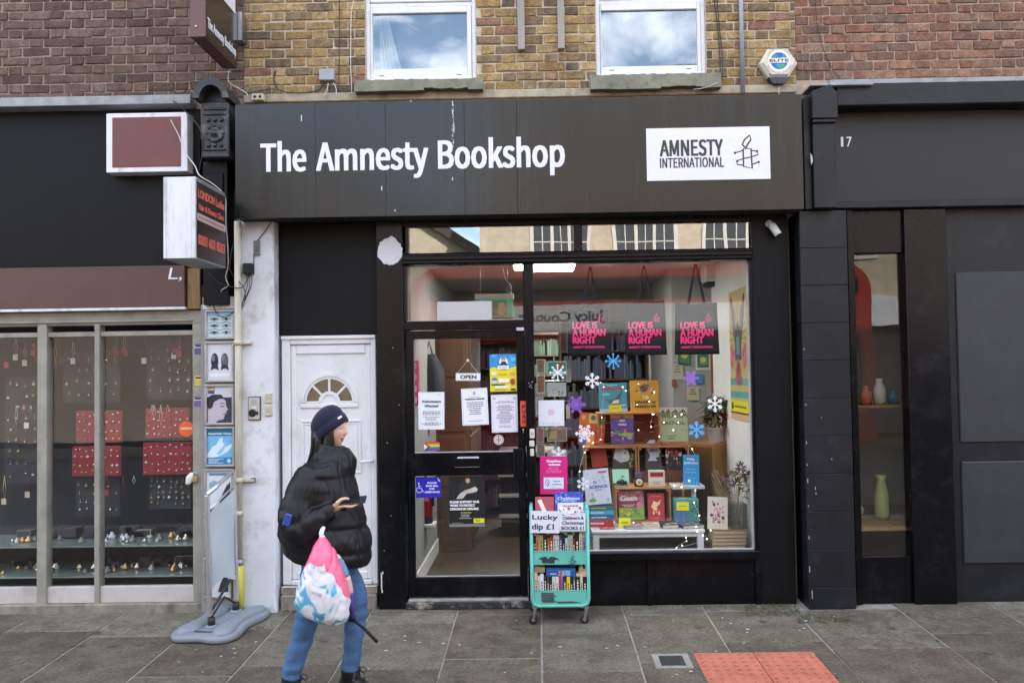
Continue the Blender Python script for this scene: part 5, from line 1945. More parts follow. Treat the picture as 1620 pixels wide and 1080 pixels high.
for (a, b, c, d, y0, y1, lb) in ((845, 418, 908, 426, .75, 1.5, 'lit ceiling panel nearest the display window'), (868, 475, 956, 491, 4.6, 5.6, 'long lit ceiling panel deeper in the shop'), (866, 488, 902, 494, 6.3, 6.9, 'farthest small lit ceiling panel in the shop')):
 x0, _ = P(a, c and b, (y0 + y1) / 2)
 x1, _ = P(c, b, (y0 + y1) / 2)
 t = thing('ceiling_light', lb, 'ceiling light', ((x0 + x1) / 2, (y0 + y1) / 2, ZC), group='lit panels in the shop ceiling')
 boxpart('frame', t, (x0 - .02, x1 + .02, ZC - .018, ZC - .0), y0 - .02, y1 + .02, M_iw, .002)
 boxpart('diffuser', t, (x0, x1, ZC - .022, ZC - .017), y0, y1, M_led, 0)
t = thing('ceiling_light', 'lit ceiling panel glimpsed above the shop door', 'ceiling light', (-.3, 1.3, ZC), group='lit panels in the shop ceiling')
boxpart('frame', t, (-.22, -.02, ZC - .018, ZC), .9, 1.4, M_iw, .002)
boxpart('diffuser', t, (-.2, -.04, ZC - .022, ZC - .017), .92, 1.38, M_led, 0)
ri = random.Random(33)
BOOKCOL = ['#7a2b24', '#1f2b45', '#c9bfa6', '#2a2a2c', '#8a6a3a', '#3b5a4a', '#b6b0a4', '#5a3d5c', '#a84a2e', '#d8d2c2', '#44546c', '#6c2030', '#c4a23c', '#20343a']
def bookcase(name, label, x0, x1, y, h, n, depth=.28):
 t = thing(name, label, 'bookcase', ((x0 + x1) / 2, y, ZF))
 boxpart('side_panel', t, (x0, x0 + .03, ZF, ZF + h), y, y + depth, M_bkw, .003)
 boxpart('side_panel', t, (x1 - .03, x1, ZF, ZF + h), y, y + depth, M_bkw, .003)
 boxpart('back_panel', t, (x0 + .03, x1 - .03, ZF, ZF + h), y + depth - .015, y + depth - .002, M_bkw, 0)
 boxpart('top', t, (x0, x1, ZF + h, ZF + h + .05), y - .02, y + depth, M_bkw, .003)
 bk = MB()
 for k in range(n):
  z = ZF + .06 + (h - .06) * k / n
  boxpart('shelf', t, (x0 + .03, x1 - .03, z - .02, z), y + .005, y + depth - .016, M_bkw, .002)
  x = x0 + .04
  while x < x1 - .08:
   w = ri.uniform(.015, .045)
   hh = ri.uniform(.16, min(.28, (h - .06) / n - .05))
   if ri.random() < .93:
    bk.box(x, x + w - .002, y + ri.uniform(.02, .05), y + .2, z, z + hh, flat(ri.choice(BOOKCOL)), .002)
   x += w
 o = bk.build('shelved_books', t)
 o['kind'] = 'stuff'
 return t
bookcase('bookcase', 'brown bookcase deep in the shop behind the hanging bags', .25, 1.28, 3.0, 2.35, 7)
bookcase('bookcase', 'brown bookcase facing the glazed door at the back of the shop', -.98, -.12, 4.2, 2.2, 6)
bookcase('bookcase', 'wide bookcase against the far back wall of the shop', -.1, 1.3, 7.2, 2.4, 7)
tcab = thing('tall_cabinet', 'tall brown cabinet along the wall just inside the glazed door', 'cabinet', (-.86, 2.4, ZF))
M_tc = mat('tall_cabinet_brown', (.10, .055, .03), .5, .2, 4, stretch=(1, 1, .25))
boxpart('carcass', tcab, (XLw + .002, -.70, ZF, 2.3), 1.75, 3.4, M_tc, .005)
for k in range(4):
 boxpart('front_panel', tcab, (-.699, -.685, ZF + .1 + .55 * k, ZF + .6 + .55 * k), 1.8, 3.35, M_bkw, .003)
 boxpart('end_panel', tcab, (XLw + .04, -.74, ZF + .1 + .55 * k, ZF + .6 + .55 * k), 1.738, 1.749, M_bkw, .003)
# counter with boxes
ct = thing('counter', 'dark counter with stacked papers inside the glazed door', 'counter', (-.15, 2.6, ZF))
boxpart('cabinet', ct, (-.42, .18, ZF, .95), 2.5, 3.2, M_blk2, .005)
boxpart('worktop', ct, (-.45, .2, .95, .99), 2.46, 3.22, M_bkw, .004)
for k in range(3):
 boxpart('paper_shelf', ct, (-.44, -.1, .3 + .22 * k, .33 + .22 * k), 2.35, 2.5, flat('#8f8a80'), .003)
# fire extinguisher
x = P(671, 790, .9)[0]
fe = thing('fire_extinguisher', 'red fire extinguisher standing by the wall just inside the glazed door', 'fire extinguisher', (x, .9, ZF))
M_fred = mat('extinguisher_red', (.42, .02, .02), .3, .05)
mb = MB()
z0 = P(671, 826, .9)[1]
mb.lathe([(.06, 0), (.075, .01), (.075, .30), (.06, .35), (.025, .38)], (x, .9, z0), M_fred, 18)
mb.build('cylinder', fe)
mb = MB()
mb.lathe([(.076, .0), (.077, .005), (.077, .06), (.076, .065)], (x, .9, z0 - .002), M_dark, 18)
mb.lathe([(.02, .38), (.03, .40), (.02, .44)], (x, .9, z0), M_dark, 12)
mb.tube([(x, .9, z0 + .42), (x + .08, .87, z0 + .36), (x + .085, .87, z0 + .15)], .012, M_dark, 8)
mb.build('hose', fe)
mb = MB()
mb.box(x + .0, x + .05, .822, .826, z0 + .2, z0 + .28, flat('#d0a8a0'))
mb.build('label', fe)
boxpart('extinguisher_bracket_shelf', room, (XLw, x + .1, z0 - .03, z0 - .004), .8, 1.0, M_iw, .003)
# pink leaflet holder and hanging coat on the wall beside the door
for k in range(4):
 q = Q(655, 570 + k * 18, 664.5, 587 + k * 18, .35)
 mb = MB()
 mb.box(XLw, XLw + .03, .3, .42, q[2], q[3], flat('#d8487a'), .003)
 mb.rect(XLw, XLw + .02, q[2] + .02, q[3] - .02, .2996, flat('#f0b8cc'))
 mb.build('leaflet_box', label='pink leaflet box on the wall inside the glazed door, %s' % ('topmost of four', 'second from the top', 'third from the top', 'lowest of four')[k], cat='leaflet box', group='pink leaflet boxes inside the door')
mb = MB()
xk, zk_ = P(679, 560, 1.2)
mb.loft([((xk, 1.2, zk_), (.05, 0, 0), (0, .05, 0)), ((xk, 1.2, zk_ - .15), (.12, 0, 0), (0, .09, 0)), ((xk + .01, 1.2, zk_ - .5), (.13, 0, 0), (0, .1, 0)), ((xk, 1.2, zk_ - .62), (.1, 0, 0), (0, .08, 0))], mat('dark_bag_cloth', (.03, .032, .04), .9, .4, 14), 14, fn=lambda co, s, a, c: co + Vector((.02 * math.sin(a * 5 + s), .015 * math.cos(a * 4), 0)))
mb.tube([(xk - .04, 1.2, zk_ - .05), (xk, 1.2, zk_ + .12), (xk + .04, 1.2, zk_ - .05)], .012, M_dark, 6)
mb.build('hanging_bag', label='dark cloth bags hanging on the wall inside the glazed door', cat='bag')
# white label cards hanging in rows
cr = thing('card_stand', 'dark stand of small white cards inside the glazed door', 'display stand', (-.75, 1.9, ZF))
boxpart('stand', cr, (P(700, 650, 1.95)[0], P(745, 650, 1.95)[0], ZF, P(720, 560, 1.95)[1]), 1.95, 2.0, M_dark, .004)
for (px, py) in ((708, 662), (722, 660), (737, 660), (706, 702), (722, 700), (737, 699), (712, 622), (730, 628)):
 q = Q(px - 5, py - 8, px + 5, py + 6, 1.94)
 boxpart('card', cr, q, 1.935, 1.94, flat('#9a978e'), 0)
# exit sign hung over the door
ex = thing('exit_sign', 'green hanging exit sign on wires above the shop door inside', 'exit sign', (P(782, 480, .6)[0], .6, P(782, 480, .6)[1]))
q = Q(751, 465.5, 813, 473, .6)
boxpart('housing', ex, q, .58, .63, M_iw, .004)
q = Q(752, 473, 812.5, 501.5, .6)
mb = MB()
mb.box(q[0], q[1], .6, .606, q[2], q[3], mat('exit_green', (.03, .26, .16), .4, .3, 9, emit=.12), .001)
mb.rect(q[0] + .15, q[1] - .06, q[2] + .01, q[3] - .02, .5995, flat('#4f8a70'))
mb.xz([(q[0] + .2, q[2] + .02), (q[0] + .25, q[2] + .02), (q[0] + .27, q[2] + .07), (q[0] + .25, q[3] - .03), (q[0] + .21, q[3] - .03), (q[0] + .19, q[2] + .06)], .599, flat('#a8b890'))
mb.build('panel', ex)
mb = MB()
for px in (760, 803.5):
 x, z = P(px, 466, .605)
 mb.tube([(x, .605, z), (x, .605, ZC)], .0015, M_steel, 5)
x, z = P(808, 466, .605)
mb.tube(smooth([(x, .605, z), (x, .605, z + .08), (x - .05, .605, z + .15), (x - .09, .605, ZC)]), .004, M_cwht, 6)
mb.build('suspension_wire', ex)
q = Q(691.5, 477.5, 778, 505.5, .08)
mb = MB()
mb.box(q[0], q[1], .075, .082, zr1 + .005, q[3], mat('pale_blue_panel', (.55, .66, .70), .35, .05, 3), .001)
mb.build('pale_panel', label='pale blue blank panel standing behind the glass above the door', cat='panel')
# ================================================================== window display
M_plat = mat('display_platform', (.10, .085, .07), .7, .2, 5)
ZP = .397
boxpart('window_platform', room, (xm1 + .0, XR1 - .002, ZF, ZP), .095, 1.5, M_plat, .003)
M_pine = mat('crate_pine', '#ad7c50', 0.65, 0.22, 4, stretch=(1.2, 6, 6), bump=.15)
M_pined = mat('crate_dark_pine', '#7d4f31', 0.65, 0.25, 4, stretch=(1.2, 6, 6), bump=.15)
M_bench = mat('white_bench_paint', (.66, .67, .70), .45, .05, 4)
def zat(py, Y, px=1020):
 return P(px, py, Y)[1]
# bench
bz1 = zat(838, .22)
bxa, bxb = P(938, 840, .22)[0], P(1113, 840, .22)[0]
bn = thing('bench', 'low white painted bench carrying the window books', 'bench', ((bxa + bxb) / 2, .5, ZP))
boxpart('top', bn, (bxa - .01, bxb + .01, bz1 - .022, bz1), .2, .86, M_bench, .004)
boxpart('apron', bn, (bxa + .03, bxb - .03, bz1 - .06, bz1 - .023), .225, .245, M_bench, .002)
for x in (bxa, bxb - .05):
 for y in (.215, .78):
  boxpart('leg', bn, (x, x + .05, ZP + .001, bz1 - .023), y, y + .05, M_bench, .003)
def crate(label, px0, px1, ztop, zbot, y0, y1, mids=(), dark=True, group='wooden crates in the window'):
 x0, x1 = P(px0, 700, y0)[0], P(px1, 700, y0)[0]
 t = thing('wooden_crate', label, 'crate', ((x0 + x1) / 2, (y0 + y1) / 2, zbot), group=group)
 b = .014
 m2 = M_pined if dark else M_pine
 n = 3
 for k in range(n):
  a, c = y0 + (y1 - y0) * k / n, y0 + (y1 - y0) * (k + 1) / n - .008
  boxpart('plank', t, (x0, x1, ztop - b, ztop), a, c, M_pine, .002)
  boxpart('plank', t, (x0, x1, zbot + .001, zbot + b), a, c, M_pine, .002)
  boxpart('plank', t, (x0 + .001, x0 + b, zbot + b + .001, ztop - b - .001), a, c, M_pine, .002)
  boxpart('plank', t, (x1 - b, x1 - .001, zbot + b + .001, ztop - b - .001), a, c, M_pine, .002)
 h = (ztop - zbot - 2 * b) / 3
 for k in range(3):
  za = zbot + b + h * k + .004
  boxpart('plank', t, (x0 + b + .001, x1 - b - .001, za, za + h - .008), y1 - .014, y1 - .002, m2, .002)
 for xx in (x0 + b + .001, x1 - b - .021):
  for zz in (ztop - b - .022, zbot + b + .001):
   boxpart('corner_block', t, (xx, xx + .02, zz, zz + .02), y0 + .004, y1 - .016, M_pine, .002)
 for p in mids:
  xm = P(p, 700, y0)[0]
  boxpart('plank', t, (xm - .007, xm + .007, zbot + b + .001, ztop - b - .001), y0 + .002, y1 - .016, M_pine, .002)
 return t
z_lc = zat(771, .52)        # top of the low crate
crate('low open crate on the white bench, with two books inside', 972, 1060, z_lc, bz1 + .001, .52, .84)
z_mid = zat(705.5, .88)
z_midb = z_mid - .345
pb0, pb1 = P(925, 720, .88)[0], P(1090, 720, .88)[0]
xmid = P(1008, 720, .88)[0]
crate('crate in the middle row, under the orange book, holding the dark animal book', 925, 1007.5, z_mid, z_midb, .88, 1.2)
crate('crate in the middle row, under the pale green book, holding the silhouette book', 1008.5, 1090, z_mid, z_midb, .88, 1.2)
boxpart('display_plinth', room, (pb0 + .01, pb1 - .01, ZP + .001, z_midb - .001), .89, 1.19, M_pined, .004)
z_top = zat(652, .92)
crate('topmost crate, under the blue book and the yellow book', 946, 1045, z_top, z_mid + .001, .90, 1.2)
def paint_ops(mb, w, h, ops, y=0.0):
 st = .0004
 for i, o in enumerate(ops):
  yy = y - st * (i + 1)
  k = o[0]
  X = lambda u: -w / 2 + w * u
  Z = lambda v: h * v
  if k == 'r':
   mb.rect(X(o[1]), X(o[3]), Z(o[2]), Z(o[4]), yy, flat(o[5]))
  elif k == 't':
   mb.text(o[1], X(o[2]), X(o[3]), Z(o[4]), h * o[5], yy, flat(o[6]), bold=(o[7] * h if len(o) > 7 else .0))
  elif k == 'd':
   mb.disc(X(o[1]), Z(o[2]), w * o[3], yy, flat(o[5]), h * o[4], 14)
  elif k == 'p':
   mb.xz([(X(u), Z(v)) for u, v in o[1]], yy, flat(o[2]))
  elif k == 'l':
   mb.lines(X(o[1]), X(o[3]), Z(o[2]), Z(o[4]), o[5], yy, flat(o[6]), seed=i)
  elif k == 's':
   mb.stroke([(X(u), Z(v)) for u, v in o[1]], o[2] * w, yy, flat(o[3]))
  elif k == 'b':
   r = random.Random(o[7] if len(o) > 7 else 1)
   for q_ in range(o[5]):
    c = r.choice(o[6])
    s = r.uniform(.03, .09)
    n = r.randint(3, 6)
    u0, v0 = r.uniform(o[1], o[3]), r.uniform(o[2], o[4])
    a0 = r.uniform(0, 6)
    mb.xz([(min(max(X(u0 + s * r.uniform(.6, 1.2) * math.cos(a0 + 2 * PI * j / n)), -w / 2), w / 2), min(max(Z(v0 + s * r.uniform(.5, 1.) * math.sin(a0 + 2 * PI * j / n)), 0), h)) for j in range(n)], yy - .00002 * q_, flat(c))
M_page = mat('page_edges', (.52, .48, .40), .9, .12, 60, stretch=(1, 60, 1))
def book(px0, py0, px1, py1, Y, col, label, ops, zbase=None, th=.025, roll=0.0, lean=7.0, yaw=0.0, name='book', group='books in the window display', h=None, w=None, spine=None):
 w = w or (px1 - px0) * (CD + Y) / F
 h = h or (py1 - py0) * (CD + Y) / F
 x, z = P((px0 + px1) / 2, py1, Y)
 if zbase is not None:
  z = zbase + .001
 r = math.radians(roll)
 z += abs(math.sin(r)) * w / 2
 t = thing(name, label, 'book', (x, Y, z), (math.radians(-lean), r, math.radians(yaw)), group)
 c = flat(col, .4)
 mb = MB()
 mb.box(-w / 2, w / 2, 0, .003, 0, h, c, .001)
 mb.box(-w / 2, w / 2, th - .003, th, 0, h, c, .001)
 mb.box(-w / 2, -w / 2 + .003, .003, th - .003, 0, h, flat(spine) if spine else c)
 mb.build('cover', t, local=True)
 mb = MB()
 mb.box(-w / 2 + .003, w / 2 - .004, .003, th - .003, .003, h - .003, M_page)
 mb.build('page_block', t, local=True)
 mb = MB()
 paint_ops(mb, w, h, ops)
 mb.build('cover_print', t, local=True)
 return t
W_ = '#ece9e2'
YT = .97
book(949, 605, 993, 651, YT, '#4fa3bd', 'blue picture book standing on the topmost crate beside the yellow book', [
 ('r', 0, 0, 1, .12, '#a9cbe0'), ('t', 'IMAGINE', .12, .85, .76, .10, '#c04a5c', .008), ('d', .25, .62, .16, .05, '#8fc8c8'), ('p', [(.2, .45), (.45, .26), (.72, .28), (.85, .75), (.62, .5), (.45, .42)], '#5a6a70'),
 ('p', [(.42, .28), (.7, .3), (.72, .42), (.52, .4)], W_), ('d', .85, .22, .12, .03, '#b8d4e4'), ('r', .33, .0, .78, .24, '#e8dc2a'), ('l', .4, .1, .7, .15, 1, '#6a6420'), ('l', .35, .9, .7, .95, 1, W_)], zbase=z_top, roll=-1.5)
book(998, 601, 1043, 651, YT, '#dba62c', 'yellow picture book with black hand lettering on the topmost crate', [
 ('b', .2, .58, .8, .9, 26, ['#c24a3c', '#e08a4a', '#3f5a6a', '#d8c8b0', '#6a9a6a', '#b05a80'], 3), ('d', .5, .76, .12, .12, '#48506a'), ('d', .5, .74, .08, .05, '#b83a3a'),
 ('t', 'DREAMS of', .17, .88, .27, .085, '#3a3020', .006), ('t', 'FREEDOM', .16, .88, .13, .085, '#3a3020', .006), ('b', .4, .42, .62, .52, 6, ['#e8e0c8', '#f0d080'], 5)], zbase=z_top)
book(967, 655, 1003.5, 704, .93, '#4a3f8c', 'purple book with a colourful landscape inside the topmost crate', [
 ('r', 0, .84, 1, 1, '#d8a24a'), ('p', [(0, .8), (.3, .78), (.5, .92), (.72, .78), (1, .84), (1, .5), (0, .5)], '#5a4fa0'), ('b', .05, .05, .95, .45, 34, ['#d86a8a', '#e8a04a', '#7ab060', '#4a5ab0', '#c8d8e8', '#e06a4a', '#3a8a80'], 8),
 ('t', 'OPEN', .38, .62, .72, .06, W_, .004), ('t', 'WORLD', .33, .68, .6, .06, W_, .004), ('p', [(.3, .3), (.9, .2), (.95, .34), (.6, .38)], '#8ac060')], zbase=z_mid + .016, th=.03)
book(914, 656, 955, 706, .93, '#c8552e', 'patchwork orange and red picture book leaning beside the topmost crate', [
 ('r', 0, .64, .36, 1, '#d8743a'), ('r', .36, .68, .7, 1, '#e0c860'), ('r', .7, .66, 1, 1, '#5a6a3a'), ('d', .52, .86, .1, .08, '#3f6a80'), ('r', .0, .0, .3, .34, '#4a6ab0'), ('r', .3, .0, .62, .3, '#e0a03a'), ('r', .62, 0, 1, .28, '#c83a2a'), ('d', .15, .85, .08, .08, '#e8b070'), ('b', .05, .35, .95, .62, 9, ['#d86a4a', '#b83a2a', '#e08a5a'], 2)], zbase=z_mid, roll=6, th=.03)
book(1044, 645, 1089, 699, .95, '#a9bf96', 'pale green art book standing on the crate row', [
 ('r', 0, .84, 1, 1, '#d4d2c8'), ('b', .05, .1, .95, .8, 22, ['#9ab48a', '#b4c8a0', '#8fae84', '#a8bc90'], 6), ('t', 'WILHELM', .06, .97, .70, .13, '#4a5a40', .004), ('t', 'SASNAL', .08, .9, .50, .10, '#6a5a40', .004), ('p', [(.05, .83), (.15, .95), (.22, .84), (.35, .97), (.42, .84), (.6, .95), (.7, .84), (.85, .96), (.97, .84)], '#5f7a54'), ('t', 'Sasnal', .25, .58, .15, .06, '#3a4a38'), ('l', .2, .06, .62, .12, 1, '#4a5a40')], zbase=z_mid + .03, th=.035)
q = Q(1046, 699, 1089, 705, .95)
mb = MB()
mb.box(q[0], q[1], .93, 1.1, z_mid + .001, z_mid + .03, M_pine, .002)
mb.build('wooden_block', label='thin wooden block under the pale green art book', cat='block')
book(938, 719, 963, 762, 1.0, '#b3372a', 'plain red book tilted inside the middle row crate', [('l', .3, .7, .7, .8, 1, '#c8604a')], zbase=z_midb + .02 + .12, roll=-8, th=.03)
boxpart('book_rest', room, (P(932, 740, .98)[0], P(1000, 740, .98)[0], z_midb + .016, z_midb + .135), .97, 1.15, M_pined, .003)
book(970, 708, 1006, 763, .95, '#3d3a2e', 'dark olive book with a white animal beside the plain red book', [
 ('d', .28, .72, .13, .2, '#b08a5a'), ('d', .28, .9, .1, .07, '#c8926a'), ('p', [(.05, .3), (.15, .62), (.42, .66), (.62, .5), (.78, .34), (.7, .22), (.35, .18)], '#c4ccd0'), ('d', .55, .42, .18, .14, '#d8dcdc'), ('d', .55, .45, .03, .03, '#28282a'), ('t', 'THE', .58, .74, .86, .04, '#b8b49c', .003), ('t', 'STORY', .54, .86, .78, .055, '#c8c4ac', .003), ('t', 'GIANT', .54, .86, .70, .055, '#c8c4ac', .003), ('l', .5, .58, .9, .66, 2, '#8a8670'), ('b', .72, .05, .95, .4, 10, ['#8a8048', '#a89a5a', '#6a6a38'], 4)], zbase=z_midb + .016 + .12, th=.03)
book(1022, 714, 1047.5, 764, .97, '#3a3c44', 'dark grey book with a white head silhouette in the middle row crate', [
 ('p', [(.15, .3), (.3, .44), (.22, .56), (.1, .66), (.12, .86), (.3, .95), (.6, .96), (.82, .86), (.84, .7), (.95, .58), (.86, .52), (.84, .42), (.62, .4), (.75, .3)], '#c9d2e4'), ('t', 'WILD', .2, .78, .72, .09, '#4a5060', .004), ('t', 'PETS', .32, .78, .58, .09, '#4a5060', .004)], zbase=z_midb + .016 + .1, th=.025)
boxpart('book_rest', room, (P(1014, 740, .98)[0], P(1082, 740, .98)[0], z_midb + .016, z_midb + .115), .965, 1.15, M_pined, .003)
book(1054, 709, 1080, 760, .965, '#2a2426', 'black and red patterned book next to the silhouette book', [
 ('b', .03, .03, .97, .97, 46, ['#d8d0cc', '#b83a38', '#8a2a2a', '#4a3a3a', '#c8b8b0'], 9), ('r', .08, .58, .92, .72, '#a83232'), ('t', 'WOMEN', .1, .9, .60, .09, '#2a1a1a', .004), ('r', .25, .40, .75, .54, '#2a2426'), ('t', 'TALES', .28, .72, .42, .09, '#b83a38', .004), ('d', .12, .86, .1, .05, W_), ('d', .85, .88, .12, .06, W_), ('d', .88, .48, .12, .06, '#d0c8c4'), ('d', .1, .46, .1, .05, '#d0c8c4')], zbase=z_midb + .016 + .1, th=.028)
# cake stand with the blue book
zcs = zat(767.5, .62)
xs_, _ = P(1098, 780, .62)
cs = thing('cake_stand', 'white pedestal stand carrying the bright blue book', 'stand', (xs_, .62, bz1))
x0, x1 = P(1062, 768, .62)[0], P(1113, 768, .62)[0]
boxpart('plate', cs, (x0, x1, zcs - .03, zcs), .56, .76, M_bench, .004)
mb = MB()
mb.lathe([(.055, 0), (.05, .012), (.022, .03), (.022, zcs - .032 - bz1)], (xs_, .64, bz1 + .001), M_bench, 16)
mb.build('pedestal', cs)
book(1081, 720, 1106, 767, .6, '#1f93cf', 'thick bright blue paperback with white lettering on the white pedestal stand', [
 ('t', 'Milly', .28, .74, .82, .08, W_, .004), ('t', 'Johnson', .06, .94, .70, .085, W_, .004), ('t', 'My One', .25, .75, .50, .05, '#7fc4e8', .003), ('t', 'True North', .15, .85, .40, .05, '#7fc4e8', .003), ('p', [(.12, .08), (.2, .3), (.28, .08)], '#5a7ac0'), ('l', .5, .2, .85, .26, 1, '#6ab8e0')], zbase=zcs, th=.05, yaw=-14)
# low crate
book(980, 782, 1020, 828, .58, '#8fae4a', 'green illustrated cook book in the low crate', [
 ('r', 0, .55, 1, 1, '#c0788a'), ('b', .02, .6, .98, .98, 22, ['#d88a9a', '#7a9a4a', '#e0a8b0', '#9a4a6a', '#5a8a50'], 12), ('r', .0, .42, .82, .66, '#8a3f48'), ('t', 'Gaan', .08, .72, .66, .17, W_, .012), ('l', .1, .44, .7, .54, 2, '#e8c8b8'), ('b', .05, .03, .95, .4, 26, ['#d8cc4a', '#4a9a5a', '#3f8a80', '#e0d86a', '#6ab04a'], 13), ('d', .8, .5, .1, .12, '#e07aa0')], zbase=bz1 + .016, th=.03, roll=-1)
book(1026, 786, 1052, 828, .56, '#c23a44', 'red book with a pale leaf emblem in the low crate', [
 ('p', [(.2, .5), (.35, .72), (.6, .66), (.8, .78), (.72, .6), (.5, .48), (.62, .42), (.4, .36)], '#f0d8a0'), ('p', [(.28, .26), (.34, .4), (.4, .26), (.34, .2)], '#f0d8a0'), ('p', [(.6, .24), (.66, .4), (.72, .24), (.66, .18)], '#f0d8a0'), ('p', [(.45, .3), (.5, .42), (.55, .3), (.5, .26)], '#f0c890'), ('l', .2, .88, .8, .92, 1, '#e09a90'), ('l', .3, .08, .7, .12, 1, '#e8a890')], zbase=bz1 + .016, th=.022)
# stack with the science book
stack = [('#b83a3c', 'red thick book at the bottom of the stack on the bench', .055), ('#2a5f84', 'dark blue book second from the bottom of the bench stack', .04), ('#45a9c9', 'light blue book third in the bench stack', .035), ('#3a6a6c', 'teal book on top of the bench stack under the science book', .035)]
z = bz1 + .001
x0, x1 = P(933, 815, .39)[0], P(971, 815, .39)[0]
htot = zat(799, .39) - bz1
kf = htot / sum(s[2] for s in stack)
for i, (c, lb, th) in enumerate(stack):
 th *= kf
 dx = (-.004, .003, 0, .004)[i]
 t = thing('book', lb, 'book', ((x0 + x1) / 2, .5, z), group='books stacked on the bench end')
 mb = MB()
 mb.box(x0 + dx, x1 + dx, .38, .384, z, z + th - .001, flat(c), .001)
 mb.box(x0 + dx, x1 + dx, .384, .55, z, z + .003, flat(c))
 mb.box(x0 + dx, x1 + dx, .384, .55, z + th - .004, z + th - .001, flat(c))
 mb.build('cover', t)
 mb = MB()
 mb.box(x0 + dx + .004, x1 + dx - .004, .385, .545, z + .003, z + th - .004, M_page)
 mb.build('page_block', t)
 mb = MB()
 mb.lines(x0 + dx + .01, x1 + dx - .06, z + th * .25, z + th * .75, 1, .3795, flat(W_ if i != 3 else '#c8d06a'), seed=i, centre=False, short=.2)
 mb.build('spine_lettering', t)
 z += th
book(928, 744, 968, 799, .41, '#d3dcea', 'large white science book leaning on the stacked books', [
 ('b', .05, .1, .95, .9, 26, ['#b8cce0', '#d8b8c8', '#c0d8c8', '#d0c8e0', '#e4e8f0', '#a8c0d8'], 15), ('t', 'The', .36, .5, .60, .07, '#3a6ab0', .003), ('t', 'SCIENCE', .2, .88, .46, .075, '#2f6ab0', .005), ('t', 'book', .42, .68, .39, .04, '#5a9ac8', .003), ('r', .58, .88, .92, .93, '#c84a4a'), ('d', .27, .12, .15, .05, '#6ab04a')], zbase=z, roll=-5, th=.05, spine='#c4503c', lean=10)
# flat books on the bench
def flat_book(px0, px1, y0, y1, th, col, label, yaw=0, zb=None):
 x0, x1 = P(px0, 832, y0)[0], P(px1, 832, y0)[0]
 zb = zb or bz1 + .001
 t = thing('book', label, 'book', ((x0 + x1) / 2, (y0 + y1) / 2, zb), (0, 0, math.radians(yaw)), 'books lying on the bench')
 hw, hd = (x1 - x0) / 2, (y1 - y0) / 2
 mb = MB()
 mb.box(-hw, hw, -hd, hd, 0, .003, flat(col), .001)
 mb.box(-hw, hw, -hd, hd, th - .003, th, flat(col), .001)
 mb.box(-hw, -hw + .003, -hd, hd, .003, th - .003, flat(col))
 mb.build('cover', t, local=True)
 mb = MB()
 mb.box(-hw + .003, hw - .003, -hd + .003, hd - .003, .003, th - .003, M_page)
 mb.build('page_block', t, local=True)
 mb = MB()
 r = random.Random(int(px0))
 for k in range(8):
  u, v = r.uniform(-hw * .7, hw * .6), r.uniform(-hd * .8, hd * .7)
  mb.poly([(u, v, th + .0004 + k * .0001), (u + hw * .4, v, th + .0004 + k * .0001), (u + hw * .4, v + hd * .25, th + .0004 + k * .0001), (u, v + hd * .25, th + .0004 + k * .0001)], flat(r.choice(['#c8c0b0', '#5a5a6a', '#8a6a7a', '#d8d4cc'])))
 mb.build('cover_print', t, local=True)
flat_book(988, 1015, .25, .42, .02, '#7a6a86', 'mauve patterned paperback lying flat on the bench, nearest the yellow price card', 6)
flat_book(1019, 1045, .26, .42, .028, '#b8aa94', 'beige book lying flat on the bench between the mauve and black ones', -2)
flat_book(1048, 1074, .25, .44, .034, '#232226', 'black thick book lying flat on the bench', 0)
flat_book(1076, 1112, .25, .44, .026, '#3a4a58', 'dark blue grey book lying askew at the bench end', 12)
flat_book(949, 973, .26, .36, .008, '#b83a38', 'thin red booklet lying on the bench in front of the stacked books', 0)
# teal gift box with pencils and the two yellow price cards
gx0, gx1 = P(1068, 810, .42)[0], P(1107, 810, .42)[0]
gt = thing('gift_box', 'teal boxed gift set with striped front on the bench', 'box', ((gx0 + gx1) / 2, .45, bz1), (0, 0, 0))
gz1 = zat(791, .42)
boxpart('box', gt, (gx0, gx1, bz1 + .001, gz1), .46, .58, flat('#4f9d98'), .003)
mb = MB()
gm = gx0 + (gx1 - gx0) * .58
for k, c in enumerate(['#5a8fc0', '#c08a8a', '#8a6aa8', '#b86a5a', '#6ab0c8', '#d8c8b8', '#4a6a9a', '#c88a5a']):
 a = gx0 + .008 + (gm - gx0 - .016) * k / 8
 mb.box(a, a + (gm - gx0) / 8 - .004, .45, .4598, bz1 + .01, gz1 - .02, flat(c), .001)
mb.build('striped_front', gt)
mb = MB()
for k in range(14):
 a, c_ = gm + .02 + ri.uniform(0, .07), bz1 + .03 + ri.uniform(0, .14)
 mb.rect(a, a + ri.uniform(.01, .03), c_, c_ + .008, .4592, flat(ri.choice(['#1f3a3a', '#2a4a4a', '#c8d8c0'])))
mb.build('side_print', gt)
for (a, b, c, d, Y, lb, gz) in ((979, 819, 998, 834, .33, 'yellow price card standing on the bench by the green cook book', 0), (1070, 794, 1090, 807, .44, 'yellow price card fixed to the teal gift box', 1)):
 q = Q(a, b, c, d, Y)
 mb = MB()
 mb.box(q[0], q[1], Y, Y + .002, q[2] if gz else bz1 + .001, q[3], flat('#f0ea2a'))
 mb.lines(q[0] + .02, q[1] - .02, q[2] + .03, q[3] - .025, 1, Y - .0006, flat('#8a8420'), short=.05)
 mb.build('price_card', label=lb, cat='price card', group='yellow price cards')
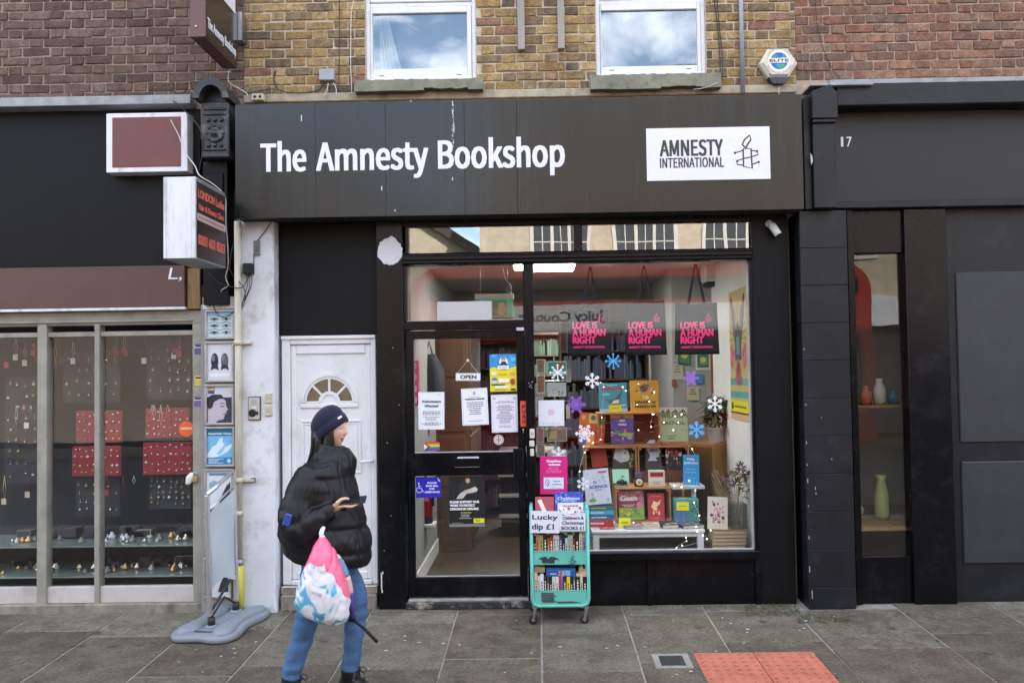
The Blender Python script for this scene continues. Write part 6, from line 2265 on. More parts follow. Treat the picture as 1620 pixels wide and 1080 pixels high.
# wooden tree ornament, jar, small framed card, figurine
tx, tz = P(1081, 790, .5)
mb = MB()
M_ply = mat('laser_cut_plywood', (.40, .27, .16), .7, .15)
def branch(p, a, L, d, w):
 q_ = (p[0] + L * math.cos(a), p[1] + L * math.sin(a))
 mb.tube([(p[0], .5, p[1]), (q_[0], .5, q_[1])], [w, w * .7], M_ply, 6)
 if d:
  for s in (-.62, .02, .6):
   branch(q_, a + s, L * .66, d - 1, w * .7)
branch((tx, gz1 + .003), PI / 2, .055, 3, .005)
mb.lathe([(.03, 0), (.03, .003)], (tx, .5, gz1 + .0005), M_ply, 12)
mb.build('tree_ornament', label='small plywood tree ornament standing on the teal gift box', cat='ornament')
jx_, jz_ = P(1010.5, 768, .6)
jr = thing('ornament_jar', 'small dark jar with a cream dial on the low crate', 'jar', (jx_, .6, z_lc))
mb = MB()
mb.lathe([(.03, 0), (.041, .012), (.041, .05), (.03, .07), (.026, .075)], (jx_, .6, z_lc + .001), mat('dark_brown_glaze', (.035, .022, .018), .2, .1), 16)
mb.build('body', jr)
mb = MB()
mb.lathe([(.03, 0), (.03, .003), (.02, .005), (.012, .004)], (jx_, .562, z_lc + .042), flat('#d8ccb0'), 14, 'y')
mb.lathe([(.012, 0), (.010, .003)], (jx_, .558, z_lc + .042), flat('#b89a4a'), 10, 'y')
mb.build('dial', jr)
mb = MB()
mb.box(jx_ - .032, jx_ + .032, .57, .63, z_lc + .077, z_lc + .12, flat('#4a4a6a'), .003)
mb.build('lid', jr)
q = Q(1026, 744, 1052, 768, .58)
cd = thing('boxed_game', 'cream boxed card set with a red band on the low crate', 'box', ((q[0] + q[1]) / 2, .6, z_lc))
boxpart('box', cd, (q[0], q[1], z_lc + .001, q[3]), .58, .62, flat('#d8cfc0'), .002)
mb = MB()
mb.rect(q[0] + .012, q[1] - .012, q[3] - .055, q[3] - .015, .5794, flat('#b03a34'))
mb.lines(q[0] + .018, q[1] - .018, q[3] - .045, q[3] - .025, 1, .579, flat('#6a1a18'), short=.05, frac=.8)
mb.rect(q[0] + .012, q[1] - .012, z_lc + .05, q[3] - .062, .5793, flat('#e4ded0'))
mb.lines(q[0] + .02, q[1] - .02, z_lc + .012, z_lc + .045, 2, .5793, flat('#a08a7a'))
mb.build('front_print', cd)
fx, fz = P(984, 768, .62)
flat_book(972, 995, .56, .7, .018, '#2e2822', 'dark slim book lying flat on the low crate', 0, z_lc + .001)
mb = MB()
for k, (dx, s) in enumerate(((-.03, .02), (0, .026), (.03, .018))):
 mb.lathe([(s * .6, 0), (s, s * .5), (s * .9, s), (s * .5, s * 1.5), (s * .2, s * 1.7)], (fx + dx, .62, z_lc + .0195), mat('figurine_bronze', (.04, .035, .02), .35, .3, 20, metal=.5), 10)
mb.build('figurine', label='little dark bronze figurine sitting on the slim dark book', cat='figurine')
q = Q(972, 742, 990, 764, .75)
book(970, 745, 996, 770, .74, '#9ad0b4', 'mint green booklet with red figures leaning at the back of the low crate', [('b', .1, .05, .9, .55, 9, ['#c84a3a', '#3a3a3a', '#e0d0b0'], 3)], zbase=z_lc, th=.012, lean=25)
# paper stack with the face book, vase
sx0_, sx1_ = P(1127, 850, .22)[0], P(1180, 850, .22)[0]
n = 5
hs_ = (zat(838.5, .22, 1150) - ZP) / n
for k in range(n):
 z = ZP + .001 + hs_ * k
 t = thing('book', ('tan bound volume lowest in the stack under the glass vase', 'tan bound volume second up in the stack under the glass vase', 'middle tan bound volume of the stack under the glass vase', 'tan bound volume fourth up in the stack under the glass vase', 'topmost tan bound volume directly under the glass vase')[k], 'book', ((sx0_ + sx1_) / 2, .3, z), group='tan volumes stacked by the window edge')
 dx = ri.uniform(-.006, .006)
 mb = MB()
 mb.box(sx0_ + dx, sx1_ + dx, .2, .42, z, z + .003, flat('#8a7458'), .001)
 mb.box(sx0_ + dx, sx1_ + dx, .2, .42, z + hs_ - .004, z + hs_ - .001, flat('#8a7458'), .001)
 mb.build('cover', t)
 mb = MB()
 mb.box(sx0_ + dx + .004, sx1_ + dx - .004, .205, .415, z + .003, z + hs_ - .004, mat('tan_pages', (.50, .38, .25), .9, .15, 40, stretch=(1, 1, 20)))
 mb.build('page_block', t)
zst = ZP + hs_ * n
book(1120, 787, 1151, 837, .24, '#d9d2c0', 'cream book with a pink and red pattern leaning on the vase', [
 ('b', .18, .2, .82, .85, 40, ['#b8505a', '#c87a7a', '#8a3a50', '#3a3550', '#d8a0a0', '#a03a3a'], 21), ('s', [(.3, .6), (.42, .66), (.5, .6)], .02, '#3a2a3a'), ('s', [(.55, .6), (.65, .66), (.75, .6)], .02, '#3a2a3a'), ('s', [(.35, .4), (.5, .34), (.66, .4)], .025, '#8a2a3a')], zbase=zst, roll=3.5, th=.02, lean=9)
vx, vz = P(1167, 838, .32)
va = thing('vase', 'square clear glass vase of dried flowers on the stacked tan volumes', 'vase', (vx, .33, zst))
M_vg = glass('vase_glass', .09, tint=(.82, .84, .82))
hv = zat(797, .32) - zst
mb = MB()
hw = .068
for (a, b, c, d) in ((-hw, hw, -hw, -hw + .006), (-hw, hw, hw - .006, hw), (-hw, -hw + .006, -hw + .006, hw - .006), (hw - .006, hw, -hw + .006, hw - .006)):
 mb.box(vx + a, vx + b, .33 + c, .33 + d, zst + .003, zst + hv, M_vg)
mb.box(vx - hw, vx + hw, .33 - hw, .33 + hw, zst + .0005, zst + .0028, M_vg)
mb.build('glass_body', va)
fl = thing('dried_flowers', 'bunch of dried purple flowers and green leaves standing in the glass vase', 'flowers', (vx, .33, zst))
M_stalk = mat('straw_stalk', (.36, .27, .15), .8, .2)
M_gleaf = mat('dusty_green_leaf', (.13, .16, .085), .7, .3, 14)
M_purp = mat('dried_purple_flower', (.14, .07, .10), .9, .4, 18)
M_ochre = mat('ochre_flower', (.30, .21, .07), .9, .3, 18)
rf = random.Random(17)
mb = MB()
tips = []
for (px, py) in ((1143, 770), (1149, 757), (1160, 752), (1165, 765), (1172, 748), (1178, 760), (1183, 752), (1188, 768), (1154, 780), (1175, 778), (1169, 738), (1136, 745), (1128, 752)):
 x, z = P(px, py, .3)
 y = .3 + rf.uniform(-.06, .08)
 tips.append((x, y, z))
 mb.tube(smooth([(vx + rf.uniform(-.03, .03), .33 + rf.uniform(-.03, .03), zst + .02), ((vx * 1.2 + x * .8) / 2, (.33 + y) / 2, (zst + hv + z) / 2 - .03), (x, y, z)], 4), .0028, M_stalk, 5)
for k in range(14):
 mb.tube([(vx + rf.uniform(-.05, .02), .3 + rf.uniform(-.02, .05), zst + .03), (vx - rf.uniform(.1, .22), .3, zst + hv + rf.uniform(.1, .3))], .0014, M_stalk, 4)
mb.build('stem', fl)
mb = MB()
for i, (x, y, z) in enumerate(tips[:11]):
 s = rf.uniform(.025, .042)
 m = M_ochre if i in (2, 5, 9) else M_purp
 for k in range(26):
  a, e = rf.uniform(0, 2 * PI), rf.uniform(-.6, 1.5)
  d = Vector((math.cos(a) * math.cos(e), math.sin(a) * math.cos(e), math.sin(e)))
  c = Vector((x, y, z)) + d * s * .5
  t_ = c + d * s
  u = d.orthogonal().normalized() * s * .22
  mb.poly([c - u, c + u, t_ + u * .4, t_ - u * .4], m)
mb.build('flower_heads', fl)['kind'] = 'stuff'
def leaf(mb, p, d, L, wdt, m, droop=.3):
 d = Vector(d).normalized()
 s = d.cross(Vector((0, 0, 1)))
 if s.length < .1:
  s = Vector((1, 0, 0))
 s.normalize()
 p = Vector(p)
 pts_ = []
 for k, wv in ((0, .1), (.35, 1), (.7, .8), (1, .02)):
  c = p + d * L * k + Vector((0, 0, -droop * L * k * k))
  pts_.append((c - s * wdt * wv + Vector((0, 0, .15 * wdt)), c, c + s * wdt * wv + Vector((0, 0, .15 * wdt))))
 for a, b in zip(pts_, pts_[1:]):
  mb.poly([a[0], a[1], b[1], b[0]], m, True)
  mb.poly([a[1], a[2], b[2], b[1]], m, True)
mb = MB()
for k in range(26):
 x, z = P(rf.choice((1184, 1190, 1176, 1170, 1181)) + rf.uniform(-6, 6), rf.uniform(738, 790), .3)
 leaf(mb, (x, .3 + rf.uniform(-.06, .08), z), (rf.uniform(-.5, 1), rf.uniform(-.6, .4), rf.uniform(-.2, .8)), rf.uniform(.05, .09), rf.uniform(.010, .018), M_gleaf)
mb.build('foliage', fl)['kind'] = 'stuff'
# cabinet, pot plant
cx_, cz_ = P(1126, 700, 1.15)
M_oak = mat('oak_veneer', '#8d6737', .5, .2, 4, stretch=(5, 5, .5))
cb = thing('wooden_cabinet', 'oak cabinet in the window corner carrying the pot plant', 'cabinet', (cx_ + .02, 1.18, ZP), (0, 0, math.radians(36)))
mb = MB()
mb.box(-.15, .17, -.14, .2, 0, cz_ - ZP, M_oak, .004)
mb.build('carcass', cb, local=True)
mb = MB()
mb.box(-.154, -.15, -.12, .18, .05, cz_ - ZP - .03, mat('oak_dark', '#5f4426', .5, .2, 4, stretch=(5, 5, .5)), .001)
mb.box(-.157, -.1545, -.02, .08, .2, cz_ - ZP - .1, mat('grey_glass_panel', (.18, .19, .19), .2, .1), .001)
mb.build('door', cb, local=True)
px_, pz_ = P(1133, 705, 1.1)
pp = thing('pot_plant', 'leafy green plant in a ribbed white pot on the oak cabinet', 'plant', (px_, 1.12, cz_))
mb = MB()
seg = 40
M_pot = mat('white_ribbed_pot', (.60, .58, .54), .45, .05)
prof = [(.052, 0), (.056, .005), (.072, .125), (.078, .128), (.078, .145), (.070, .146), (.066, .12)]
rings = mb.lathe(prof, (px_, 1.12, cz_ + .001), M_pot, seg)
for ri_, r_ in enumerate(rings[:3]):
 for k, v in enumerate(r_):
  if k % 4 < 2:
   v.co.x += (px_ - v.co.x) * .06
   v.co.y += (1.12 - v.co.y) * .06
mb.build('pot', pp)
mb = MB()
M_pl = mat('house_plant_leaf', (.03, .085, .022), .4, .35, 12)
for k in range(210):
 a = rf.uniform(0, 2 * PI)
 r = rf.uniform(.0, .09)
 h = rf.uniform(.05, .30)
 x = px_ + r * math.cos(a) + (.05 if h > .2 else 0)
 leaf(mb, (x, 1.12 + r * math.sin(a), cz_ + .13 + h), (math.cos(a), math.sin(a), rf.uniform(-.3, .7)), rf.uniform(.06, .12), rf.uniform(.015, .025), M_pl, .5)
mb.build('foliage', pp)['kind'] = 'stuff'
mb = MB()
for k in range(9):
 a = rf.uniform(0, 2 * PI)
 mb.tube([(px_, 1.12, cz_ + .12), (px_ + .05 * math.cos(a), 1.12 + .05 * math.sin(a), cz_ + rf.uniform(.3, .42))], .003, M_gleaf, 5)
mb.build('stem', pp)
# fairy lights
M_bulb = mat('fairy_light_bulb', (1.0, .93, .80), .3, 0, emit=3.5)
fl_ = thing('fairy_lights', 'string of tiny warm white fairy lights trailing over the crates and books', 'fairy lights', (P(1000, 700, .8)[0], .8, z_mid))
wire = [(917, 790, .3), (917, 745, .4), (925, 715, .6), (938, 700, .82), (950, 695, .82), (952, 660, .85), (955, 612, .86), (950, 605, .9), (990, 618, .86), (1010, 607, .9), (1035, 620, .9), (1027, 635, .9), (1032, 655, .86), (1030, 675, .84), (1050, 668, .9), (1078, 655, .9), (1065, 680, .9), (1095, 710, .85), (1105, 745, .7), (1100, 775, .5), (1098, 795, .4), (1106, 815, .3), (1103, 840, .2), (1118, 852, .17), (1070, 866, .17), (1086, 855, .17)]
mb = MB()
wp_ = smooth(px_pts(wire), 5)
mb.tube(wp_, .0012, M_cwht, 4)
mb.build('wire', fl_)
mb = MB()
for (a, b, y) in wire + [(923, 706, .5), (917, 770, .35), (1034, 655, .86), (1073, 668, .9), (1068, 658, .9), (1090, 760, .6), (1078, 770, .5), (1066, 768, .5), (1101, 832, .25), (1112, 846, .18), (1124, 838, .18), (1085, 850, .17), (1079, 862, .17), (1002, 826, .24), (1010, 680, .84), (1008, 640, .9), (985, 612, .9), (1043, 690, .86)]:
 x, z = P(a, b, y)
 s = rf.uniform(.0028, .0045)
 mb.lathe([(s * .4, -s), (s, -s * .3), (s, s * .4), (s * .3, s)], (x, y - .006, z), M_bulb, 7)
mb.build('bulb', fl_)['kind'] = 'stuff'
# postcard spinner behind the glass edge
sp_x, _ = P(878, 650, .42)
sp = thing('card_spinner', 'wire card spinner just behind the glass beside the door', 'display stand', (sp_x, .45, ZP))
mb = MB()
mb.tube([(sp_x, .45, ZP), (sp_x, .45, zat(562, .42))], .008, M_steel, 8)
for py in (600, 632, 676, 712, 760):
 z = zat(py, .42)
 for a, b in (((sp_x - .13, .34), (sp_x + .13, .34)), ((sp_x - .13, .56), (sp_x + .13, .56)), ((sp_x - .13, .34), (sp_x - .13, .56)), ((sp_x + .13, .34), (sp_x + .13, .56))):
  mb.tube([(a[0], a[1], z), (b[0], b[1], z)], .002, M_steel, 4)
 mb.tube([(sp_x - .13, .34, z), (sp_x, .45, z), (sp_x + .13, .34, z)], .002, M_steel, 4)
mb.build('wire_frame', sp)
cards = [(866, 571, 897, 593, '#2f7a68', 'green postcard with a red shape at the top of the card spinner', [('r', .05, .08, .95, .92, '#3a8a74'), ('d', .62, .55, .2, .35, '#b03a34'), ('d', .8, .6, .06, .1, W_)]),
  (866, 605, 896, 627, '#8a8f86', 'grey green landscape card second down on the card spinner', [('r', .04, .5, .96, .94, '#a8b4b4'), ('b', .1, .1, .9, .5, 14, ['#5a6a4a', '#6a7a5a', '#c8b8a0'], 5)]),
  (866, 676, 897, 698, '#6f665c', 'brown card with a green leaf shape on the card spinner', [('r', .04, .06, .96, .94, '#857a6c'), ('p', [(.1, .2), (.5, .15), (.5, .8), (.2, .75)], '#a8b070')]),
  (866, 711, 897, 722, '#9aa0a4', 'pale grey card half hidden behind the pink poster', [('r', .05, .1, .95, .9, '#b0b4b4')]),
  (849, 593, 862, 622, '#7a5234', 'tall narrow brown card on the side of the card spinner', [('r', .1, .05, .9, .95, '#8a6040')]),
  (849, 568, 862, 590, '#a89c8c', 'pale narrow card at the top side of the card spinner', [('r', .1, .05, .9, .95, '#7a6a58')]),
  (848, 628, 860, 655, '#b0a8a0', 'grey narrow card beside the white square plate', [('r', .1, .05, .9, .95, '#9a9088')]),
  (849, 676, 861, 700, '#b890a0', 'pinkish narrow card low on the side of the card spinner', [('r', .1, .05, .9, .95, '#8f7078')]),
  (849, 702, 862, 722, '#9a9490', 'narrow grey card lowest on the side of the card spinner', [('r', .1, .05, .9, .95, '#7f7a76')]),
  (896, 584, 903, 604, '#a8a49c', 'thin upright card on the outer side of the card spinner', [('r', .1, .05, .9, .95, '#8a867c')]),
  (896, 640, 902, 662, '#b09a78', 'thin tan card on the outer side of the card spinner', [('r', .1, .05, .9, .95, '#c0a884')])]
for (a, b, c, d, col, lb, ops) in cards:
 Y = .335
 x, z = P((a + c) / 2, d, Y)
 t = thing('postcard', lb, 'card', (x, Y, z), (math.radians(-5), 0, math.radians(ri.uniform(-6, 6))), 'cards on the wire spinner')
 w, h = (c - a) * (CD + Y) / F, (d - b) * (CD + Y) / F
 mb = MB()
 mb.box(-w / 2, w / 2, 0, .002, 0, h, flat(col))
 paint_ops(mb, w, h, [('r', 0, 0, 1, 1, '#b8bab8')] + ops)
 mb.build('card', t, local=True)
# tote bags
M_tote = mat('black_canvas', (.012, .013, .018), .9, .25, 60, bump=.4, bscale=220)
M_pink = mat('neon_pink_print', (.90, .045, .22), .5, .04)
for i, (q4, apex, tx0) in enumerate((((897, 490, 968, 562), (934, 423), 906), ((987, 476, 1055, 561), (1018.5, 421), 994), ((1066, 479, 1138, 560), (1100.5, 418), 1076))):
 Y = .17
 x0, x1, z0, z1 = Q(*q4, Y)
 t = thing('tote_bag', 'black canvas tote bag with pink lettering, %s' % ('nearest the door of the three', 'middle one of the three', 'nearest the winged creature poster')[i], 'tote bag', ((x0 + x1) / 2, Y, z0), group='tote bags hung in the window')
 mb = MB()
 nx_, nz2 = 14, 12
 def surf(side):
  g = []
  for a in range(nx_ + 1):
   row = []
   for b in range(nz2 + 1):
    u, v = a / nx_, b / nz2
    sag = -.012 * math.sin(PI * u) * v ** 3
    taper_ = .012 * (v) * (1 - 2 * u)
    x = x0 + (x1 - x0) * u + taper_
    y = Y + side * (.004 + .012 * math.sin(PI * u) * (1 - v * .8)) + .004 * math.sin(u * 9 + v * 4 + i) + .003 * math.sin(v * 11 + u * 5)
    row.append(mb.bm.verts.new((x, y, z0 + (z1 - z0) * v + sag)))
   g.append(row)
  return g
 f_, b_ = surf(-1), surf(1)
 fs = []
 for a in range(nx_):
  for b in range(nz2):
   fs.append(mb.bm.faces.new([f_[a][b], f_[a + 1][b], f_[a + 1][b + 1], f_[a][b + 1]]))
   fs.append(mb.bm.faces.new([b_[a][b], b_[a][b + 1], b_[a + 1][b + 1], b_[a + 1][b]]))
 for b in range(nz2):
  fs.append(mb.bm.faces.new([f_[0][b], f_[0][b + 1], b_[0][b + 1], b_[0][b]]))
  fs.append(mb.bm.faces.new([f_[nx_][b], b_[nx_][b], b_[nx_][b + 1], f_[nx_][b + 1]]))
 for a in range(nx_):
  fs.append(mb.bm.faces.new([f_[a][0], b_[a][0], b_[a + 1][0], f_[a + 1][0]]))
 mb._setm(fs, M_tote, True)
 mb.build('canvas_body', t)
 axx, azz = P(*apex, Y)
 mb = MB()
 def strap(p, q_):
  p, q_ = Vector(p), Vector(q_)
  w = .013
  vv = []
  for k in range(2):
   c = (p, q_)[k]
   ww = w if k == 0 else w * .6
   vv.append([mb.bm.verts.new((c.x + sx_ * ww, c.y + sy_ * .002, c.z)) for sx_, sy_ in ((-1, -1), (1, -1), (1, 1), (-1, 1))])
  for e in range(4):
   mb._setm([mb.bm.faces.new([vv[0][e], vv[0][(e + 1) % 4], vv[1][(e + 1) % 4], vv[1][e]])], M_tote)
 for k in (.33, .68):
  xx = x0 + (x1 - x0) * k
  strap((xx, Y - .012, z1 - .05), (xx, Y - .008, z1 - .004))
  strap((xx, Y - .008, z1 - .004), (axx + (.004 if k > .5 else -.004), Y, azz))
 mb.tube([(axx - .01, Y, azz - .006), (axx, Y, azz + .004), (axx + .01, Y, azz - .006)], .006, M_tote, 6)
 mb.tube([(axx, Y, azz), (axx, Y, ZC)], .001, M_steel, 4)
 mb.build('handle', t)
 mb = MB()
 y = Y - .0225
 s = (CD + Y) / F
 bx_, bz_ = P(tx0, 520, Y)
 for (tt, w, dy, cp) in (('LOVE IS', 38, 0, 11), ('A HUMAN', 51, -11.7, 11), ('RIGHT', 35.5, -23.4, 11)):
  mb.text(tt, bx_, bx_ + w * s, bz_ + dy * s, cp * s, y, M_pink, bold=.0035)
 mb.text('AMNESTY INTERNATIONAL', bx_, bx_ + 50 * s, bz_ - 31 * s, 3.4 * s, y, M_pink, bold=.001)
 candle(mb, bx_ + 44 * s, bz_ + 16.5 * s, 14.5 * s, y, M_pink, .0042)
 mb.build('pink_print', t)
# winged creature poster on the white side wall
xw_ = XR1 - .004
po = thing('wall_poster', 'tall poster of a pink and dark winged creature on the white side wall', 'poster', (xw_, .45, 1.45))
def yz(pts, k, c):
 mb.poly([(xw_ - .001 - .0003 * k, .83 - .62 * u, 1.42 + 1.12 * v) for u, v in pts], flat(c))
mb = MB()
mb.box(xw_ - .001, xw_ + .003, .17, .83, 1.42, 2.54, flat('#b8aa74'))
yz([(0, 0), (1, 0), (1, .06), (0, .06)], 1, '#c8a884')
yz([(0, .05), (1, .05), (1, .15), (0, .15)], 1, '#d8cc2a')
for a, b in ((.17, .22), (.27, .32)):
 yz([(0, a), (1, a), (1, b), (0, b)], 1, '#5f9a94')
for k in range(26):
 a = 2 * PI * k / 26
 yz([(.5 + .1 * math.cos(a), .62 + .06 * math.sin(a)), (.5 + .49 * math.cos(a - .05), .62 + .27 * math.sin(a - .05)), (.5 + .49 * math.cos(a + .05), .62 + .27 * math.sin(a + .05))], 1, '#a08e48')
for s in (-1, 1):
 yz([(.5 + s * .12, .52), (.5 + s * .28, .7), (.5 + s * .42, .94), (.5 + s * .34, .96), (.5 + s * .2, .84), (.5 + s * .06, .62)], 2, '#3a3442')
 yz([(.5 + s * .16, .62), (.5 + s * .26, .74), (.5 + s * .36, .92), (.5 + s * .3, .9), (.5 + s * .16, .74)], 3, '#7f6a80')
 for k in range(3):
  yz([(.5 + s * (.2 + .06 * k), .5 - .04 * k), (.5 + s * (.42 + .02 * k), .6 - .05 * k), (.5 + s * .44, .52 - .05 * k), (.5 + s * .3, .46 - .04 * k)], 2 + k, '#b84a78' if k != 1 else '#cc6a90')
yz([(.32, .46), (.68, .46), (.66, .68), (.5, .76), (.34, .68)], 4, '#3f5258')
yz([(.4, .5), (.6, .5), (.58, .64), (.42, .64)], 5, '#6a8a8a')
for k in range(7):
 a = -PI / 2 + (k - 3) * .2
 yz([(.5, .5), (.5 + .34 * math.cos(a - .05), .5 + .22 * math.sin(a - .05) - .02), (.5 + .34 * math.cos(a + .05), .5 + .22 * math.sin(a + .05) - .02)], 6, '#c03a74')
yz([(.06, .08), (.16, .08), (.16, .13), (.06, .13)], 2, '#2a2a20')
yz([(.22, .095), (.9, .095), (.9, .11), (.22, .11)], 2, '#7a742a')
mb.build('poster_sheet', po)
# air conditioner
q = Q(1112, 417, 1149, 452, 1.45)
ac = thing('air_conditioner', 'white wall mounted air conditioner in the corner near the ceiling', 'air conditioner', ((q[0] + q[1]) / 2, 1.5, q[2]))
mb = MB()
mb.box(q[0], q[1], 1.38, 1.6, q[2] + .04, q[3], M_iw, .02)
mb.build('casing', ac)
boxpart('air_flap', ac, (q[0] + .02, q[1] - .04, q[2], q[2] + .04), 1.42, 1.58, M_dark, .006)
mb = MB()
mb.tube(smooth([(q[1] - .02, 1.5, q[2]), (q[1], 1.52, q[2] - .2), (q[1] - .01, 1.54, q[2] - .6)]), .006, M_cwht, 6)
mb.build('pipe', ac)
# small things pinned to the grey wall
for (a, b, c, d, col, lb, ops) in ((1073, 552, 1093, 577, '#2f5a48', 'dark green picture card pinned on the grey wall', [('r', .1, .1, .9, .9, '#3f7a5a'), ('d', .5, .6, .25, .2, '#c8b04a')]),
        (1101, 556, 1124, 585, '#c4c0a8', 'cream edged green picture hung on the grey wall', [('r', .1, .12, .9, .95, '#3a6a58'), ('r', .3, .3, .8, .7, '#5a8a7a'), ('d', .5, .55, .2, .15, '#c8b84a')]),
        (1126, 560, 1142, 630, '#9a4a34', 'long brick red scarf printed poster on the grey wall corner', [('r', .05, .02, .95, .12, '#b8a8a0'), ('b', .1, .15, .9, .98, 24, ['#b05a3e', '#7a3426', '#a85038'], 7)]),
        (1063, 575, 1081, 600, '#a8a698', 'pale paper sheet pinned at the edge of the grey wall', [('l', .15, .4, .85, .9, 3, '#6a685e')]),
        (1087, 612, 1106, 633, '#b4ae98', 'pale canvas bag tag under the purple snowflake', [('l', .15, .4, .85, .9, 3, '#4a463c')]),
        (1100, 592, 1113, 607, '#2a6a9a', 'small blue card beside the purple snowflake', [('r', .1, .1, .9, .9, '#3a7ab0')]),
        (1063, 600, 1070, 612, '#7a3a34', 'small dark red card on the edge of the grey wall', [('r', .1, .1, .9, .9, '#8a4a3c')])):
 Y = 1.592
 x, z = P((a + c) / 2, d, Y)
 t = thing('wall_card', lb, 'card', (x, Y, z), group='cards pinned on the grey wall')
 w, h = (c - a) * (CD + Y) / F, (d - b) * (CD + Y) / F
 mb = MB()
 mb.box(-w / 2, w / 2, 0, .004, 0, h, flat(col))
 paint_ops(mb, w, h, ops)
 mb.build('card', t, local=True)
# ================================================================== notices on the door
def sheet_thing(name, label, cat, q4, Y, col, ops, roll=0, group=None, th=.0012):
 a, b, c, d = q4
 x, z = P((a + c) / 2, (b + d) / 2, Y)
 w, h = (c - a) * (CD + Y) / F, (d - b) * (CD + Y) / F
 t = thing(name, label, cat, (x, Y, z), (0, math.radians(roll), 0), group)
 T0 = Matrix.Translation((0, 0, -h / 2))
 mb = MB()
 mb.box(-w / 2, w / 2, 0, th, 0, h, flat(col))
 bmesh.ops.transform(mb.bm, matrix=T0, verts=mb.bm.verts)
 mb.build('sheet', t, local=True)
 mb = MB()
 paint_ops(mb, w, h, ops)
 bmesh.ops.transform(mb.bm, matrix=T0, verts=mb.bm.verts)
 mb.build('printed_lettering', t, local=True)
 return t, w, h
PAPER = '#e9ebf2'
INK = '#2c2c34'
GREY = '#8f919c'
border = lambda c='#b8bac4': [('s', [(.05, .03), (.95, .03), (.95, .97), (.05, .97), (.05, .03)], .008, c)]
YN = .0415
sheet_thing('notice', 'white notice asking for volunteers taped to the door glass', 'notice', (662, 620, 703, 679), YN, PAPER,
   border() + [('t', 'Volunteers', .13, .86, .72, .065, '#4a4a52', .006), ('t', 'Wanted', .24, .76, .60, .065, '#4a4a52', .006), ('l', .12, .38, .88, .50, 3, '#6a6c76'), ('l', .14, .24, .86, .35, 3, GREY), ('l', .12, .10, .9, .2, 3, '#6a6c76'), ('l', .7, .92, .92, .945, 1, GREY)], roll=0.4)
t, w, h = sheet_thing('notice', 'white opening hours notice with small candle emblem in the middle of the door', 'notice', (730.5, 614, 772, 672), YN, PAPER,
   border('#7a86a8') + [('l', .25, .745, .75, .775, 1, GREY), ('t', 'OPENING HOURS', .14, .87, .69, .035, INK, .004), ('l', .16, .28, .86, .64, 7, '#7a7c88'), ('l', .16, .1, .84, .13, 1, '#6a6c76')], roll=-2.0)
mb = MB()
candle(mb, 0, h * .37, h * .09, -.003, flat(INK), .002)
mb.build('emblem', t, local=True)
sheet_thing('notice', 'white notice with a long list of dates under the blue and yellow poster', 'notice', (777.5, 624, 819, 683.5), YN, '#e2e0ee',
   border('#9a9cae') + [('d', .12, .9, .05, .03, '#a0b4a8'), ('d', .88, .9, .05, .03, '#a0b4a8'), ('l', .25, .82, .75, .845, 1, GREY), ('l', .12, .775, .9, .81, 1, INK), ('l', .16, .24, .86, .73, 12, '#8a8c9a'), ('l', .18, .13, .84, .19, 2, GREY)], roll=-.8)
sheet_thing('poster', 'blue and yellow poster with a cut out figure high on the door glass', 'poster', (775, 560, 817, 619), YN, '#e6d92c',
   [('r', 0, .62, 1, 1, '#2f8fd0'), ('b', .0, .62, 1, .98, 18, ['#4fa8e0', '#2a7ab8', '#7ac0ea'], 31), ('p', [(0, .62), (.15, .66), (.3, .62), (.5, .68), (.75, .62), (1, .68), (1, .58), (0, .58)], '#e6d92c'), ('d', .52, .80, .16, .12, '#e8ecf0'),
   ('p', [(.38, .70), (.45, .80), (.6, .80), (.67, .70)], '#232a3c'), ('d', .52, .86, .075, .055, '#4a4048'), ('d', .52, .845, .05, .04, '#d8b8a8'), ('r', .3, .60, .72, .69, '#eef0f4'), ('l', .34, .62, .68, .67, 1, '#7a8098'), ('l', .38, .57, .64, .605, 1, INK), ('d', .16, .48, .1, .05, '#efe8c0'), ('d', .84, .47, .1, .05, '#e8a050'), ('l', .28, .42, .7, .5, 2, '#b8a820'), ('d', .17, .32, .1, .06, '#5a6ab8'), ('r', .05, .22, .27, .30, '#c8d0d8'), ('r', .32, .24, .72, .34, '#eef0e4'), ('d', .85, .26, .09, .09, '#a8482c'), ('r', .05, .17, .55, .2, '#3a3a34'), ('r', .18, .09, .72, .15, '#eceef0'), ('l', .06, .02, .7, .06, 1, '#8a8430'), ('r', .78, .03, .95, .075, '#2a2a2a')], roll=-.6)
# OPEN sign on its string
os_, w, h = sheet_thing('open_sign', 'small white OPEN sign hanging by a string inside the door glass', 'sign', (721, 590, 760, 602), .036, '#e8eaee',
      [('s', [(.015, .06), (.985, .06), (.985, .94), (.015, .94), (.015, .06)], .008, '#9a9aa4'), ('t', 'OPEN', .19, .83, .26, .5, '#20222c', .03)], roll=1, th=.003)
x, z = P(740, 570, .036)
xl_o, zl_o = P(722.5, 591, .036)
xr_o, zr_o = P(757, 590.5, .036)
mb = MB()
mb.tube([(xl_o, .038, zl_o), (x, .038, z), (xr_o, .038, zr_o)], .0018, flat('#d8d0b0'), 5)
mb.lathe([(.012, 0), (.011, .006), (.004, .010)], (x, .044, z), flat('#d8d4c8'), 12, 'y')
mb.build('string', os_)
# PUSH plate
t, w, h = sheet_thing('push_sign', 'upright orange PUSH plate on the door stile beside the lock', 'sign', (823.3, 634, 834, 674.5), .0165, '#d24a2c', [], th=.003)
mb = MB()
for k, ch in enumerate('PUSH'):
 zc = h * (.27 - .19 * k)
 mb.text(ch, -w * .2, w * .2, zc - .012, .026, -.0008, flat('#5a1a12'), bold=.002)
mb.build('lettering', t, local=True)
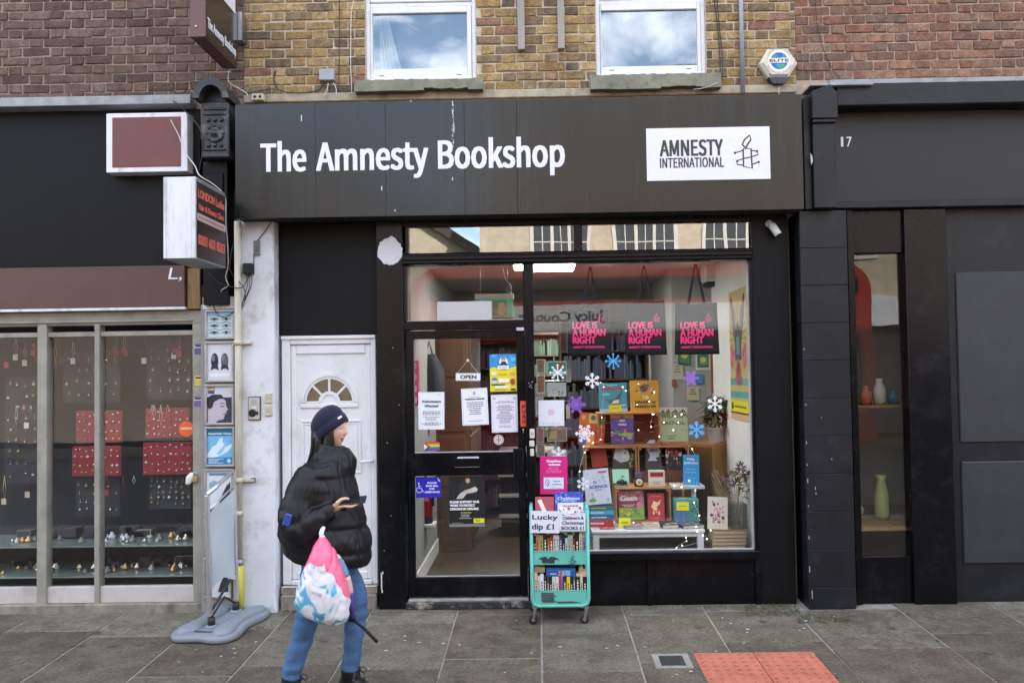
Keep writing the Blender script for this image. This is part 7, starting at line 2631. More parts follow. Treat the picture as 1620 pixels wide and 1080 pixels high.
# small stickers
sheet_thing('flag_sticker', 'small rainbow pride flag sticker low on the upper door glass', 'sticker', (671, 699, 695.5, 713), YN, '#d8c23a',
   [('r', 0, .83, 1, 1, '#c83a34'), ('r', 0, .66, 1, .83, '#e08a34'), ('r', 0, .5, 1, .66, '#d8d04a'), ('r', 0, .33, 1, .5, '#4a9a54'), ('r', 0, .16, 1, .33, '#3a5aa8'), ('r', 0, 0, 1, .16, '#7a3a8a'), ('p', [(0, 0), (.40, .5), (0, 1)], '#2a2622'), ('p', [(0, .1), (.30, .5), (0, .9)], '#c89aa8'), ('p', [(0, .22), (.2, .5), (0, .78)], W_)], roll=-1)
x, z = P(788.5, 696)
mb = MB()
mb.lathe([(.040, 0), (.040, .001)], (x, YN + .001, z), flat('#e0d0d0'), 24, 'y')
mb.disc(x, z, .034, YN - .0003, flat('#6a2a34'), n=24)
mb.disc(x, z, .030, YN - .0006, flat('#e0d0d0'), n=24)
mb.rect(x - .003, x + .003, z - .03, z + .03, YN - .0009, flat('#8a3a44'))
for dz in (-.009, .0, .009):
 mb.rect(x - .02, x + .02, z + dz - .002, z + dz + .002, YN - .001, flat('#8a3a44'))
mb.build('round_sticker', label='round white and maroon sticker under the list of dates', cat='sticker')
sheet_thing('letterbox_label', 'thin white label strip above the letter plate', 'label', (724, 722, 757.5, 727.5), .0185, '#c9cdda', [('l', .05, .2, .95, .8, 1, '#8a8ea0')])
st, w, h = sheet_thing('assistance_sticker', 'blue sticker with white wheelchair symbol low on the door glass', 'sticker', (657.5, 754.5, 697.5, 786.5), YN, '#1c1bb0',
   [('t', 'PLEASE', .47, .83, .68, .09, '#dfe2f4', .006), ('t', 'RING BELL', .41, .90, .53, .09, '#dfe2f4', .006), ('t', 'FOR', .55, .75, .385, .09, '#dfe2f4', .006), ('t', 'ASSISTANCE', .36, .95, .23, .09, '#dfe2f4', .006),
   ('d', .13, .70, .03, .04, W_), ('s', [(.13, .64), (.14, .46), (.24, .46), (.29, .28), (.34, .30)], .025, W_), ('s', [(.14, .56), (.22, .56)], .022, W_),
   ('s', [(.14 + .105 * math.cos(math.radians(a)), .38 + .13 * math.sin(math.radians(a))) for a in range(120, 350, 20)], .022, W_), ('p', [(.86, .99), (.995, .80), (.92, .78)], '#c8cce4')])
pw, w, h = sheet_thing('appeal_poster', 'black appeal poster with bold white lettering on the lower door glass', 'poster', (710.5, 754, 767, 832), .043, '#121416',
   [('p', [(.26, .66), (.3, .86), (.42, .93), (.62, .93), (.74, .86), (.76, .70), (.6, .66)], '#23271f'), ('d', .52, .955, .08, .04, '#5a3626'), ('d', .53, .92, .06, .05, '#c89a84'), ('p', [(.2, .56), (.3, .66), (.45, .73), (.6, .76), (.74, .80), (.78, .74), (.7, .68), (.5, .66), (.38, .56)], '#b8b6b4'), ('d', .5, .70, .07, .04, '#c8a898'), ('d', .72, .74, .08, .05, '#c8c6c4'),
   ('t', 'PLEASE SUPPORT OUR', .03, .84, .475, .045, '#e4e4e4', .005), ('t', 'WORK TO PROTECT', .03, .72, .405, .045, '#e4e4e4', .005), ('t', 'CIVILIANS IN UKRAINE', .03, .82, .335, .045, '#e4e4e4', .005),
   ('l', .28, .26, .66, .30, 1, '#c8c030'), ('l', .28, .15, .62, .255, 3, '#b8b8b8'), ('l', .04, .065, .44, .085, 1, '#b8b030'), ('r', .68, .07, .98, .165, '#dfdc2c'), ('l', .72, .09, .88, .15, 2, '#4a4820'), ('r', 0, -.0, 1, .055, '#7d7f84')])
# bells on the mullion
for (a, b, c, d, lb) in ((838, 678, 846, 693, 'white bell push on the mullion between door and window, the upper of three plates'), (837.5, 696.5, 845.5, 706, 'small white plate with a rounded corner, middle of the three on the mullion'), (838.5, 709.5, 845, 721, 'cream plate lowest of the three on the mullion')):
 q = Q(a, b, c, d, -.005)
 t = thing('bell_push', lb, 'doorbell', ((q[0] + q[1]) / 2, -.004, q[2]), group='plates on the mullion')
 mb = MB()
 mb.box(q[0], q[1], -.016, .001, q[2], q[3], flat('#d2cfc4'), .005)
 mb.build('case', t)
 if b < 690:
  mb = MB()
  mb.lathe([(.014, 0), (.014, .002), (.011, .004), (.010, .001)], ((q[0] + q[1]) / 2, -.016, (q[2] + q[3]) / 2), flat('#bdb9ac'), 14, 'y')
  mb.build('button', t)
mb = MB()
for (px, py) in ((840, 609), (842, 604), (837, 606), (838, 611), (841, 613)):
 x, z = P(px, py)
 mb.box(x - .004, x + .003, -.0015, .001, z - .004, z + .005, flat('#a8a8a8'))
mb.build('sticker_remains', front)['kind'] = 'stuff'
mb = MB()
q = Q(817, 518, 829, 523, .0)
mb.box(q[0], q[1], -.012, .0, q[2], q[3], flat('#b8bac0'), .002)
mb.build('door_contact', label='small pale alarm contact above the door corner', cat='alarm contact')
# ================================================================== on the display glass
t, w, h = sheet_thing('square_plate', 'white rounded square plate with a faint pink camera emblem on the window glass', 'sign', (852, 633, 892.5, 673.5), .0415, '#dcdde6',
   [('s', [(.40, .44), (.60, .44), (.60, .64), (.40, .64), (.40, .44)], .022, '#c46a9a'), ('d', .5, .54, .06, .06, '#c46a9a'), ('d', .5, .54, .035, .035, '#dcdde6'), ('l', .1, .07, .9, .12, 1, '#a8a8b8')], roll=.5)
t, w, h = sheet_thing('donations_poster', 'bright pink poster welcoming donations on the window glass', 'poster', (854.5, 721.5, 897.5, 781), .042, '#d81a80',
   [('t', 'Donations', .25, .77, .845, .062, '#f4d8e8', .008), ('t', 'welcome', .31, .73, .755, .062, '#f4d8e8', .008), ('l', .18, .55, .82, .72, 4, '#e884b8'), ('r', .13, .14, .86, .44, '#dce0ee'), ('s', [(.22, .22), (.2, .3), (.24, .38), (.3, .38), (.34, .3), (.28, .2)], .02, '#5a6a8a'), ('s', [(.26, .34), (.3, .26), (.26, .22)], .018, '#5a6a8a'), ('l', .4, .31, .82, .37, 1, '#7a88a8'), ('l', .42, .23, .8, .29, 1, '#7a88a8'), ('l', .4, .16, .82, .18, 1, '#8a8ea0')], roll=.6)
def snow(px, py, r_px, col, label, kind=0):
 x, z = P(px, py)
 r = r_px / 198.5
 mb = MB()
 m = flat(col)
 y = .0435
 for k in range(6 if kind != 2 else 8):
  a = 2 * PI * k / (6 if kind != 2 else 8) + PI / 6 * (kind == 0)
  d = (math.cos(a), math.sin(a))
  wv = r * (.07 if kind != 2 else .06)
  y -= .0001
  mb.stroke([(x, z), (x + d[0] * r * .95, z + d[1] * r * .95)], wv * 2, y, m)
  for q_, L in ((.5, .3), (.74, .22)) if kind == 0 else ((.72, .26), (.45, .22)) if kind == 1 else ((.8, .18),):
   for s in (-1, 1):
    b = a + s * PI / 3.4
    p = (x + d[0] * r * q_, z + d[1] * r * q_)
    mb.stroke([p, (p[0] + math.cos(b) * r * L, p[1] + math.sin(b) * r * L)], wv * 1.7, y - .00004, m)
  if kind:
   mb.disc(x + d[0] * r * .93, z + d[1] * r * .93, r * .11, y - .00006, m, n=8)
 if kind:
  for k in range(6):
   a = 2 * PI * (k + .5) / 6
   mb.stroke([(x, z), (x + math.cos(a) * r * .55, z + math.sin(a) * r * .55)], r * .1, y - .0002, m)
   mb.disc(x + math.cos(a) * r * .58, z + math.sin(a) * r * .58, r * .09, y - .0003, m, n=8)
  mb.disc(x, z, r * .22, y - .0003, m, n=10)
 return mb.build('snowflake_sticker', label=label, cat='sticker', group='snowflake stickers on the window')
snow(882.5, 589, 13, '#d6ecec', 'pale ornate snowflake sticker in front of the green postcard', 2)
snow(937.5, 602, 13, '#f0f2f4', 'plain white snowflake sticker beside the blue picture book')
snow(971, 571, 12.5, '#4aa6e0', 'blue ornate snowflake sticker just under the first tote bag', 2)
snow(912, 640, 14.5, '#8a5ac0', 'purple snowflake sticker next to the white square plate', 1)
snow(925.5, 686, 15, '#f0e4e6', 'white ornate snowflake sticker over the patchwork orange book', 1)
snow(884, 719.5, 13, '#eceff2', 'white snowflake sticker overlapping the top of the pink poster')
snow(923, 766, 11, '#e8ecf0', 'small white snowflake sticker beside the science book')
snow(1094.5, 598, 12.5, '#9a6ad0', 'purple ornate snowflake sticker in front of the pinned tag', 1)
snow(1133, 639, 13.5, '#f2f4f4', 'white snowflake sticker in front of the pot plant')
snow(1103.5, 680, 14, '#55b4f0', 'light blue snowflake sticker beside the pale green art book')
# ================================================================== book trolley
M_mint = mat('mint_enamel', '#66bcae', .38, .06, 4, dirt=(.10, .28, .26), dirt_amt=.3, dirt_scale=6)
YT0, YT1 = -.40, -.08
gz = ground(-.25)
tx0, tx1 = P(841, 880, YT0)[0], P(930.5, 880, YT0)[0]
tr = thing('book_trolley', 'mint green three tier trolley of second hand books on the pavement', 'trolley', ((tx0 + tx1) / 2, -.24, gz))
zt_tr = P(885, 806, YT0)[1]
zb_tr = P(885, 958, YT0)[1]
mb = MB()
rT = .0125
for y in (YT0, YT1):
 pts = [(tx0, y, zt_tr), (tx0, y, zb_tr + .05), (tx0 + .01, y, zb_tr + .015), (tx0 + .045, y, zb_tr), (tx1 - .045, y, zb_tr), (tx1 - .01, y, zb_tr + .015), (tx1, y, zb_tr + .05), (tx1, y, zt_tr)]
 mb.tube(pts, rT, M_mint, 8)
for x in (tx0, tx1):
 mb.tube([(x, YT0, zt_tr), (x, (YT0 + YT1) / 2, zt_tr + .012), (x, YT1, zt_tr)], rT, M_mint, 8)
mb.build('tube_frame', tr)
def tray(zb, zt, nm):
 mb = MB()
 x0, x1 = tx0 + rT + .001, tx1 - rT - .001
 y0, y1 = YT0 + .004, YT1 - .004
 w = .004
 mb.box(x0, x1, y0, y1, zb, zb + w, M_mint)
 mb.box(x0, x1, y0 - .003, y0 + .001, zb + .001, zt, M_mint, .002)
 mb.box(x0, x1, y1 - .001, y1 + .003, zb + .001, zt, M_mint, .002)
 mb.box(x0 - .0005, x0 + w, y0 + .002, y1 - .002, zb + .0045, zt, M_mint)
 mb.box(x1 - w, x1 + .0005, y0 + .002, y1 - .002, zb + .0045, zt, M_mint)
 mb.tube([(x0, y0 - .002, zt), (x1, y0 - .002, zt)], .004, M_mint, 6)
 return mb.build(nm, tr)
zm1, zm0 = P(885, 871.5, YT0)[1], P(885, 893, YT0)[1]
zl1, zl0 = P(885, 934, YT0)[1], P(885, 955.5, YT0)[1]
zu1, zu0 = P(885, 822, YT0)[1], P(885, 842, YT0)[1]
t1 = tray(zu0, zu1, 'tray')
t2 = tray(zm0, zm1, 'tray')
t3 = tray(zl0, zl1, 'tray')
# painted black drawings on the trays
M_draw = mat('black_marker_paint', (.03, .04, .045), .6, .2)
yd = YT0 - .0002
def tp(px, py):
 return P(px, py, yd)
mb = MB()
mb.xz([tp(851, 884), tp(858, 880.5), tp(864, 880), tp(867, 884), tp(871, 880), tp(878, 880.5), tp(886, 885), tp(878, 885), tp(877, 890.5), tp(858, 890.5), tp(857, 885)], yd - .0006, M_draw)
cx, cz = tp(905.5, 885)
candle(mb, cx, cz - .012, .085, yd - .0007, M_draw, .005)
mb.build('drawing', t2)
mb = MB()
for k in range(6):
 a0, b0 = tp(856 + (k % 2) * 1.5, 938 + k * 2.6)
 a1, _ = tp(876 + (k % 3) * 2, 938)
 mb.rect(a0, a1, b0 - .004, b0 + .003, yd - .0006 - .0001 * k, M_draw)
mb.xz([tp(856, 937), tp(875, 937), tp(876, 953), tp(858, 953)], yd - .0005, mat('grey_marker_paint', (.10, .16, .17), .6, .3, 30))
mb.xz([tp(880, 951), tp(905, 950.5), tp(921, 952.5), tp(905, 953.5), tp(882, 953.5)], yd - .0006, M_draw)
mb.build('drawing', t3)
# castors
M_tyre = mat('black_rubber', (.012, .012, .012), .6, .1)
for x in (tx0 + .02, tx1 - .02):
 for y in (YT0 + .01, YT1 - .01):
  mb = MB()
  zw = ground(y) + .034
  mb.box(x - .016, x + .016, y - .014, y + .014, zb_tr - .02, zb_tr - .008, M_steel, .002)
  for s in (-1, 1):
   mb.prism([(x - .012, zb_tr - .018), (x + .012, zb_tr - .018), (x + .002 - .012, zw - .01), (x - .022, zw - .008)], y + s * .014 - .0015, y + s * .014 + .0015, M_steel)
  c = mb.build('castor', tr)
  mb = MB()
  mb.lathe([(.026, -.011), (.033, -.009), (.033, .009), (.026, .011)], (x - .014, y, zw), M_tyre, 18, 'y')
  mb.build('wheel', c)
  mb = MB()
  mb.lathe([(.014, .0), (.012, .003)], (x - .014, y - .0112, zw), M_steel, 12, 'y')
  mb.build('hub', c)
def spine_row(cols, pxa, pxb, zb, ytop, yface, labelfmt, group, seed):
 r = random.Random(seed)
 ws = [c[1] for c in cols]
 tot = sum(ws)
 xa, xb = P(pxa, 870, yface)[0], P(pxb, 870, yface)[0]
 x = xa
 n = 0
 for (c, wd, hh, tilt) in cols:
  w = (xb - xa) * wd / tot
  z1 = P(885, hh, yface)[1]
  t = thing('book', labelfmt % LBL[group][n], 'book', (x + w / 2, yface, zb), group=group)
  n += 1
  h = z1 - zb
  ins = .0008
  d = r.uniform(0, .008)
  mb = MB()
  y0, y1 = yface + d, yface + d + .13
  m = flat(c)
  mb.box(x + ins, x + w - ins, y0, y0 + .004, zb + .001, z1, m, min(.002, w * .2))
  mb.box(x + ins, x + ins + .002, y0 + .004, y1, zb + .001, z1, m)
  mb.box(x + w - ins - .002, x + w - ins, y0 + .004, y1, zb + .001, z1, m)
  mb.build('cover', t)
  mb = MB()
  mb.box(x + ins + .002, x + w - ins - .002, y0 + .004, y1 - .004, zb + .003, z1 - .004, M_page)
  mb.build('page_block', t)
  mb = MB()
  lum = sum(hx(c)) / 3
  inkc = '#e4ddcc' if lum < .22 else '#3a3434'
  xc = x + w / 2
  k = zb + h * r.uniform(.12, .25)
  e = zb + h * r.uniform(.7, .9)
  while k < e:
   L = h * r.uniform(.04, .12)
   mb.rect(xc - w * .16, xc + w * .16, k, min(e, k + L), y0 - .0005, flat(inkc))
   k += L + h * .03
  if r.random() < .5:
   mb.rect(x + ins, x + w - ins, zb + h * .05, zb + h * .09, y0 - .0004, flat(r.choice(['#b83a34', '#d8c8a0', '#3a5a8a', '#e8e4dc'])))
  mb.build('spine_lettering', t)
  x += w
G2, G3 = 'books on the middle tray', 'books on the bottom tray'
LBL = {G2: ['black spine at the end of the row', 'orange spine, second from the door end', 'tan spine beside the orange one', 'wide black spine with white lettering', 'narrow brown orange spine', 'red spine with a white top', 'pale mint spine beside the red one', 'thin white spine in the middle', 'navy spine in the middle of the row', 'narrow black spine beside the navy one', 'lavender white short spine', 'grey green spine', 'thin cream spine', 'short brown spine', 'wide very dark spine', 'tall cream spine near the window end', 'blue grey short spine at the window end'],
 G3: ['first cream spine at the door end', 'second, slightly shorter cream spine', 'white spine with blue lettering', 'black spine beside the white one', 'dark brown narrow spine', 'black narrow spine under the big blue book', 'off white spine under the big blue book', 'pale green white spine', 'pink and red spine', 'half blue, half red spine', 'short dark brown spine', 'bright yellow spine', 'black spine next to the yellow one', 'slate grey spine', 'wide black spine with white marks', 'narrow cream spine near the window end', 'dark brown spine at the window end']}
row2 = [('#1c1a1a', .8, 847, 0), ('#d08a48', 1.05, 845, 0), ('#c4a868', 1.25, 846, 0), ('#1e1c1c', 1.4, 846, 0), ('#9a6a3a', .7, 850, 0), ('#a8262c', 1.2, 847, 0), ('#c4dcd6', 1.1, 845, 0), ('#e2e0da', .9, 846, 0), ('#232a58', 1.0, 846, 0), ('#1a1a1e', .9, 848, 0), ('#c4c4d8', .9, 851, 0), ('#a8bcb4', .9, 846, 0), ('#d8cfb0', .7, 847, 0), ('#5a3a30', .8, 852, 0), ('#161416', 1.3, 843, 0), ('#dccfae', 1.1, 842, 0), ('#7a86ac', 1.2, 850, 0)]
row3 = [('#d2c6ac', 1.1, 905, 0), ('#dad0bc', .8, 910, 0), ('#dcdee8', 1.2, 907, 0), ('#1c1a1c', 1.0, 914, 0), ('#4a3224', .8, 912, 0), ('#1e1c1e', .9, 912, 0), ('#d0cec8', 1.1, 911, 0), ('#c4d8cc', 1.1, 911, 0), ('#c83a54', .7, 911, 0), ('#8a6aa8', .7, 911, 0), ('#33221c', 1.1, 914, 0), ('#e0cc2a', 1.2, 911, 0), ('#1e1c1c', .9, 913, 0), ('#4a525e', .8, 913, 0), ('#161618', 1.5, 913, 0), ('#d6cab0', .9, 909, 0), ('#241c1c', 1.4, 913, 0)]
YF = YT0 + .022
spine_row(row2, 844.5, 927.5, zm0 + .005, 845, YF, 'book on the middle trolley tray, %s', G2, 41)
spine_row(row3, 844.5, 928, zl0 + .005, 905, YF, 'book on the bottom trolley tray, %s', G3, 42)
def lying(a, b, c, d, y0, dp_, col, label, tilt=0):
 q = Q(a, b, c, d, y0)
 t = thing('book', label, 'book', ((q[0] + q[1]) / 2, y0, q[2]), (0, math.radians(tilt), 0), 'books lying across the bottom tray')
 w, h = q[1] - q[0], q[3] - q[2]
 mb = MB()
 m = flat(col)
 mb.box(-w / 2, w / 2, 0, .004, 0, h, m, .002)
 mb.box(-w / 2, w / 2, .004, dp_, 0, .003, m)
 mb.box(-w / 2, w / 2, .004, dp_, h - .003, h, m)
 mb.build('cover', t, local=True)
 mb = MB()
 mb.box(-w / 2 + .003, w / 2 - .003, .004, dp_ - .004, .003, h - .003, M_page)
 mb.build('page_block', t, local=True)
 return t, w, h
t, w, h = lying(864, 898.5, 910.5, 911.3, YF + .004, .16, '#1f5a9c', 'thick blue book lying across the spines on the bottom tray', 1)
mb = MB()
paint_ops(mb, w, h, [('r', .42, .1, .62, .7, '#b8a8b0'), ('d', .5, .4, .06, .3, '#8a6a6a'), ('r', .64, .15, .82, .75, '#7ab0d0'), ('l', .12, .2, .36, .45, 1, W_), ('r', 0, .75, 1, .8, '#5a8ac0')])
mb.build('spine_print', t, local=True)
lying(845, 896.5, 862, 905, YF + .004, .12, '#a08a68', 'brown paper covered book lying across the cream spines', 3)
lying(911.5, 907, 919, 911.5, YF + .004, .1, '#c8b890', 'small cream book wedged beside the thick blue one', 0)
lying(914.5, 896, 920.5, 906.5, YF + .01, .1, '#b09a74', 'tan pamphlet standing crooked on the spines at the window end', 14)
lying(919, 904, 928, 912, YF + .004, .1, '#cbb98e', 'pale tan book lying at the window end of the bottom tray', -2)
# books and signs on the top tray
book(847.5, 790, 877, 842, -.34, '#b4525c', 'dusty red clothbound book with a white tag on the top trolley tray', [('p', [(.12, .90), (.32, .94), (.62, .56), (.42, .5)], '#e6e2e4'), ('s', [(.3, .98), (.3, 1.0)], .01, W_)], zbase=zu0 + .004, group='children\'s books on the top tray', th=.03, lean=6)
book(878.5, 783, 923.5, 842, -.33, '#3d4fb4', 'blue children\'s Christmas book on the top trolley tray', [('b', .02, .6, .98, .98, 26, ['#4a5ec8', '#5a78d8', '#7a96e0', '#3a46a0'], 51), ('p', [(.2, .75), (.5, .88), (.8, .75)], '#8aa8e0'), ('t', 'Christmas', .1, .88, .80, .075, '#c8d4f0', .005), ('r', .1, .42, 1, .72, '#d8dfe8'), ('l', .22, .58, .85, .68, 1, '#d0585a'), ('b', .15, .44, .95, .58, 14, ['#d87a7a', '#e0a8a0', '#c85a5a', '#eef0f4'], 52)], zbase=zu0 + .004, group='children\'s books on the top tray', th=.02, lean=6)
M_hand = '#3c3a66'
sg, w, h = sheet_thing('hand_lettered_sign', 'hand lettered lucky dip card on the front of the trolley', 'sign', (839.5, 808, 885, 842.5), YT0 - .018, '#dfe2ea', [('t', 'Lucky', .06, .93, .62, .22, M_hand, .012), ('t', 'dip £1', .05, .8, .17, .26, M_hand, .012)], roll=1.5, group='hand lettered price signs on the trolley', th=.002)
sg2, w, h = sheet_thing('hand_lettered_sign', "hand lettered card for children's and Christmas books on the trolley front", 'sign', (885.5, 811.5, 926, 839.5), YT0 - .016, '#e2e4ec', [('s', [(.05, .93), (.2, .88), (.12, .97)], .02, '#7a4a9a'), ('s', [(.38, .93), (.5, .97), (.6, .9)], .03, '#d88a9a'), ('s', [(.8, .95), (.9, .88)], .02, '#7a8ab0'), ('t', "Children's &", .12, .93, .66, .17, M_hand, .007), ('t', 'Christmas', .09, .93, .38, .19, M_hand, .007), ('t', 'BOOKS £1', .07, .93, .08, .20, M_hand, .007)], roll=.5, group='hand lettered price signs on the trolley', th=.002)
# ================================================================== grey pavement sign stand
M_gpl = mat('grey_moulded_plastic', (.22, .25, .285), .5, .08, 4, dirt=(.20, .21, .22), dirt_amt=.35)
M_gpl2 = mat('black_plastic', (.02, .02, .022), .5, .1)
sbx, sby = G(352, 992)
ss = thing('sign_stand', 'empty pavement sign stand on a grey moulded base leaning by the drainpipe', 'sign stand', (sbx, sby, ground(sby)), (SLOPE, 0, math.radians(-9)))
mb = MB()
def base_outline(k=1.0):
 out = []
 for i in range(64):
  a = 2 * PI * i / 64
  c, s = math.cos(a), math.sin(a)
  rx, ry = .265, .37
  e = .5
  u = (abs(c) ** e) * (1 if c > 0 else -1)
  v = (abs(s) ** e) * (1 if s > 0 else -1)
  waist = 1 - .20 * math.exp(-(v / .42) ** 2) * 1.0
  hol = 1 - .09 * math.exp(-(u / .35) ** 2)
  out.append((u * rx * waist * k, v * ry * hol * k))
 return out
bm = mb.bm
prev = None
fs = []
rings = []
for (k, z) in ((.97, .003), (1.0, .014), (1.0, .036), (.975, .048), (.93, .054), (.82, .057)):
 rings.append([bm.verts.new((x, y, z)) for x, y in base_outline(k)])
for a, b in zip(rings, rings[1:]):
 for i in range(64):
  fs.append(bm.faces.new([a[i], a[(i + 1) % 64], b[(i + 1) % 64], b[i]]))
mb._setm(fs, M_gpl, True)
mb._setm([bm.faces.new(rings[-1]), bm.faces.new(rings[0][::-1])], M_gpl)
mb.build('moulded_base', ss, local=True)
for s in (-1, 1):
 mb = MB()
 secs = []
 for k in range(13):
  y = -.36 + .72 * k / 12
  e = math.sin(PI * min(1, (k + .35) / 2.5) / 2) * math.sin(PI * min(1, (12.35 - k) / 2.5) / 2)
  w = (.062 + .045 * abs(y / .36) ** 2) * e
  xx = s * (.135 + .045 * abs(y / .36) ** 1.5)
  secs.append(((xx * .86, y * .90, .054), (w * 1.0, 0, 0), (0, 0, .040 * (.3 + .7 * e))))
 mb.loft(secs, M_gpl, 16)
 mb.build('water_tank_ridge', ss, local=True)
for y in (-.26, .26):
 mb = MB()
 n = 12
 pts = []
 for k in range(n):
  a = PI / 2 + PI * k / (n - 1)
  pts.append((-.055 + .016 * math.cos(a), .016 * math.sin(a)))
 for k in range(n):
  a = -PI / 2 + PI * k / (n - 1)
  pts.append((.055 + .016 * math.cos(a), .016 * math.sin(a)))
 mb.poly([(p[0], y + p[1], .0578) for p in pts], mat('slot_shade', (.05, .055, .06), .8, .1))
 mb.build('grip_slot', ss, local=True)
for y in (-.15, .20):
 mb = MB()
 mb.lathe([(.05, 0), (.045, .012), (.03, .018)], (0, y, .055), M_gpl, 18)
 mb.lathe([(.027, 0), (.027, .055), (.02, .058)], (0, y, .07), M_gpl2, 16)
 mb.build('socket', ss, local=True)
M_al2 = mat('satin_aluminium', (.55, .56, .58), .35, .08, metal=.8)
mb = MB()
zt0_, zt1_ = 1.02, 1.12
for (y, zt2) in ((-.17, 1.02), (.21, 1.14)):
 mb.box(-.014, .014, y - .018, y + .018, .14, zt2, M_al2, .004)
mb.tube([(0, -.17, 1.02), (0, .21, 1.14)], .016, M_al2, 8)
mb.tube([(0, -.17, .90), (0, .21, 1.02)], .008, M_al2, 8)
mb.tube([(0, -.17, .16), (0, .20, .36)], .010, M_gpl2, 8)
mb.tube([(0, .20, .12), (.005, .03, .22), (0, -.14, .13)], .008, M_gpl2, 8)
mb.build('upright_frame', ss, local=True)
mb = MB()
g = []
M_pvc = mat('clouded_plastic_sheet', (.50, .56, .60), .35, .08, 3, dirt=(.4, .42, .44), dirt_amt=.4)
n = 12
for i in range(n + 1):
 row = []
 for j in range(n + 1):
  u, v = i / n, j / n
  y = -.152 + .345 * u
  z = .36 + (.52 + .12 * u) * v + .02 * math.sin(u * 5) * (1 - v) - .06 * (1 - v) * abs(u - .5)
  row.append((.006 + .008 * math.sin(v * 5 + u * 3), y, z))
 g.append(row)
for off in (0, .003):
 vv = [[mb.bm.verts.new((p[0] + off, p[1], p[2])) for p in r] for r in g]
 fs = [mb.bm.faces.new([vv[i][j], vv[i + 1][j], vv[i + 1][j + 1], vv[i][j + 1]]) for i in range(n) for j in range(n)]
 mb._setm(fs, M_pvc, True)
mb.build('plastic_sheet', ss, local=True)
# ================================================================== the walking person
YPs = -1.7
def pp(px, py, dy=0.0):
 x, z = P(px, py, YPs)
 return Vector((x, YPs + dy, z))
M_skin = mat('skin', '#dcb29c', .5, .06, 14, spec=.35)
M_lip = mat('lips', '#b06a62', .45, .05)
M_hair = mat('black_hair', (.012, .010, .009), .45, .3, 40, stretch=(8, 8, 1))
M_jacket = mat('black_puffer_nylon', (.006, .006, .0075), .46, .25, 9, bump=.3, bscale=30, spec=.32)
M_jean = mat('blue_denim', (.06, .135, .285), .85, .3, 7, bump=.35, bscale=160, dirt=(.12, .22, .40), dirt_amt=.6, dirt_scale=3)
M_hat = mat('navy_knit', (.005, .007, .030), .9, .25, 30, bump=.5, bscale=160, sheen=.12)
M_boot = mat('black_boot_leather', (.010, .010, .010), .35, .2, 10)
PR = Vector((pp(515, 900).x, YPs, ground(YPs)))
person = thing('person', 'person in a navy beanie, black puffer jacket and blue jeans walking past with a phone', 'person', PR)
def finish(mb, name, parent, voxel, smooth_it, post=None, mat_fn=None, kind=None, **kw):
 """union of the closed pieces in mb as one continuous skin"""
 me = bpy.data.meshes.new('tmp')
 bmesh.ops.recalc_face_normals(mb.bm, faces=mb.bm.faces)
 mb.bm.to_mesh(me)
 mb.bm.free()
 o = bpy.data.objects.new('tmp', me)
 COL.objects.link(o)
 r = o.modifiers.new('r', 'REMESH')
 r.mode = 'VOXEL'
 r.voxel_size = voxel
 s = o.modifiers.new('s', 'SMOOTH')
 s.factor = .5
 s.iterations = smooth_it
 dg = bpy.context.evaluated_depsgraph_get()
 m2 = bpy.data.meshes.new_from_object(o.evaluated_get(dg))
 bpy.data.objects.remove(o)
 bpy.data.meshes.remove(me)
 if post:
  ns_ = [v.normal.copy() for v in m2.vertices]
  for v, nn in zip(m2.vertices, ns_):
   v.co += nn * post(v.co, nn)
 m2.materials.clear()
 for m in mb.mats:
  m2.materials.append(m)
 for p in m2.polygons:
  p.use_smooth = True
  p.material_index = mat_fn(p.center) if mat_fn else 0
 inv = W[parent.name].inverted() if parent else Matrix.Identity(4)
 org = None
 if parent:
  m2.transform(inv)
 else:
  xs = [v.co for v in m2.vertices]
  org = Vector(((min(c.x for c in xs) + max(c.x for c in xs)) / 2, (min(c.y for c in xs) + max(c.y for c in xs)) / 2, min(c.z for c in xs)))
  m2.transform(Matrix.Translation(-org))
 m2.name = name
 ob = bpy.data.objects.new(name, m2)
 COL.objects.link(ob)
 if parent:
  ob.parent = parent
  W[ob.name] = W[parent.name].copy()
 else:
  ob.location = org
  W[ob.name] = Matrix.Translation(org)
 return tag(ob, kind=kind, **kw)
def resample(secs, n):
 """piecewise smooth interpolation of tuples"""
 out = []
 m = len(secs) - 1
 for k in range(n + 1):
  t = k / n * m
  i = min(int(t), m - 1)
  f = t - i
  p0, p1, p2, p3 = secs[max(i - 1, 0)], secs[i], secs[i + 1], secs[min(i + 2, m)]
  out.append(tuple(.5 * (2 * b + (c - a) * f + (2 * a - 5 * b + 4 * c - d) * f * f + (3 * b - a - 3 * c + d) * f ** 3) for a, b, c, d in zip(p0, p1, p2, p3)))
 return out
def limb(mb, secs, m, n=24, seg=18, puff=None, flat_=1.0):
 """secs: px, py, dy, radius"""
 rs = resample(secs, n)
 pts = [pp(s[0], s[1], s[2]) for s in rs]
 rad = [s[3] * (1 + (puff(k / n) if puff else 0)) for k, s in enumerate(rs)]
 mb.tube(pts, rad, m, seg)
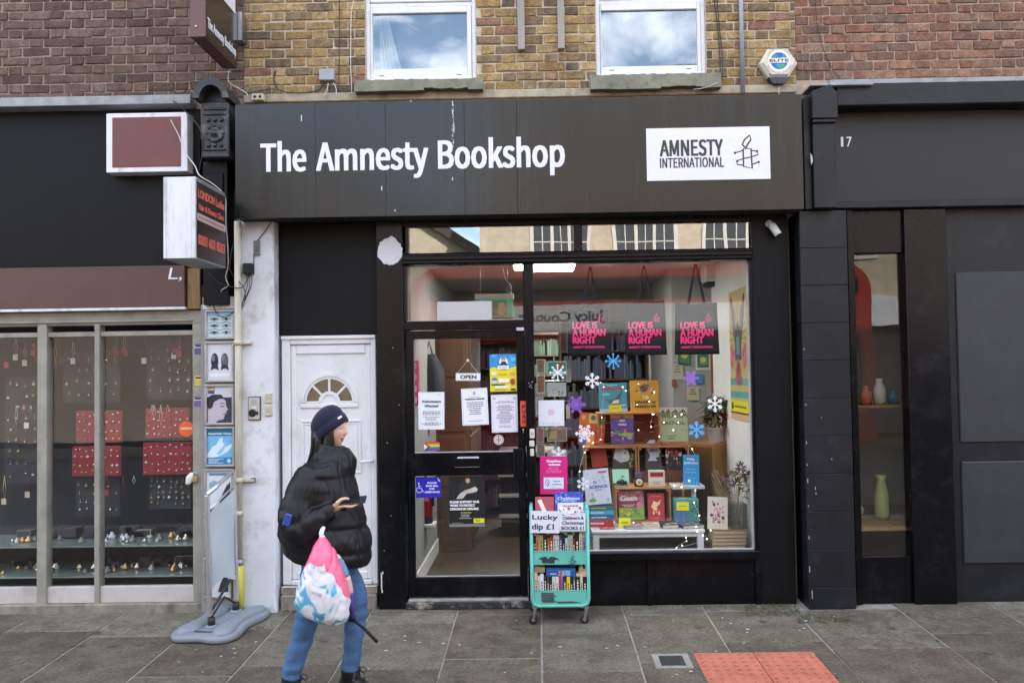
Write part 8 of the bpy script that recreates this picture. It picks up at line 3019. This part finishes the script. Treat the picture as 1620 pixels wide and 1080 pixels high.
# ---- head (grid over a sphere, with features)
HC = pp(523, 677)
HS = 1.0
HR = Matrix.Rotation(math.radians(-16), 3, 'Z')
def head_point(th, ph):
 d = Vector((math.sin(th) * math.cos(ph), math.sin(th) * math.sin(ph), math.cos(th)))
 x, y, z = d.x * .098, d.y * .077, d.z * .120
 if d.z < 0:
  k = -d.z
  y *= 1 - .34 * k ** 1.4
  x = x * (1 - .12 * k) if d.x > 0 else x * (1 - .42 * k)
  x += .016 * k ** 1.5
 if d.x > 0:
  g = lambda a, b, sa, sb: math.exp(-((d.y - a) / sa) ** 2 - ((d.z - b) / sb) ** 2)
  x += .021 * g(0, -.20, .10, .10) + .012 * g(0, -.05, .09, .16) + .004 * g(0, .18, .3, .12)
  x += .009 * g(0, -.47, .22, .055) + .008 * g(0, -.60, .20, .05) - .006 * g(0, -.535, .24, .03)
  x += .010 * g(0, -.82, .22, .12) - .004 * g(0, -.36, .2, .06)
  x -= .010 * (g(.36, .04, .14, .09) + g(-.36, .04, .14, .09))
  x += .005 * (g(.48, -.25, .18, .18) + g(-.48, -.25, .18, .18))
  x += .004 * (g(.12, -.24, .05, .05) + g(-.12, -.24, .05, .05))
 a = math.radians(-3)
 xr = x * math.cos(a) - z * math.sin(a)
 zr = x * math.sin(a) + z * math.cos(a)
 return HC + HR @ Vector((xr, y, zr)) * HS
mb = MB()
mb.mi(M_skin)
mb.mi(M_lip)
NT, NP = 60, 72
rows = [[mb.bm.verts.new(head_point(PI * (i + .5) / NT, 2 * PI * j / NP)) for j in range(NP)] for i in range(NT)]
fs = []
for a, b in zip(rows, rows[1:]):
 for j in range(NP):
  fs.append(mb.bm.faces.new([a[j], b[j], b[(j + 1) % NP], a[(j + 1) % NP]]))
fs.append(mb.bm.faces.new(rows[0]))
fs.append(mb.bm.faces.new(rows[-1][::-1]))
mb._setm(fs, M_skin, True)
# ears
for s in (-1, 1):
 mb.loft([(HC + Vector((-.012, s * .070, -.006)), (.018, 0, 0), (0, 0, .030)), (HC + Vector((-.015, s * .082, -.004)), (.020, 0, 0), (0, 0, .032)), (HC + Vector((-.018, s * .088, -.002)), (.014, 0, 0), (0, 0, .024))], M_skin, 14)
# neck, trunk, arms, legs
limb(mb, [(520, 690, 0, .050), (517, 712, 0, .052), (512, 735, 0, .060), (508, 752, 0, .075)], M_skin)
rs = resample([(505, 745, .08, .10), (507, 775, .12, .16), (510, 810, .115, .15), (512, 845, .105, .14), (512, 880, .12, .165), (514, 905, .11, .15)], 16)
mb.loft([(pp(a, b), (c, 0, 0), (0, d, 0)) for a, b, c, d in rs], M_skin, 20)
for s in (-1, 1):
 if s < 0:
  limb(mb, [(503, 748, -.15, .055), (488, 780, -.22, .048), (480, 815, -.23, .043), (500, 818, -.225, .042), (524, 804, -.21, .033), (541, 795, -.20, .025), (548, 792, -.20, .027)], M_skin)
 else:
  limb(mb, [(506, 748, .15, .055), (500, 785, .2, .048), (500, 825, .2, .042), (525, 828, .16, .036), (545, 826, .10, .028)], M_skin)
limb(mb, [(512, 895, -.075, .080), (499, 945, -.088, .056), (489, 985, -.088, .045), (478, 1022, -.088, .040), (468, 1062, -.088, .034), (463, 1092, -.085, .036)], M_skin)
limb(mb, [(524, 895, .075, .080), (554, 945, .078, .056), (557, 990, .078, .044), (554, 1030, .078, .038), (549, 1068, .078, .034), (548, 1094, .075, .036)], M_skin)
# the hand under the phone
HY = -.20
mb.loft([(pp(542, 795, HY), (0, .026, 0), (.004, 0, .022)), (pp(550, 792, HY), (0, .036, 0), (.004, 0, .019)), (pp(558, 790, HY), (0, .041, 0), (.003, 0, .015)), (pp(563, 790, HY), (0, .038, 0), (.002, 0, .011))], M_skin, 16)
for k, (dy, L, dz) in enumerate(((-.031, .9, 0), (-.011, 1.05, .5), (.010, 1.0, .5), (.029, .8, 0))):
 a = pp(561, 790.5 - dz, HY + dy)
 b = pp(561 + 9 * L, 791 - dz, HY + dy)
 c = pp(561 + 15 * L, 789.5 - dz, HY + dy)
 d = pp(561 + 19 * L, 787.5 - dz, HY + dy)
 mb.tube([pp(555, 790, HY + dy * .85), a, b, c, d], [.0085, .0095, .009, .008, .0062], M_skin, 10)
mb.tube([pp(545, 792, HY - .024), pp(549, 785, HY - .038), pp(555, 780, HY - .038), pp(561, 779, HY - .030), pp(566, 780, HY - .022)], [.014, .0125, .0105, .0095, .007], M_skin, 10)
def body_mat(c):
 l = HR.transposed() @ (c - HC)
 if l.x > .078 and abs(l.y) < .024 and -.082 < l.z < -.055 and l.x > .075:
  return 1
 return 0
body = finish(mb, 'body', person, .0042, 3, mat_fn=body_mat)
# eyes and brows
for s in (-1, 1):
 mb = MB()
 c = HC + HR @ Vector((.0785, s * .029, .006))
 mb.lathe([(.002, -.011), (.009, -.007), (.0118, 0), (.009, .007), (.002, .011)], c, flat('#e4ddd6', .2), 12)
 e = mb.build('eye', body)
 mb = MB()
 mb.lathe([(.0068, 0), (.0055, .001), (.003, .0016)], c + HR @ Vector((.0092, s * .0015, -.001)) + Vector((0, -.004, 0)), flat('#1a100c', .1), 12, 'x')
 mb.build('iris', e)
 mb = MB()
 mb.tube([HC + HR @ Vector((.090, s * .012, .026)), HC + HR @ Vector((.086, s * .028, .031)), HC + HR @ Vector((.074, s * .046, .027))], [.003, .0035, .002], M_hair, 6)
 mb.tube([HC + HR @ Vector((.087, s * .017, .012)), HC + HR @ Vector((.087, s * .029, .0155)), HC + HR @ Vector((.078, s * .042, .010))], .0018, M_hair, 5)
 mb.build('eyebrow', body)
# hair
mb = MB()
rsn = random.Random(4)
for s in (-1, 1):
 mb.loft([(pp(526, 668, s * .076), (.026, 0, 0), (0, .012, 0)), (pp(526, 685, s * .077), (.026, 0, 0), (0, .012, 0)), (pp(525, 702, s * .070), (.034, 0, 0), (0, .014, 0)), (pp(518, 720, s * .066), (.032, 0, 0), (0, .016, 0)), (pp(508, 738, s * .07), (.026, 0, 0), (0, .014, 0))], M_hair, 12)
mb.loft([(pp(506, 680, 0), (.05, 0, .01), (0, .07, 0)), (pp(506, 700, 0), (.052, 0, .01), (0, .068, 0)), (pp(503, 720, 0), (.05, 0, .01), (0, .07, 0)), (pp(496, 742, 0), (.03, 0, .01), (0, .06, 0))], M_hair, 16)
for k in range(26):
 y = rsn.uniform(-.07, .07)
 x0 = rsn.uniform(498, 510)
 mb.tube(smooth([pp(x0, 690, y), pp(x0 - rsn.uniform(0, 6), 715, y * 1.1), pp(x0 - rsn.uniform(4, 16), rsn.uniform(735, 752), y * 1.3)], 4), [.003] * 8 + [.001], M_hair, 5)
mb.build('hair', person)
# beanie
mb = MB()
bc = pp(527.5, 681)
u = Vector((.80, 0, .60))
axis = Vector((-.60, 0, .80))
rings = []
secs = []
for (h, ru, rv, sh) in ((-.006, .100, .084, 0), (-.004, .109, .093, 0), (.020, .112, .096, 0), (.046, .112, .096, .001), (.050, .107, .091, .001), (.054, .108, .092, .001), (.080, .106, .091, .003), (.105, .095, .082, .008), (.125, .076, .066, .014), (.138, .050, .045, .018), (.146, .022, .020, .02), (.148, .004, .004, .02)):
 secs.append((bc + axis * h + u * sh, u * ru, Vector((0, rv, 0))))
mb.loft(secs, M_hat, 120, fn=lambda co, s, a, c: co + (co - c).normalized() * (.0016 * math.cos(a * 40) + .003 * noise.noise(co * 18)))
mb.build('beanie', person)
mb = MB()
tp_ = bc + axis * .033
a_ = math.radians(-38)
n_ = (u * math.cos(a_) * .112 + Vector((0, math.sin(a_) * .096, 0)))
tang = Vector((-math.sin(a_) * .112 * u.x, math.cos(a_) * .096, -math.sin(a_) * .112 * u.z)).normalized()
c_ = tp_ + n_ * 1.035
mb.poly([c_ - tang * .016 - axis * .006, c_ + tang * .016 - axis * .006, c_ + tang * .016 + axis * .006, c_ - tang * .016 + axis * .006], flat('#d8dae0'))
mb.build('beanie_tab', person)
# ---- jacket
mb = MB()
prof = [(891, 478, 578, .16), (884, 462, 585, .235), (872, 450, 588, .265), (850, 443, 587, .275), (822, 443, 580, .265), (795, 449, 572, .25), (768, 459, 564, .235), (746, 470, 560, .215), (732, 482, 556, .175), (722, 494, 550, .125), (714, 502, 546, .09)]
rs = resample([(a, (b + c) / 2, (c - b) / 2 * (CD + YPs) / F, d) for a, b, c, d in prof], 60)
secs = []
for (py, cx, rx, ry) in rs:
 k = abs(math.sin(PI * (py - 716) / 37.0)) ** .42
 f = 1 + .075 * (k - .78) * (1 if py > 728 else .3)
 secs.append((pp(cx, py), (rx * f, 0, -.02 * f if py > 800 else 0), (0, ry * f, 0)))
mb.loft(secs, M_jacket, 40)
def puff(t):
 return .13 * (abs(math.sin(PI * t * 5.2)) ** .42 - .78)
limb(mb, [(502, 742, -.13, .080), (493, 768, -.19, .088), (486, 795, -.225, .092), (484, 818, -.235, .093), (496, 827, -.24, .088), (510, 818, -.24, .082), (528, 804, -.225, .062), (538, 797, -.215, .046), (540, 796, -.212, .040)], M_jacket, 70, 26, puff)
limb(mb, [(503, 744, .15, .085), (492, 775, .2, .098), (494, 812, .22, .100), (510, 828, .20, .09), (535, 828, .15, .07), (548, 827, .11, .045)], M_jacket, 60, 24, puff)
# stand up collar
for (aa, bb) in ((0, 1),):
 n = 40
 outer = []
 for (px, py, rx, ry, tilt) in ((522, 752, .150, .140, .0), (524, 738, .150, .135, .01), (527, 724, .138, .122, .015), (527, 712, .118, .104, .02), (526, 703, .098, .09, .025)):
  outer.append((pp(px, py), Vector((rx, 0, -tilt)), Vector((0, ry, 0))))
 mb.loft(outer, M_jacket, 30)
sub = [(pp(524, 699), (.088, 0, -.03), (0, .080, 0)), (pp(524, 716), (.086, 0, -.02), (0, .078, 0))]
def jpost(co, nn):
 a = noise.noise(co * 7) * .007 + noise.noise(Vector((co.x * 14, co.y * 14, co.z * 26))) * .004
 b = -.004 * max(0, 1 - abs(noise.noise(Vector((co.x * 16, co.y * 16, co.z * 6)))) * 6)
 return a + b
jk = finish(mb, 'puffer_jacket', person, .0075, 2, post=jpost)
# white collar corner of the shirt
mb = MB()
mb.loft([(pp(540, 712, -.05), (.012, 0, 0), (0, .012, 0)), (pp(541, 718, -.055), (.016, 0, 0), (0, .012, 0)), (pp(543, 724, -.05), (.008, 0, 0), (0, .010, 0))], flat('#d8d4d6'), 10)
mb.build('shirt_collar', person)
# ---- jeans
mb = MB()
rs = resample([(868, 514, .135, .175), (890, 514, .135, .180), (908, 516, .125, .165)], 8)
mb.loft([(pp(b, a), (c, 0, 0), (0, d, 0)) for a, b, c, d in rs], M_jean, 24)
limb(mb, [(510, 893, -.08, .100), (499, 945, -.088, .079), (489, 985, -.088, .066), (478, 1022, -.088, .058), (470, 1050, -.088, .058), (467.5, 1063, -.088, .057)], M_jean, 40, 24)
limb(mb, [(526, 893, .08, .100), (554, 945, .078, .081), (557, 990, .078, .065), (554, 1030, .078, .056), (550.5, 1055, .078, .055), (549.5, 1067, .078, .054)], M_jean, 40, 24)
def jeans_post(co, nn):
 w = noise.noise(Vector((co.x * 6, co.y * 6, co.z * 22))) * .008 + noise.noise(co * 26) * .003
 return w
finish(mb, 'jeans', person, .008, 2, post=jeans_post)
# ---- boots
for (tx_, ty_, dy, lift) in ((468, 1056, -.087, 0), (550, 1060, .077, 0)):
 mb = MB()
 top = pp(tx_, ty_, dy)
 gz_ = ground(YPs + dy)
 hgt = top.z - gz_
 secs = [(top + Vector((-.002, 0, .012)), (.055, 0, .004), (0, .050, 0)), (top, (.057, 0, .002), (0, .052, 0)), (Vector((top.x - .006, top.y, gz_ + hgt * .62)), (.052, 0, 0), (0, .046, 0)),
   (Vector((top.x - .004, top.y, gz_ + .105)), (.062, 0, .006), (0, .044, 0)), (Vector((top.x + .03, top.y, gz_ + .075)), (.100, 0, -.012), (0, .046, 0)), (Vector((top.x + .058, top.y, gz_ + .045)), (.132, 0, -.006), (0, .048, 0)), (Vector((top.x + .06, top.y, gz_ + .028)), (.136, 0, 0), (0, .049, 0))]
 mb.loft(secs, M_boot, 24)
 bt = mb.build('boot', person)
 mb = MB()
 mb.loft([(Vector((top.x + .06, top.y, gz_ + .001)), (.138, 0, 0), (0, .050, 0)), (Vector((top.x + .06, top.y, gz_ + .028)), (.140, 0, 0), (0, .051, 0))], M_tyre, 24)
 mb.build('sole', bt)
 mb = MB()
 for k in range(5):
  z = gz_ + .10 + k * (hgt - .11) / 5
  x = top.x + .052 + (.03 if k == 0 else 0)
  mb.tube([(x - .012, top.y - .04, z), (x + .006, top.y, z + .008), (x - .012, top.y + .04, z)], .0035, M_dark, 5)
 x, z = top.x + .055, top.z - .01
 mb.tube(smooth([(x, top.y - .01, z), (x + .03, top.y - .03, z + .015), (x + .05, top.y - .04, z - .005), (x + .02, top.y - .03, z - .015), (x, top.y - .01, z), (x + .03, top.y, z - .04)]), .0025, M_dark, 5)
 mb.build('lace', bt)
# ---- what she carries
ph_c = pp(570, 783, HY - .005)
ph = thing('phone', 'dark phone held flat in the walking person\'s hand', 'phone', ph_c, (math.radians(24), math.radians(-4), 0))
mb = MB()
mb.box(-.077, .077, -.037, .037, -.0045, .0045, mat('phone_case', (.018, .022, .022), .4, .15), .003)
mb.build('case', ph, local=True)
mb = MB()
mb.box(-.073, .073, -.034, .034, .0045, .0052, mat('phone_screen', (.01, .012, .014), .08, .1))
mb.build('screen', ph, local=True)
M_bagpink = mat('pink_bag_plastic', '#ec6f92', .45, .12, 6, bump=.4, bscale=14)
m = bpy.data.materials.new('white_blue_print_plastic')
m.use_nodes = True
n, l = m.node_tree.nodes, m.node_tree.links
b = n['Principled BSDF']
b.inputs['Roughness'].default_value = .45
tcd = n.new('ShaderNodeTexCoord')
nzz = n.new('ShaderNodeTexNoise')
nzz.inputs['Scale'].default_value = 6.5
nzz.inputs['Detail'].default_value = 2.5
nzz.inputs['Distortion'].default_value = 1.3
rmp = n.new('ShaderNodeValToRGB')
els = rmp.color_ramp.elements
for i, (p_, c) in enumerate(((0, '#3a4a8c'), (.33, '#5f9cc8'), (.40, '#57b0cc'), (.45, '#d8dbe4'), (.60, '#e2e0e4'), (.66, '#a79ab8'), (.72, '#4a6ab0'), (1, '#4a3f6a'))):
 e = els[i] if i < 2 else els.new(p_)
 e.position = p_
 e.color = (*hx(c), 1)
l.new(tcd.outputs['Object'], nzz.inputs['Vector'])
l.new(nzz.outputs['Fac'], rmp.inputs['Fac'])
l.new(rmp.outputs['Color'], b.inputs['Base Color'])
M_bagprint = m
DYB = -.30
mb = MB()
mb.mi(M_bagpink)
mb.mi(M_bagprint)
mb.mi(flat('#e4e2e4'))
bp_prof = [(844, 505, 512, .02), (850, 503, 515, .03), (860, 498, 522, .05), (875, 491, 531, .075), (895, 483, 540, .09), (915, 475, 546, .10), (935, 469, 551, .105), (952, 467, 554, .105), (967, 474, 555, .095), (979, 494, 551, .07), (987, 514, 543, .03)]
rs = resample([(a, (b_ + c) / 2, (c - b_) / 2 * (CD + YPs + DYB) / F, d) for a, b_, c, d in bp_prof], 30)
secs = [(pp(cx, py) + Vector((0, DYB, 0)) + Vector((0, 0, 0)), (rx, 0, 0), (0, ry, 0)) for py, cx, rx, ry in rs]
# project to the bag's own distance
k_ = (CD + YPs + DYB) / (CD + YPs)
secs2 = []
for (py, cx, rx, ry) in rs:
 x, z = P(cx, py, YPs + DYB)
 secs2.append(((x, YPs + DYB, z), (rx, 0, 0), (0, ry, 0)))
mb.loft(secs2, M_bagpink, 40)
def bag_post(co, nn):
 ridg = abs(noise.noise(Vector((co.x * 11, co.y * 9, co.z * 5)) + Vector((2, 8, 1))))
 return noise.noise(co * 8) * .010 - .008 * max(0, 1 - ridg * 6) + noise.noise(co * 26) * .004
def bag_mat(c):
 d = CROT.transposed() @ (c - Vector((0, -CD, CZ)))
 px = d.x / -d.z * F + 810 - SHX
 py = 540 + SHY - d.y / -d.z * F
 wob = noise.noise(c * 14) * 8
 if py < 849:
  return 2
 if py < 893 + wob and px < 530:
  return 0
 if px > 505 + (py - 880) * .65 + wob and py < 948:
  return 0
 return 1
bag = finish(mb, 'carrier_bag', None, .008, 2, post=bag_post, mat_fn=bag_mat, label='pink, white and blue printed carrier bag hanging from the walking person\'s forearm', cat='carrier bag')
mb = MB()
x, z = P(509, 846, YPs + DYB)
wx, wz = pp(512, 818).x, pp(512, 818).z
mb.tube(smooth([(x, YPs + DYB, z - .01), (x - .002, YPs + DYB, z + .012), (x + .001, YPs + DYB + .03, z + .035)], 6), .014, flat('#e4e2e4'), 8)
mb.build('handle', bag)
um_top = pp(532, 866, -.20)
um = thing('furled_umbrella', 'striped furled umbrella with a black tip hanging behind the carrier bag', 'umbrella', um_top)
pts_u = [pp(534, 858, -.22), pp(550, 872, -.24), pp(560, 896, -.24), pp(565, 922, -.22), pp(568, 946, -.20), pp(569, 962, -.18)]
cols_u = ['#ddd6cc', '#6f8fb0', '#d8b8b4', '#5a4a9a', '#463a80']
sp_ = smooth(pts_u, 6)
for k in range(5):
 a, b2 = k * 6, (k + 1) * 6
 seg_ = sp_[a:b2 + 1]
 mb = MB()
 mb.tube(seg_, [.016 + .014 * math.sin(PI * min(1, (a + i) / 26)) for i in range(len(seg_))], flat(cols_u[k], .8), 12)
 mb.build('canopy_panel', um)
mb = MB()
mb.tube([pp(565, 957, -.17), pp(567, 968, -.165)], [.026, .020], M_dark, 10)
mb.tube([pp(567, 966, -.165), pp(584, 981, -.15), pp(604, 1003, -.14)], [.008, .009, .010], M_dark, 8)
mb.build('tip', um)
mb = MB()
mb.box(-.022, .022, -.015, .015, -.04, .03, mat('blue_packet', (.03, .06, .35), .4, .2), .006)
bk_ = pp(481, 806, -.315)
bmesh.ops.transform(mb.bm, matrix=Matrix.Translation(bk_) @ Matrix.Rotation(.3, 4, 'Y'), verts=mb.bm.verts)
mb.build('blue_packet', label='small blue packet tucked at the elbow of the walking person', cat='packet')
